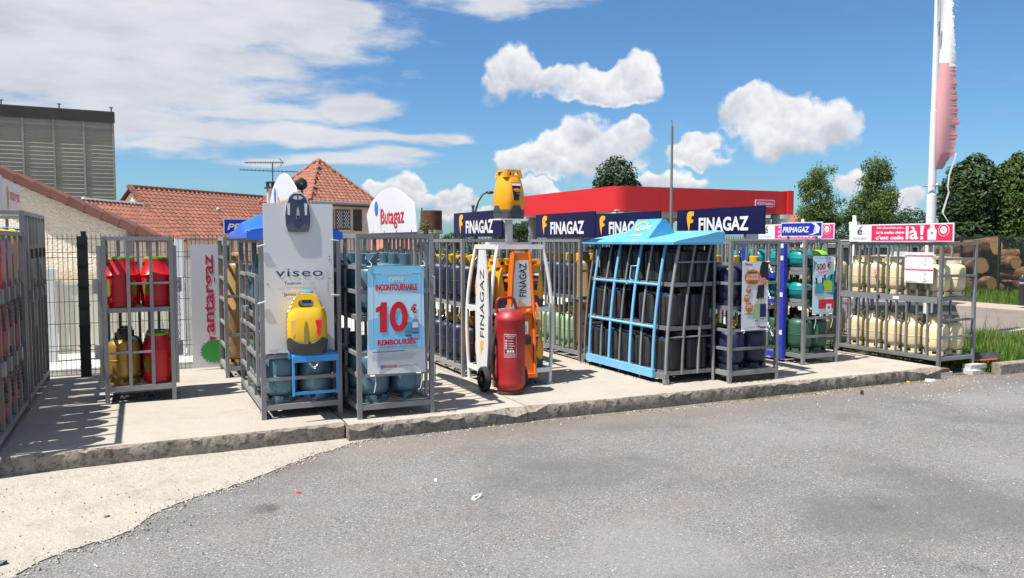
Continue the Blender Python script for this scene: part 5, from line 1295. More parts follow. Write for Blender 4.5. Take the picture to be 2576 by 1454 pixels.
# -- sky blue cage of black bottles
def cube_cage():
    u0, v0, W_, D_, h = 5.25, 7.22, .66, 1.80, 1.56
    o = thing('barrel_cage', 'bowed tube cage with a sky blue door, full of black square bottles', 'cage', (u0, v0, ZP)); t = .045
    ins = lambda z: .165 * max(0, z / h) ** 2.1
    def tub(name, x, y, mat, r, z0=0.0, z1=None, dx=0.0):
        z1 = z1 or h; m = MB(); m.tube([(x + dx + ins(z), y, z) for z in [z0 + (z1 - z0) * i / 10 for i in range(11)]], r, 10); return m.build(name, mat, o)
    for y in (0, .50, .95, 1.38, 1.78): tub('tube_upright', 0, y, GALV, .014 if y else .018)
    for x in (.22, .44): tub('tube_upright', x, 0, GALV, .015, .10)
    MB().tube([(W_, 0, 0), (W_, 0, h)], .018, 10).build('tube_upright', GALV, o); MB().tube([(W_, D_, 0), (W_, D_, h)], .018, 10).build('tube_upright', GALV, o)
    for i in range(5): MB().tube([(W_, .3 + .3 * i, .1), (W_, .3 + .3 * i, h)], .012, 8).build('tube_upright', GALV, o)
    for z in (.14, .64, 1.13):
        x = ins(z) + .02
        bar('shelf_rail', o, (x, .012, z - .045), (W_ - .02, .042, z)); bar('shelf_rail', o, (x, D_ - .045, z - .045), (W_ - .02, D_ - .015, z)); bar('shelf_rail', o, (x, .043, z - .045), (x + .03, D_ - .046, z)); bar('shelf_rail', o, (W_ - .05, .043, z - .045), (W_ - .02, D_ - .046, z))
        grate(o, x + .03, W_ - .05, .045, D_ - .05, z - .004, name='shelf_grate')
    for z in (.52, 1.36): MB().tube([(ins(z), 0, z), (W_, 0, z)], .010, 8).build('cross_bar', GALV, o)
    bar('sill', o, (-.02, -.02, .055), (.03, D_ + .03, .115)); bar('foot', o, (-.02, -.03, 0), (.03, .03, .055)); bar('foot', o, (-.02, D_ - .03, 0), (.03, D_ + .03, .055))
    dr = MB(); d = dr
    door = None
    for y in (.20, .67, 1.13, 1.60):
        t_ = tub('door_tube', 0, y, SKYB, .0185, .13, h, -.035)
    for z in (1.10, .62): MB().tube([(-.035 + ins(z), .20, z), (-.035 + ins(z), 1.60, z)], .017, 8).build('door_rail', SKYB, o)
    bar('door_beam', o, (-.060, .17, .055), (-.022, 1.64, .145), SKYB)
    hnd = MB(); x = -.035 + ins(1.2); hnd.tube([(x, .67, 1.30), (x - .05, .72, 1.30), (x - .07, .72, 1.16), (x - .05, .68, 1.12)], .007, 6); hnd.build('door_handle', SKYB, o)
    lk = MB(); lk.tube([(-.06 + ins(1.1), .83, 1.10), (-.01 + ins(1.1), .83, 1.10)], .024, 10); lk.build('lock', SKYB, o)
    bz = MB(); bz.beam((.0, D_ + .012, 1.5), (W_, D_ + .012, 1.5), .03); bz.build('cross_bar', GALV, o)
    for z, row, sk in ((.141, 'bottom', []), (.641, 'middle', [(0, 2)]), (1.131, 'top', [])):
        x0 = u0 + ins(z + .3) + .015
        for i in range(2):
            for j in range(5):
                if (i, j) in sk: continue
                y = v0 + .19 + j * .342; K_CUBE.put('gas_bottle', f'black square bottle, sky blue cage, {row} row, {FIRST[j]} from front, {"left" if i == 0 else "right"} column', 'gas bottle', (x0 + .148 + i * (.297 if z < 1 else .285), y, ZP + z), -PI / 2, 'black square bottles in the sky blue cage')
    r = thing('sky_blue_cage_roof', 'sloping sky blue plastic roof with a wedge-shaped sign box', 'roof', (u0, v0, ZP + h + .004))
    m = MB(); pr = lambda k: [(.03, -.0), (.03, .022), (.06, .038), (.16, .058), (.45, .110), (.63, .150), (.70, .146), (.72, .13), (.72, 0)]
    ys = (-.10, -.085, .3, .9, 1.5, 1.87, 1.885)
    m.loft([[(x, y, z if 0 < i < 6 else z * .9) for x, z in pr(0)] for i, y in enumerate(ys)]); m.build('shell', ROOFB, r, ang=25)
    lip = MB(); lip.b2((.005, -.115, -.008), (.735, 1.90, .018)); lip.build('lip', ROOFB, r, smooth=False)
    b = MB(); y0, y1 = .58, 1.10; b.add([(.14, y0, .05), (.54, y0, .12), (.41, y0, .285), (.35, y0, .295), (.14, y1, .05), (.54, y1, .12), (.41, y1, .285), (.35, y1, .295)], [(0, 1, 2, 3), (7, 6, 5, 4), (0, 3, 7, 4), (3, 2, 6, 7), (2, 1, 5, 6)]); bo = b.build('sign_box', ROOFB, r, smooth=False)
    pl = link('sign_face', None, r); a = math.atan2(.25, .28); pl.location = (.10, y1, .05)
    # face of the box: local x runs towards the viewer, local z up the slope
    X = Vector((0, -1, 0)); Z = Vector((.21, 0, .245)).normalized(); N = X.cross(Z) * -1; pl.matrix_local = Matrix.Translation((.14, y1, .05)) @ Matrix((X, Z.cross(X), Z)).transposed().to_4x4()
    text(pl, 'cube', .16, .15, .26, .10, PLB, -.006, .01, .2); text(pl, 'BUTAGAZ', .12, .045, .22, .032, PW, -.006, .02); mb = MB(); mb.ringprism(ell(.20, .20, .11, .075, 24), ell(.21, .20, .098, .064, 24), -.006, -.003); mb.build('swoosh', PY, pl, smooth=False)
cube_cage()

# -- cage at the kerb with the hair poster
cJ = cage('steel cage of navy cylinders at the kerb with the white promotion poster', 5.93, 6.65, 6.97, 8.72, 1.60, (.86,), 5, 9, 4, fh=(.38, .59, 1.12, 1.34), lh=(.38, .59, 1.12, 1.34))
fill(K_NAVY, 'gas_cylinder', 'navy gas cylinder', 'kerbside cage', 'upper', 5.97, 6.61, 7.02, 8.68, .865, 2, 5, 'navy cylinders in the kerbside cage')
fill(K_NAVY, 'gas_cylinder', 'navy gas cylinder', 'kerbside cage', 'lower', 5.97, 6.61, 7.02, 8.68, .132, 2, 5, 'navy cylinders in the kerbside cage')
chain(cJ, [(.05, -.01, .82), (.30, -.02, .72), (.36, -.01, .69)], .013)
wd_ = thing('timber_packer', 'dark rotten timber lying under the kerbside cage', 'timber', (5.98, 7.0, ZP)); m = MB(); m.box((.33, .05, .035), (.62, .10, .07)); m.box((.28, .16, .03), (.5, .09, .06)); m.build('plank', paint('rotten_wood', (.035, .028, .022), .9, 0, .6, None, 8, .8), wd_, smooth=False)
cage('steel rack between the kerbside cage and the fence, with blue corner posts', 6.05, 6.77, 9.0, 10.5, 1.62, (.86,), 5, 6, 4)
fill(K_NAVY, 'gas_cylinder', 'dark gas cylinder', 'fence-side rack', 'upper', 6.10, 6.72, 9.05, 10.45, .865, 2, 3, 'dark cylinders in the fence rack')

# -- cage of turquoise and green cylinders with a blue door
cL = cage('cage of turquoise and bottle green cylinders with a royal blue door frame', 7.68, 8.29, 7.62, 9.25, 1.62, (.79, 1.20), 4, 8, 4, fh=(.36, .60, .98, 1.40), lh=())
for nm, lo, hi in (('door_post', (-.06, .30, .04), (-.008, .38, 1.56)), ('door_post', (-.06, 1.05, .04), (-.008, 1.11, 1.56)), ('door_beam', (-.055, .38, .05), (-.012, 1.05, .12)), ('door_beam', (-.055, .38, .77), (-.012, 1.05, .82)), ('door_beam', (-.055, .38, 1.10), (-.012, 1.05, 1.17))): bar(nm, cL, lo, hi, RBLU)
for z in (1.50, 1.34, .86, .36): bar('door_label', cL, (-.0635, .315, z), (-.0605, .365, z + .06), PW)
for (y, z) in ((.52, 1.22), (.52, .84), (.50, .40)): chain(cL, [(-.03, y - .12, z + .12), (-.045, y, z - .08), (-.03, y + .12, z + .1)], .016)
fill(K_TQ, 'gas_cylinder', 'small turquoise gas cylinder', 'blue-door cage', 'top', 7.72, 8.25, 7.66, 9.20, 1.205, 2, 4, 'turquoise cylinders in the blue-door cage', rz=PI / 2, skip=[(1, 0)])
K_LIM.put('gas_cylinder', 'small lime green gas cylinder behind the 500 euro poster', 'gas cylinder', (8.12, 7.86, ZP + 1.206), PI / 2)
fill(K_TQ, 'gas_cylinder', 'small turquoise gas cylinder', 'blue-door cage', 'middle', 7.72, 8.25, 7.66, 9.20, .795, 2, 4, 'turquoise cylinders in the blue-door cage', rz=PI / 2)
fill(K_DGRN, 'gas_cylinder', 'bottle green gas cylinder', 'blue-door cage', 'bottom', 7.72, 8.25, 7.66, 9.20, .132, 2, 4, 'green cylinders in the blue-door cage')

# -- cream cylinder cage at the end
cM = cage('cage of cream gas cylinders on blocks at the right end of the plinth', 9.36, 10.06, 6.95, 8.62, 1.58, (.86,), 9, 4, 3, fh=(.34, .56, 1.14, 1.36), zb=.08, legs=(.045, .06, 0, 0))
fill(K_CREAM, 'gas_cylinder', 'cream gas cylinder', 'end cage', 'upper', 9.41, 10.02, 7.0, 8.58, .865, 2, 5, 'cream cylinders in the end cage')
fill(K_CREAM, 'gas_cylinder', 'cream gas cylinder', 'end cage', 'lower', 9.41, 10.02, 7.0, 8.58, .082, 2, 5, 'cream cylinders in the end cage')
bar('mid_beam', cM, (-.004, .046, .78), (.004, 1.62, .86)); lk = MB(); lk.sphere((-.012, .95, .83), .022, 8, 6); lk.build('lock', BLACK, cM); bar('label', cM, (-.008, .62, .80), (-.0045, .72, .84), PW)
K_ = [('collar sticker', 0)]
for k, (y, z) in enumerate(((7.16, .25), (8.26, .30), (8.00, 1.10))):
    s = thing('round_sticker', ['red and white sticker on the cream cylinder by the front post, lower row', 'red and white sticker on a cream cylinder far back in the lower row', 'red and white sticker on an upper cream cylinder'][k], 'sticker', (9.402, y, ZP + z + .05), -PI / 2)
    MB().prism(ell(0, 0, .030, .034, 18), -.003, 0).build('disc', PR, s, smooth=False); MB().prism(ell(0, 0, .022, .025, 18), -.0045, -.003).build('inner_disc', PW, s, smooth=False); MB().prism(ell(0, 0, .011, .013, 12), -.006, -.0045).build('dot', PR, s, smooth=False); MB().prism([(-.016, -.035), (.010, -.035), (.004, -.062), (-.022, -.058)], -.003, 0).build('ribbon', PO, s, smooth=False)
bl = thing('packing_block', 'white concrete block under the near leg of the cream cylinder cage', 'block', (9.22, 6.84, 0), .05); MB().b2((0, 0, 0), (.28, .14, .055)).build('block', M_BLOCK, bl); MB().b2((-.06, .0, .056), (.22, .16, .10)).build('timber', paint('packer_wood', (.16, .085, .05), .9, 0, .6), bl)
for i, (x, y, z, w, lab) in enumerate(((9.86, 6.86, 0, .30, 'lower pale concrete block under the right leg of the end cage'), (9.88, 6.87, .056, .30, 'upper pale concrete block under the right leg of the end cage'), (9.76, 6.76, 0, .17, 'small pale block leaning by the stacked blocks'))):
    b = MB(); b.loft([[(a, c, zz) for a, c in ((.006, 0), (w, .004), (w - .005, .13), (0, .126))] for zz in (0, .004, .05, .055)]); o = b.build('concrete_block', M_BLOCK, None, (x, y, z), random.uniform(-.08, .08)); tag(o, lab, 'block', 'blocks under the end cage')
bp_ = thing('broken_bumper', 'broken black and red plastic car trim lying beside the end cage', 'debris', (10.05, 7.02, .13), -.5)
m = MB(); secs = [[(x, -.04 - .03 * math.sin(x * 5), .02 + .22 * x * x), (x, .06, .10 + .22 * x * x), (x, .07, .095 + .22 * x * x), (x, -.03 - .03 * math.sin(x * 5), .012 + .22 * x * x)] for x in [i * .06 - .1 for i in range(9)]]; m.loft(secs); m.build('trim', BLACK, bp_)
m = MB(); m.loft([[(x, -.045 - .03 * math.sin(x * 5), .018 + .22 * x * x), (x, -.035 - .03 * math.sin(x * 5), .03 + .22 * x * x), (x, -.028, .02 + .22 * x * x)] for x in [i * .05 + .08 for i in range(6)]]); m.build('lens', paint('red_lens', (.6, .03, .02), .25), bp_)
# further cream cage at the fence
cage('further cage of cream cylinders by the fence behind the blue sign', 9.36, 10.06, 8.9, 10.5, 1.6, (.86,), 7, 4, 3)
for lv, z in (('upper', .865), ('lower', .132)): fill(K_CREAM, 'gas_cylinder', 'cream gas cylinder', 'further cream cage', lv, 9.41, 10.02, 8.95, 10.45, z, 2, 4, 'cream cylinders in the further cage')

# -- white display stand with amber bottles
def stand():
    u0, v0, W_, D_, h = 3.42, 7.84, .70, .66, 1.53
    o = thing('display_stand', 'white tubular display stand with an orange bottle dispenser', 'display stand', (u0, v0, ZP)); r = .021
    bow = lambda z: .055 * math.sin(PI * min(1, z / h) ** 1.15)
    tp = .075
    for sx in (0, 1):
        for sy in (0, 1):
            m = MB(); pts = []
            for i in range(13):
                z = h * i / 12; k = tp * (z / h) ** 3 - bow(z) * .6
                pts.append(((k if sx == 0 else W_ - k), (k * .4 if sy == 0 else D_ - k * .4), z))
            m.tube(pts, r, 10); m.build('post', WHITEW, o); ft = MB(); ft.lathe([(.045, 0), (.045, .008), (0, .009)], 14, (0 if sx == 0 else W_, 0 if sy == 0 else D_, 0)); ft.build('foot_plate', WHITEW, o)
    for z in (.16, .84):
        k = tp * (z / h) ** 3 - bow(z) * .6
        for a, b in (((k, 0, z), (W_ - k, 0, z)), ((k, D_, z), (W_ - k, D_, z)), ((k, 0, z), (k, D_, z)), ((W_ - k, 0, z), (W_ - k, D_, z))): MB().beam(a, b, .034, .05).build('rail', WHITEW, o, smooth=False)
        grate(o, k + .02, W_ - k - .02, .02, D_ - .02, z + .01, WHITEW, 'shelf_grate')
    k = tp
    for a, b in (((k, .03, h), (W_ - k, .03, h)), ((k, D_ - .03, h), (W_ - k, D_ - .03, h)), ((k, .03, h), (k, D_ - .03, h)), ((W_ - k, .03, h), (W_ - k, D_ - .03, h))): MB().beam(a, b, .045, .05).build('top_rail', WHITEW, o, smooth=False)
    bar('cross_beam', o, (k, D_ / 2 - .03, h + .0), (W_ - k, D_ / 2 + .03, h + .05), WHITE)
    pm = MB(); pm.b2((W_ / 2 - .032, D_ / 2 - .034, h + .05), (W_ / 2 + .032, D_ / 2 + .034, h + .30)); pm.build('mast', WHITE, o, smooth=False)
    pp = MB(); pp.b2((W_ / 2 - .17, D_ / 2 - .16, h + .30), (W_ / 2 + .17, D_ / 2 + .16, h + .312)); pp.build('top_plate', WHITE, o, smooth=False)
    K_AMBER.put('gas_bottle', 'amber bottle mounted high on the mast above the white stand', 'gas bottle', (u0 + W_ / 2, v0 + D_ / 2, ZP + h + .314), .12)
    for z, row in ((.171, 'lower'), (.851, 'upper')):
        for i in range(2):
            for j in range(2):
                K_AMBER.put('gas_bottle', f'amber plastic bottle on the {row} shelf of the white stand, {"front" if j == 0 else "back"} {"left" if i == 0 else "right"}', 'gas bottle', (u0 + .19 + .33 * i, v0 + .185 + .31 * j, ZP + z), .0, 'amber bottles on the white stand')
    # left white panel with upright lettering, facing the aisle
    p = thing('stand_side_panel', 'tall white side panel with black upright FINAGAZ lettering', 'sign', (u0 - .075, v0 + D_ * .42, ZP), -PI / 2)
    out = [(0.04, .06), (.28, .06), (.33, .45), (.34, .8), (.30, 1.2), (.24, 1.50), (.08, 1.50), (.02, 1.2), (-.02, .8), (-.01, .45)]
    bb = lambda z: .045 * (1 - math.sin(PI * min(1, max(0, z / 1.5)) ** 1.15))
    MB().prism(out, 0, .018).build('panel', WHITE, p, smooth=False); text(p, 'FINAGAZ', .235, .55, .74, .115, PK, -.003, .0, rot=PI / 2); flogo(p, .30, .36, .15, PY, -.003, PI / 2 * 0 + PI / 2) if 0 else flogo(p, .12, .34, .17, PY, -.003)
    q = thing('stand_rear_panel', 'plain grey white panel at the back right of the stand', 'panel', (u0 + W_ - .02, v0 + D_ - .06, ZP), 0); MB().prism([(-.05, .06), (.035, .06), (.05, .8), (.0, 1.48), (-.12, 1.48), (-.10, .8)], 0, .018).build('panel', PG, q, smooth=False)
    # orange dispenser column on the front
    dsp = thing('bottle_dispenser', 'orange steel dispenser column with white FINAGAZ plate on the stand front', 'dispenser', (u0 + .18, v0 - .07, ZP)); dsp.scale = (.90, 1, 1)
    a = MB(); a.prism([(.0, .13), (.335, .13), (.315, .80), (.28, 1.20), (.255, 1.47), (.045, 1.47), (.02, 1.20), (.0, .80)], .0, .10); a.build('body', ORNG, dsp, smooth=False)
    for s in (0, 1):
        m = MB(); m.tube([((.335 if s else 0), -.008, .13), ((.318 if s else -.002), -.008, .80), ((.283 if s else .018), -.008, 1.20), ((.257 if s else .043), -.008, 1.48)], .019, 8); m.build('side_tube', ORNG, dsp)
    m = MB(); m.b2((-.02, -.03, .10), (.355, .11, .145)); m.build('base_bar', ORNG, dsp, smooth=False)
    m = MB(); m.b2((.01, -.015, .80), (.31, .0, .86)); m.build('band', ORNG, dsp, smooth=False)
    poly(dsp, [(.035, .885), (.285, .885), (.262, 1.20), (.242, 1.385), (.07, 1.385), (.045, 1.20)], PW, -.006, 'plate', .005); text(dsp, 'FINAGAZ', .215, .99, .365, .095, PK, -.008, .015, rot=PI / 2); flogo(dsp, .205, .90, .085, PY, -.008, PI / 2)
    m = MB(); m.tube([(.33, -.03, .92), (.345, -.07, .86), (.335, -.06, .74)], .012, 8); m.build('lever', ORNG, dsp); m = MB(); m.lathe([(.03, -.03), (.03, .0), (.018, .02)], 12, (.235, -.03, .83), Matrix.Rotation(PI / 2, 3, 'X')); m.build('knob', ORNG, dsp)
    bar('notice', dsp, (.18, -.008, .58), (.24, -.0005, .72), PW); bar('lock_box', dsp, (.20, -.05, .47), (.26, -.0, .56), BLACK)
stand()

# -- wheeled red extinguisher
def extinguisher():
    o = thing('wheeled_extinguisher', 'large red wheeled fire extinguisher on the plinth edge', 'fire extinguisher', (3.475, 7.50, ZP)); r = .158
    m = MB(); m.lathe([(.12, 0), (.135, .012), (.135, .045), (.125, .05)], 28); m.build('foot', RUST, o)
    m = MB(); m.lathe([(.0, .035), (.12, .04), (.145, .06), (r, .095), (r + .002, .12), (r + .002, .13), (r, .14), (r, .76), (r + .002, .77), (r + .002, .785), (r - .004, .80), (.135, .84), (.09, .872), (.052, .885), (0, .886)], 36); m.build('body', REDX, o)
    m = MB(); m.lathe([(.055, .880), (.055, .898), (0, .899)], 18); fl_ = m.build('flange', ALU, o)
    m = MB()
    for a in range(6): m.lathe([(.007, .895), (.007, .925), (0, .927)], 6, (.042 * math.cos(a), .042 * math.sin(a), 0))
    m.build('bolt', ALU, fl_)
    m = MB(); m.tube([(-.115, .04, .80), (-.135, .05, .90), (-.13, .05, .97), (-.10, .05, 1.0), (.03, .05, 1.005), (.065, .05, .985), (.085, .05, .93), (.085, .04, .83)], .016, 10); m.build('handle', REDX, o)
    m = MB(); m.tube([(-.13, .06, .74), (-.19, -.02, .60), (-.23, -.04, .42), (-.215, -.04, .25), (-.17, -.03, .14), (-.10, .12, .10)], .016, 8); m.tube([(-.12, .08, .70), (-.17, .02, .55), (-.19, .03, .44), (-.14, .06, .36)], .016, 8); m.build('hose', RUBB, o)
    m = MB(); m.tube([(-.25, .19, .135), (.25, .19, .135)], .014, 8); m.b2((-.10, .10, .10), (.10, .20, .16)); m.build('axle', REDX, o)
    for s in (-1, 1):
        R9 = Matrix.Rotation(PI / 2, 3, 'Y')
        w = MB(); w.lathe([(.095, -.028), (.125, -.030), (.135, -.018), (.135, .018), (.125, .030), (.095, .028), (.095, -.028)], 26, (0, 0, 0), R9); wo = w.build('wheel', RUBB, o, (s * .215, .19, .135))
        k = MB(); k.lathe([(0, -.03), (.03, -.03), (.03, .03), (0, .03)], 12, (0, 0, 0), R9); k.build('hub', DGREY, wo)
        k = MB()
        for a in range(8): k.beam((0, .02 * math.cos(a * PI / 4), .02 * math.sin(a * PI / 4)), (0, .098 * math.cos(a * PI / 4), .098 * math.sin(a * PI / 4)), .022, .016)
        k.build('spokes', BLACK, wo)
    # curved printed panel
    def wrap(a0, a1, z0, z1, rad, mat, nm, par): 
        n = 8; m = MB(); m.add([(rad * math.sin(a0 + (a1 - a0) * i / n), -rad * math.cos(a0 + (a1 - a0) * i / n), z) for i in range(n + 1) for z in (z0, z1)], [(2 * i, 2 * i + 2, 2 * i + 3, 2 * i + 1) for i in range(n)]); return m.build(nm, mat, par)
    c0 = R(-25) - 0.0
    fa = math.atan2(3.475, 7.5)   # towards the viewer
    off = -fa + .12
    lb = wrap(off - .52, off + .30, .40, .64, r + .0010, PW, 'label', o); wrap(off - .50, off + .28, .405, .635, r + .0016, REDX, 'label_ground', lb)
    def wtext(s, a0, a1, z, h, mat=PW):
        t = text(lb, s, 0, z, (a1 - a0) * r, h, mat, 0, .02, 0, 'label_lettering')
        for v in t.data.vertices: a = off + a0 + v.co.x / r; v.co = ((r + .0026) * math.sin(a), -(r + .0026) * math.cos(a), v.co.z)
    wtext('EXTINCTEUR', -.40, .18, .612, .014); wtext('Eau pulvérisée', -.30, .08, .594, .011)
    for k, z in enumerate((.565, .537, .512, .486)): wtext(str(k + 1), -.26, -.23, z, .013); wrap(off - .19, off + .05 + .06 * (k % 3), z + .003, z + .009, r + .0026, PW, 'label_line', lb); wrap(off - .45, off - .32, z, z + .018, r + .0024, PPK, 'label_icon', lb)
    for k in range(3): wrap(off - .32 + .17 * k, off - .20 + .17 * k, .452, .475, r + .0026, PW, 'label_icon', lb)
    for k in range(4): wrap(off - .44, off + .22, .438 - k * .009, .442 - k * .009, r + .0026, PPK, 'label_line', lb)
    m = MB(); m.box((r * .86, -r * .50, .68), (.03, .02, .08)); m.build('clip', ALU, o)
extinguisher()

# -- yellow bottle on a folding blue shelf
sh = thing('folding_shelf', 'bright blue folding steel shelf hooked to the white-board cage', 'shelf', (1.17, 7.275, ZP + .60))
MB().prism(rr(0, -.155, .40, .15, .02), -.006, .006).build('top', SKYC, sh, smooth=False).rotation_euler = (PI / 2 * 0, 0, 0)
o_ = sh.children[0]; o_.data.transform(Matrix.Rotation(PI / 2, 4, 'X') @ Matrix.Translation((0, 0, 0))); o_.data.transform(Matrix.Translation((0, -.31 + .15, 0)))
o_.data.transform(Matrix.Diagonal((1, 1.55, 1, 1)))
MB().b2((0.0, -.26, -.062), (.40, -.245, -.006)).build('apron', SKYC, sh, smooth=False)
for x in (.0, .382): bar('side_bar', sh, (x, -.245, -.36), (x + .018, -.228, -.006), SKYC)
bar('lower_bar', sh, (0.019, -.244, -.35), (.381, -.229, -.325), SKYC); bar('back_bar', sh, (0, -.03, -.06), (.40, -.012, -.006), SKYC)
chain(sh, [(.14, -.27, -.07), (.18, -.275, -.12), (.22, -.27, -.07)], .012)
yb = K_VIS_Y.put('gas_bottle', 'yellow and grey plastic bottle standing on the bright blue shelf', 'gas bottle', (1.32, 7.13, ZP + .607), -.25)
yb.scale = (1.06, 1.06, 1.10); chain(yb, [(-.10, -.02, .44), (-.155, -.06, .33), (-.165, -.06, .16), (-.15, -.06, .06)], .012)

# ================================================================ signs and posters
def board(name, label, loc, rz, w, h, mat, th=.012, cat='sign', shape=None):
    o = thing(name, label, cat, loc, rz); MB().prism(shape or [(0, 0), (w, 0), (w, h), (0, h)], 0, th).build('panel', mat, o, smooth=False); return o
def vx(px, u):
    a, _ = ray(px, 605); return u * (RT.x - a * FW.x) / (-RT.y + a * FW.y)
NAVYP = flat('sign_navy', (.007, .008, .048), .5, .2)
for lab, u, vfar, zb in (('navy FINAGAZ sign above the rack behind the white stand', 4.07, 10.70, 1.65), ('navy FINAGAZ sign on the left edge of the mixed rack', 5.24, 10.42, 1.64), ('navy FINAGAZ sign half hidden behind the sky blue roof', 5.93, 9.98, 1.64), ('largest navy FINAGAZ sign above the kerbside cage', 6.60, 8.86, 1.675)):
    s = board('brand_sign', lab, (u, vfar, ZP + zb), -PI / 2, 1.67, .335, NAVYP, .02)
    s['group'] = 'navy brand signs over the cages'
    flogo(s, .22, .035, .27, PY, -.004); text(s, 'FINAGAZ', .47, .045, .94, .175, PW, -.004, .034)
    for x in (.3, 1.3): MB().b2((x, .021, -.04), (x + .03, .04, .25)).build('bracket', GALV, s, smooth=False)
# dome signs
def dome(label, loc, w, h, tc):
    sh = [(min(1, x + .065 * math.sin(PI * x)) * w, z * h) for x, z in ((1.0, 0), (.975, .30), (.945, .586), (.875, .665), (.805, .737), (.74, .81), (.675, .87), (.615, .92), (.558, .96), (.495, .99), (.435, 1.0), (.38, .995), (.325, .977), (.26, .935), (.195, .87), (.14, .80), (.09, .72), (.04, .57), (0, .45), (.025, .22), (.05, 0))][::-1]
    s = board('dome_sign', label, loc, -PI / 2, w, h, PW, .012, shape=sh)
    poly(s, ell(.235 * w, .575 * h, .040 * w, .170 * h, 24), PB, -.004, 'blue_drop'); poly(s, [(.30 * w, .8 * h), (.315 * w, .55 * h), (.30 * w, .3 * h), (.335 * w, .05 * h), (.325 * w, .4 * h), (.325 * w, .6 * h)], PG, -.003, 'swirl')
    text(s, 'Butagaz', .335 * w, .10 * h, .46 * w, .45 * h, tc, -.005, .008)
    MB().b2((0, .0125, -.03), (w, .035, .02)).build('foot_rail', ALU, s, smooth=False)
    for x in (.15, .4, .65, .92): MB().lathe([(.014, -.02), (.014, .0)], 8, (x * w, -.0, .01), Matrix.Rotation(PI / 2, 3, 'X')).build('bolt', ALU, s)
dome('white dome-shaped sign with red lettering on the blue-poster cage', (2.32, 8.86, ZP + 1.68), 1.78, .46, PR)
dome('white dome-shaped sign with orange lettering behind the white board', (1.30, 9.10, ZP + 1.80), 1.70, .47, PWARM)
fl_ = thing('floodlight', 'round black floodlight on a white bracket behind the white board', 'lamp', P(752, 500, 8.15), 0)
z0 = fl_.location.z; p = P(757, 463, 8.1) - fl_.location
M_ = Matrix.Rotation(PI / 2, 3, 'X'); hd = MB(); hd.lathe([(0, -.03), (.045, -.03), (.062, -.012), (.062, .02), (.05, .03), (0, .032)], 24, p, M_); hd.build('lamp_head', BLACK, fl_); hd = MB(); hd.lathe([(0, .033), (.014, .034), (.014, .038), (0, .04)], 12, p, M_); hd.build('lens_cap', MGREY, fl_)
MB().b2((p.x - .075, .03, -.10), (p.x - .035, .045, p.z + .05)).build('bracket', WHITE, fl_, smooth=False); k = MB(); k.tube([(p.x + .02, .02, p.z - .05), (p.x + .03, .02, p.z - .10), (p.x + .0, .02, p.z - .13), (p.x + .05, .02, p.z - .16)], .012, 7); k.build('cable', BLACK, fl_)

# clear sign at the left edge
m, t, b = newmat('clear_print'); b.inputs['Base Color'].default_value = (.74, .70, .76, 1); b.inputs['Alpha'].default_value = .50; b.inputs['Roughness'].default_value = .3
s = board('clear_sign', 'clear plastic sign with red lettering on the tall left cage', (-1.15, 8.72, ZP + 1.885), PI / 2, 1.25, .30, m, .006)
text(s, 'antargaz', .42, .08, .72, .13, PR, -.004, .02); poly(s, [(.26, .02), (.36, .04), (.36, .20), (.30, .26), (.24, .20)], flat('faint_olive', (.42, .36, .10)), -.004, 'emblem')
MB().b2((-.02, 0, -.02), (0, .02, .32)).build('edge_post', ALU, s, smooth=False)
# tall banner on the fence
s = board('tall_banner', 'tall pale banner with red upright antargaz lettering on the fence', (.545, 10.46, ZP + .03), 0, .46, 1.52, flat('banner_pale', (.66, .66, .72)), .006, 'banner')
text(s, 'antargaz', .300, .43, .97, .150, flat('banner_red', (.55, .012, .06)), -.003, .018, rot=PI / 2)
gp_ = [(.26 + r_ * math.cos(a), .20 + r_ * .85 * math.sin(a)) for a, r_ in [(2 * PI * i / 60, .155 + .022 * (i % 2) + .012 * math.sin(i * 2.3)) for i in range(60)]]
poly(s, gp_, PGN, -.003, 'green_splash'); poly(s, [(.20, .33), (.30, .36), (.20, .39)], flat('banner_red', (.55, .012, .06)), -.004, 'arrow')
poly(s, [(.34, 1.50), (.45, 1.50), (.45, 1.30), (.40, 1.36), (.36, 1.44)], PGN, -.003, 'green_splash')
# blue name sign on the tan cylinder cage
def primagaz(label, loc, rz, w, h, moon):
    s = board('name_sign', label, loc, rz, w, h, PW, .012); rect(s, .012, .012, w - .024, h - .024, PRB); text(s, 'PRIMAGAZ', .05 * w, h * .27, w * (.66 if moon else .86), h * .42, PW, -.005, .035, .22)
    if moon: poly(s, [(.68 * w, .02), (.78 * w, .02), (.93 * w, .25 * h), (.955 * w, .6 * h), (.86 * w, h - .015), (.75 * w, h - .015), (.83 * w, .78 * h), (.86 * w, .5 * h), (.80 * w, .2 * h)], PW, -.005, 'crescent'); poly(s, [(.80 * w, .30 * h), (.87 * w, .30 * h), (.87 * w, .66 * h), (.83 * w, .66 * h)], PPK, -.007, 'flame')
    MB().b2((.1, .0125, -.06), (.13, .03, h * .8)).build('bracket', GALV, s, smooth=False); MB().b2((w - .13, .0125, -.06), (w - .1, .03, h * .8)).build('bracket', GALV, s, smooth=False)
primagaz('navy PRIMAGAZ sign half hidden behind the blue moulded roof', (.87, 9.74, ZP + 1.67), 0, .80, .185, False)
primagaz('royal blue PRIMAGAZ sign with white crescent above the blue-door cage', (7.86, 8.24, ZP + 1.655), -PI / 2, .72, .185, True)

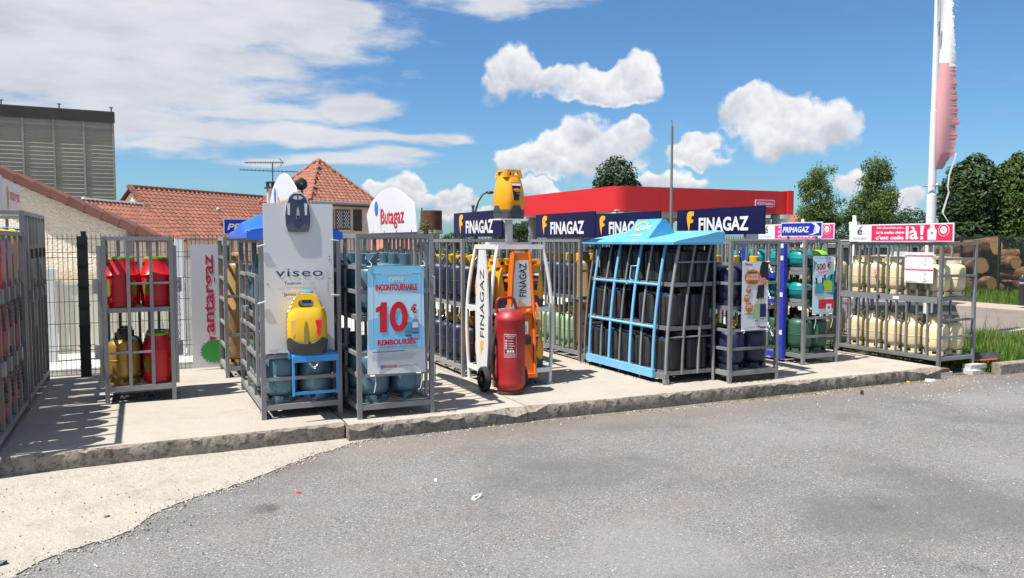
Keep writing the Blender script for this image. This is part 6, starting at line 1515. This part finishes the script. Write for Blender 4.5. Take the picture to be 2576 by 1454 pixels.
# white board with a bottle cut-out on the teal cage
bx0, bw, bh = .978, .61, 1.335
s = board('advert_board', 'tall white viseo board tied to the front of the teal cage', (bx0, 7.262, .745), 0, bw, bh, PW, .010)
text(s, 'viseo', .098, .683, .415, .070, PNL, -.003, .004, 0, space=1.1)
text(s, 'Toujours', .17, .603, .148, .036, PB, -.003, .02); text(s, 'un œil', .328, .606, .108, .028, PG, -.003, .01); text(s, 'sur le niveau d', .126, .566, .265, .027, PG, -.003, .01)
text(s, 'Jamais', .164, .502, .112, .038, PB, -.003, .02); text(s, 'd', .285, .508, .016, .03, PG, -.003); text(s, 'en c', .216, .470, .068, .022, PG, -.003)
rect(s, .03, .030, .10, .005, PMID, -.003, 'fine_print'); rect(s, .03, .018, .08, .005, PMID, -.003, 'fine_print'); rect(s, .548, .55, .003, .20, PMID, -.003, 'fine_print')
for x, z in ((.03, .62), (.575, .86), (.575, .83), (.58, .66)): poly(s, ell(x, z, .006, .006, 10), PK, -.003, 'hole')
o = [(.185, 1.13), (.20, 1.09), (.25, 1.07), (.35, 1.07), (.395, 1.09), (.41, 1.13), (.415, 1.22), (.40, 1.33), (.37, 1.40), (.335, 1.432), (.26, 1.432), (.225, 1.40), (.195, 1.33), (.18, 1.22)]
sc_ = lambda pts, k, dz=0: [(.2975 + (x - .2975) * k, 1.25 + (z - 1.25) * k + dz) for x, z in pts]
cb = MB().prism(o, -.016, -.004).build('bottle_cutout', PG, s, smooth=False)
poly(cb, sc_(o, .93), flat('cutout_slate', (.050, .060, .115), .4), -.018, 'bottle_print'); poly(cb, [(.195, 1.13), (.21, 1.085), (.255, 1.078), (.34, 1.078), (.385, 1.085), (.40, 1.13), (.36, 1.16), (.30, 1.10), (.24, 1.16)], flat('cutout_grey', (.10, .105, .12), .4), -.0195, 'bottle_base')
poly(cb, ell(.298, 1.385, .046, .020, 20), PMID, -.0195, 'grip_print'); poly(cb, ell(.298, 1.383, .036, .013, 20), PW, -.021, 'grip_print'); rect(cb, .293, 1.372, .010, .03, PK, -.0225)
for x in (.215, .365): poly(cb, [(x - .012, 1.335), (x + .016, 1.335), (x + .012, 1.23), (x - .006, 1.23)], PW, -.0195, 'label_print')
poly(cb, [(.298, 1.305), (.310, 1.27), (.312, 1.20), (.284, 1.20), (.286, 1.27)], PMID, -.0195, 'window_print'); poly(cb, ell(.298, 1.215, .012, .014, 14), PK, -.021, 'window_print')
for z in (.96, .46): m_ = MB(); m_.tube([(-.06, -.01, z - .01), (.01, -.012, z + .01)], .006, 5); m_.build('cable_tie', PW, s); m_ = MB(); m_.tube([(bw - .02, -.008, z + .05), (bw + .05, -.008, z + .045)], .005, 5); m_.build('cable_tie', PW, s)

# pale blue poster
s = thing('poster', 'pale blue ten euro refund poster hung on the right teal cage', 'poster', (1.815, 6.918, .545))
w, h = .515, .965
def bow(x, z): return -.014 * math.sin(PI * x / w) * (1 - .3 * z / h)
mb = MB(); n, k = 8, 10
mb.add([(x / n * w + (.010 * math.sin(z / k * 3) if 0 < x < n else (-.012 if x == 0 else .02) * (1 - z / k)), bow(x / n * w, z / k * h), z / k * h + (.012 * (1 - x / n))) for z in range(k + 1) for x in range(n + 1)], [(j * (n + 1) + i, j * (n + 1) + i + 1, (j + 1) * (n + 1) + i + 1, (j + 1) * (n + 1) + i) for j in range(k) for i in range(n)])
mb.build('sheet', PW, s)
rect(s, .0, .235, w, .742, PLB, -.020, 'blue_ground'); poly(s, [(0.0, .235), (w, .235), (w, .42), (.30, .58), (0, .50)], PSB, -.0208, 'blue_ground'); poly(s, [(0.0, .80), (w, .72), (w, .977), (0, .977)], PSB, -.0208, 'blue_ground')
for (x, z, ww, hh) in ((.035, .26, .003, .66), (w - .038, .26, .003, .66), (.035, .918, .08, .003), (w - .115, .918, .08, .003)): rect(s, x, z, ww, hh, PW, -.0225, 'thin_frame')
text(s, 'Du 01/03/2018 au 30/04/2018', .12, .908, .28, .020, PW, -.023, .01); text(s, 'OFFRE', .185, .832, .14, .048, PW, -.023, .04); text(s, 'INCONTOURNABLE', .065, .756, .385, .060, PR, -.023, .045)
poly(s, [(.10, .385), (.165, .385), (.165, .655), (.115, .655), (.105, .625), (.065, .605), (.065, .565), (.10, .575)], PR, -.024, 'numeral'); MB().ringprism(ell(.275, .52, .085, .137, 32), ell(.275, .52, .032, .080, 32), -.025, -.023).build('numeral', PR, s, smooth=False); text(s, '€', .39, .545, .055, .085, PR, -.024, .04)
for x, z, a, b in ((.335, .335, PMID, PB), (.40, .36, PG, PB)):
    poly(s, [(x, z), (x + .058, z), (x + .06, z + .11), (x + .048, z + .135), (x + .012, z + .135), (x - .002, z + .11)], flat('print_steel_blue', (.10, .26, .42)), -.025, 'cylinder_print'); rect(s, x + .002, z + .055, .054, .05, a if a is PG else flat('print_steel_blue', (.10, .26, .42)), -.0262, 'cylinder_print'); rect(s, x + .018, z + .135, .022, .03, PMID, -.025, 'cylinder_print'); rect(s, x + .002, z + .006, .055, .010, PNL, -.0265, 'cylinder_print')
text(s, 'REMBOURSÉS*', .078, .268, .385, .062, PR, -.024, .045); text(s, "Pour l'achat d'une charge 13 kg de butane ou propane", .078, .243, .36, .014, PR, -.024, .02)
rect(s, .03, .205, .30, .008, PB, -.020, 'fine_print'); smalllines(s, .03, .185, .44, 6, .011, PMID, .0045, -.020)
poly(s, ell(.118, .072, .013, .019, 16), PB, -.020, 'blue_drop'); text(s, 'Butagaz', .135, .055, .125, .034, PR, -.020, .02); text(s, 'Libre de choisir votre confort', .275, .068, .175, .014, PNL, -.020, .0); rect(s, .14, .036, .09, .006, PG, -.020, 'fine_print')
for x, z in ((.01, .975), (w - .01, .975)): zip_tie(s, (x, -.01, z), (0, 0, .05))
for x, z in ((.03, .0), (.46, .0)): zip_tie(s, (x, -.02, z), (.01, -.01, -.15))

# promotion poster on the kerbside cage
s = board('poster', 'white promotion poster with orange discs on the kerbside cage', (6.075, 6.945, .74), 0, .375, .775, PW, .003, 'poster')
X_ = lambda px: (px - 1712) * .375 / 260; Z_ = lambda py: (715 - py) * .775 / 675
poly(s, [(X_(1905), Z_(42)), (X_(1971), Z_(42)), (X_(1971), Z_(230)), (X_(1945), Z_(215)), (X_(1905), Z_(205)), (X_(1882), Z_(150)), (X_(1890), Z_(90))], PK, -.0025, 'figure_print'); poly(s, ell(X_(1924), Z_(228), .036, .036, 16), PSKIN, -.004, 'figure_print')
poly(s, [(X_(1950), Z_(245)), (X_(1972), Z_(232)), (X_(1972), Z_(245)), (X_(1945), Z_(275)), (X_(1880), Z_(282)), (X_(1890), Z_(262))], PSKIN, -.0032, 'figure_print')
poly(s, [(X_(1868), Z_(275)), (X_(1932), Z_(270)), (X_(1930), Z_(340)), (X_(1925), Z_(415)), (X_(1912), Z_(390)), (X_(1903), Z_(420)), (X_(1890), Z_(388)), (X_(1875), Z_(418)), (X_(1852), Z_(398)), (X_(1862), Z_(330))], PK, -.0048, 'hair_print')
poly(s, ell(X_(1812), Z_(193), .116, .085, 30), PO, -.0055, 'disc'); text(s, 'LES PROMOS', X_(1760), Z_(188), .150, .030, PW, -.007, .04, .1); text(s, 'RENVERSANTES !', X_(1748), Z_(220), .185, .030, PW, -.007, .04, .1); rect(s, X_(1765), Z_(150), .12, .008, PK, -.007, 'fine_print'); rect(s, X_(1775), Z_(245), .12, .008, PK, -.007, 'fine_print')
for cx, cz, r1, r2, tx in ((1775, 315, .037, .040, '10€'), (1757, 400, .040, .045, '15€'), (1782, 492, .053, .058, '25€')): poly(s, ell(X_(cx), Z_(cz), r1, r2, 20), PO, -.0055, 'disc'); text(s, tx, X_(cx) - r1 * .72, Z_(cz) + r2 * .02, r1 * 1.45, r2 * .62, PW, -.007, .04); rect(s, X_(cx) - r1 * .6, Z_(cz) - r2 * .35, r1 * 1.2, .006, PSKIN, -.007, 'fine_print')
for cx, z0, z1, m_, c_ in ((1860, 605, 470, PSAGE, PMID), (1922, 590, 468, PN, PY)): rect(s, X_(cx) - .043, Z_(z0), .086, Z_(z1) - Z_(z0), m_, -.0055, 'cylinder_print'); poly(s, ell(X_(cx), Z_(z1), .043, .018, 16), m_, -.0058, 'cylinder_print'); rect(s, X_(cx) - .014, Z_(z1) + .01, .028, .035, c_, -.0062, 'cap_print')
rect(s, X_(1738), Z_(556), .12, .006, PK, -.004, 'fine_print'); rect(s, X_(1840), Z_(627), .05, .006, PK, -.004, 'fine_print'); rect(s, X_(1900), Z_(609), .05, .006, PK, -.004, 'fine_print'); poly(s, [(X_(1716), Z_(664)), (X_(1840), Z_(650)), (X_(1966), Z_(660)), (X_(1966), Z_(663)), (X_(1840), Z_(653)), (X_(1716), Z_(667))], PG, -.0035, 'rule')
flogo(s, X_(1735), Z_(80), .034, PR, -.0055); text(s, 'FINAGAZ', X_(1750), Z_(80), .085, .022, PK, -.0055, .03); flogo(s, X_(1876), Z_(705), .040, PR, -.0055); text(s, 'FINAGAZ', X_(1892), Z_(705), .095, .028, PK, -.0055, .03)
for x, z in ((.02, .77), (.36, .77), (.02, .0), (.36, .0)): zip_tie(s, (x, .0, z), (0, 0, .02 if z else -.03))

# 500 euro poster
s = board('poster', 'turquoise and white 500 euro poster on the blue-door cage', (7.80, 7.595, .80), 0, .36, .75, PW, .003, 'poster')
rect(s, 0.0, .02, .36, .17, PLB, -.0020, 'blue_ground'); poly(s, [(0, .42), (.36, .40), (.36, .74), (.30, .72), (.2, .745), (.0, .72)], PLB, -.0028, 'blue_ground'); poly(s, [(.12, .30), (.36, .24), (.36, .52), (.26, .50)], PTQ, -.0036, 'blue_ground'); poly(s, [(0.0, .52), (.06, .66), (.0, .70)], PTQ, -.0036, 'blue_ground')
poly(s, [(.03, .50), (.14, .52), (.14, .49), (.33, .56), (.34, .70), (.22, .68), (.20, .71), (.04, .64)], PW, -.0045, 'flash'); text(s, '500 €', .05, .565, .26, .085, flat('poster_maroon', (.20, .01, .05)), -.006, .02, .1, rot=.10); text(s, 'à gagner', .08, .525, .20, .026, PR2, -.006, .03, 0, rot=.10); text(s, 'Du 16 avril au 16 juin 2018', .05, .715, .25, .016, PK, -.006, .01)
for cx, z, m_ in ((.11, .24, PTQ), (.255, .28, PLIM)):
    rect(s, cx - .075, z, .15, .03, PMID, -.0055, 'cylinder_print'); poly(s, [(cx - .075, z + .03), (cx + .075, z + .03), (cx + .08, z + .11), (cx + .05, z + .155), (cx - .05, z + .155), (cx - .08, z + .11)], m_, -.0065, 'cylinder_print')
    for q_ in (-1, 1): poly(s, [(cx + q_ * .04, z + .15), (cx + q_ * .06, z + .15), (cx + q_ * .075, z + .23), (cx + q_ * .045, z + .23)], PK, -.006, 'cylinder_print')
rect(s, .10, .07, .26, .12, PR, -.006, 'red_block'); rect(s, .23, .03, .09, .10, PW, -.0075, 'white_tab'); poly(s, ell(.275, .085, .018, .020, 12), PR, -.009, 'seal'); rect(s, .10, .14, .20, .012, PR2, -.0075, 'fine_print')
for x in (.02, .31): zip_tie(s, (x, -.005, .0), (0, -.01, -.18))

# crimson banner and price board on the cream cylinder cage, magenta one behind
def energaz(label, u, v0, v1, zb, h, col):
    s = board('long_banner', label, (u, v1, zb), -PI / 2, v1 - v0, h, PW, .012, 'banner'); w = v1 - v0
    rect(s, .235 * w, .012, .755 * w, h - .028, col, -.002)
    text(s, 'é', .085 * w, .42 * h, .055 * w, .42 * h, PK, -.003, .004); text(s, 'énergaz', .045 * w, .10 * h, .14 * w, .18 * h, PMID, -.003, .0); poly(s, [(.105 * w, .80 * h), (.135 * w, .86 * h), (.145 * w, .97 * h), (.130 * w, .90 * h)], PR, -.004, 'flame')
    text(s, 'Ne cherchez pas...', .29 * w, .70 * h, .27 * w, .16 * h, PW, -.004, .035, .1); text(s, 'ici la moins chère', .285 * w, .44 * h, .275 * w, .17 * h, PW, -.004, .035, .1); text(s, "c'est celle", .28 * w, .12 * h, .275 * w, .23 * h, PW, -.004, .04, .1); text(s, 'là', .575 * w, .12 * h, .115 * w, .74 * h, PW, -.004, .02); poly(s, [(.712 * w, .36 * h), (.732 * w, .36 * h), (.742 * w, .88 * h), (.708 * w, .88 * h)], PW, -.004, 'exclamation_stroke'); rect(s, .710 * w, .12 * h, .025 * w, .16 * h, PW, -.004, 'exclamation_dot')
    x = .775 * w; poly(s, [(x, .06 * h), (x + .075 * w, .06 * h), (x + .078 * w, .62 * h), (x + .060 * w, .74 * h), (x + .056 * w, .92 * h), (x + .022 * w, .92 * h), (x + .018 * w, .74 * h), (x - .003 * w, .62 * h)], PW, -.004, 'cylinder_print'); text(s, 'é', x + .028 * w, .42 * h, .02 * w, .14 * h, PK, -.006); rect(s, x, .06 * h, .075 * w, .08 * h, PPK, -.0055, 'cylinder_print'); rect(s, x + .02 * w, .80 * h, .036 * w, .03 * h, PMID, -.0055, 'cylinder_print')
    c = .915 * w; poly(s, ell(c, .62 * h, .047 * w, .33 * h, 30), PW, -.004, 'roundel'); poly(s, ell(c, .62 * h, .043 * w, .30 * h, 30), PR2, -.0055, 'roundel'); poly(s, ell(c, .62 * h, .028 * w, .20 * h, 24), PW, -.007, 'roundel'); poly(s, ell(c, .62 * h, .012 * w, .08 * h, 16), PMID, -.0085, 'roundel')
    return s
energaz('crimson and white energaz banner above the cream cylinder cage', 9.335, 6.78, 8.42, ZP + 1.585, .24, PR2)
energaz('magenta energaz banner mostly hidden behind the blue PRIMAGAZ sign', 9.335, 8.70, 10.30, ZP + 1.62, .24, PP)
s = board('price_board', 'white price board with crimson lines tied to the cream cylinder cage', (9.325, 7.475, 1.19), -PI / 2, .43, .405, PW, .004)
for z, tx in ((.35, 'Prix TTC pour une bouteille de BUTANE de 13 Kg'), (.165, 'Prix TTC pour une bouteille de PROPANE de 13 Kg')):
    rect(s, .005, z, .42, .020, PR2, -.002); text(s, tx, .02, z + .004, .38, .012, PW, -.0035, .02)
    for q_, dz in ((.30, .055), (.295, .125)): text(s, '€', q_, z - dz, .024, .030, PMID, -.003, .0)
    text(s, 'Consigne :', .02, z - .145, .085, .012, PMID, -.003); text(s, ',', .20, z - .085, .006, .012, PK, -.003); text(s, ',', .195, z - .155, .006, .012, PK, -.003)
poly(s, [(.29, .015), (.35, .035), (.34, .040), (.28, .022)], PMID, -.003, 'emblem'); rect(s, .02, .012, .16, .004, PMID, -.003, 'fine_print')
for x in (.0, .43): zip_tie(s, (x, .0, .37), (.02, 0, -.02))

# ================================================================ loose bits on the ground
RD = random.Random(5)
def litter(name, label, px, py, mat, pts, hgt=.008, cat='litter', z=.002, mat2=None):
    p = G(px, py); mb = MB(); n = len(pts); a = RD.uniform(0, 6)
    mb.add([(x, y, 0) for x, y in pts] + [(x * .9, y * .9, hgt * (1 + .6 * math.sin(i * 2))) for i, (x, y) in enumerate(pts)], [tuple(range(n))[::-1], tuple(range(n, 2 * n))] + [(i, (i + 1) % n, (i + 1) % n + n, i + n) for i in range(n)])
    o = thing(name, label, cat, (p.x, p.y, z), a); mb.build('scrap', mat, o, smooth=False)
    if mat2: m2 = MB(); m2.box((.01, 0, hgt + .004), (.05, .022, .003)); m2.build('print', mat2, o, smooth=False)
    return o
q4 = lambda a, b: [(-a, -b), (a * .8, -b * .9), (a, b * .7), (a * .1, b), (-a * .9, b * .6)]
litter('paper_scrap', 'crumpled white paper with blue print on the bare asphalt', 1201, 1253, PW, q4(.055, .022), .012, mat2=PB)
litter('paper_scrap', 'small white scrap on the asphalt left of centre', 1096, 1210, PW, q4(.022, .012)); litter('plastic_scrap', 'orange plastic scrap near the kerb below the blue poster', 1240, 1070, YELP, q4(.020, .014), .02)
litter('plastic_scrap', 'red shred on the asphalt in the foreground left', 752, 1241, PR, q4(.020, .005), .005); litter('paper_scrap', 'white flake at the kerb foot below the extinguisher', 1314, 1051, PW, q4(.025, .012)); litter('plastic_scrap', 'red crumb at the kerb right of the extinguisher', 1448, 1037, PR, q4(.014, .009), .012)
litter('plastic_scrap', 'black scrap at the kerb right of the extinguisher', 1505, 1033, BLACK, q4(.018, .012), .015); litter('leaf_scrap', 'brown shred of rubbish under the blue-poster cage', 1086, 1080, paint('dry_leaf', (.20, .10, .04), .8), q4(.05, .015)); litter('paper_scrap', 'white crumpled paper under the blue-poster cage', 1050, 1082, PW, q4(.05, .02), .02)
litter('plastic_scrap', 'red crumb beside the paper under the blue-poster cage', 1027, 1082, PR, q4(.014, .012), .015); litter('plastic_scrap', 'yellow scrap near the end of the plinth', 2285, 963, YELP, q4(.022, .016), .012); litter('stone_lump', 'dark lump on the asphalt near the right kerb', 2168, 992, BLACK, q4(.022, .02), .03); litter('paper_scrap', 'white torn paper by the block under the end cage', 2340, 960, PW, q4(.07, .03), .02)
litter('timber_scrap', 'rotten timber offcut at the kerb below the promotion poster', 1922, 992, paint('rotten_wood', (.035, .028, .022)), [(-.14, -.03), (.13, -.045), (.16, .03), (.02, .05), (-.13, .035)], .05)
litter('leaf_scrap', 'dry orange crumb on the pale concrete apron', 269, 1303, paint('dry_leaf', (.20, .10, .04), .8), q4(.018, .01), .008, z=.007); litter('stone_lump', 'dark lump at the left edge of the apron', 4, 1424, BLACK, q4(.030, .018), .015, z=.007)
# pale stains of spilled sand are part of the asphalt; small twigs and cable ties lie by the kerb
tw = thing('twig', 'thin brown twig among rubbish under the blue-poster cage', 'twig', G(1005, 1088), .3); MB().tube([(-.09, 0, .006), (.0, .012, .010), (.10, -.004, .006)], [.004, .006, .003], 5).build('stem', M_BARK, tw)
# scattered chippings and dirt along the kerb: one mass
def scatter(name, n, where, s0, s1, mats):
    mb = MB()
    for _ in range(n):
        x, y, z = where(); s = RD.uniform(s0, s1); mb.m = RD.choices(range(len(mats)), [3, 2, 2][:len(mats)])[0]; a = RD.uniform(0, 6)
        c, d = math.cos(a) * s, math.sin(a) * s; mb.add([(x + c, y + d, z), (x - d * .8, y + c * .8, z), (x - c * .9, y - d * .9, z), (x + d, y - c, z), (x + .1 * c, y + .1 * d, z + s * RD.uniform(.7, 1.1))], [(0, 1, 4), (1, 2, 4), (2, 3, 4), (3, 0, 4)])
    o = mb.build(name, mats, smooth=False); o['kind'] = 'stuff'; return o
ST = [paint('stone_pale', (.52, .48, .42), .9), paint('stone_mid', (.24, .225, .21), .9), paint('stone_dark', (.06, .057, .055), .9)]
def apronedge():
    p_ = RD.choice(pe); return p_[0] + RD.gauss(0, .05), p_[1] + RD.gauss(0, .04), .004
scatter('edge_crumbs', 1500, apronedge, .003, .010, ST)
def kerbfoot(): x = RD.uniform(-2, 9.4); return x, 6.80 - abs(RD.gauss(0, .09)) - (.05 if x > 5 else 0), .001
scatter('kerb_chippings', 900, kerbfoot, .003, .012, [ST[1], ST[2], ST[0]])
scatter('asphalt_chippings', 2600, lambda: (RD.uniform(-3, 9), RD.uniform(1.5, 6.7), .0), .002, .0055, [ST[1], ST[2], ST[0]])
scatter('apron_chippings', 700, lambda: (RD.uniform(-2.6, .3), RD.uniform(4.6, 6.7), .006), .002, .009, ST)
scatter('right_chippings', 260, lambda: (RD.gauss(8.6, 1.2), 6.3 + RD.gauss(0, .35), .0), .003, .011, ST)
def under():
    u0, v0, l, du = RD.choice([(5.2, 7.15, 1.9, .06), (5.95, 6.93, .12, .6), (3.4, 8.6, 1.7, .1), (3.5, 7.75, .6, .6), (7.66, 7.6, 1.5, .1), (9.3, 7.2, 1.3, .1), (-.3, 8.7, .5, .6), (1.0, 7.4, 1.2, .6)])
    return u0 + RD.uniform(0, du) + RD.gauss(0, .03), v0 + RD.uniform(0, l), .151
scatter('swept_dirt', 1500, under, .003, .012, [paint('dirt_dark', (.035, .028, .02), .95), paint('dirt_brown', (.11, .075, .04), .95), paint('dirt_green', (.06, .065, .02), .95)])
def mossw():
    x = RD.choice([RD.gauss(8.8, .4), RD.gauss(6.6, .7), RD.gauss(10.4, .4), RD.uniform(2.6, 9)]); return x, 6.77 - abs(RD.gauss(0, .035)), .0
scatter('kerb_moss', 1600, mossw, .004, .012, [paint('moss', (.085, .085, .022), .95), paint('dry_moss', (.16, .125, .05), .95)])
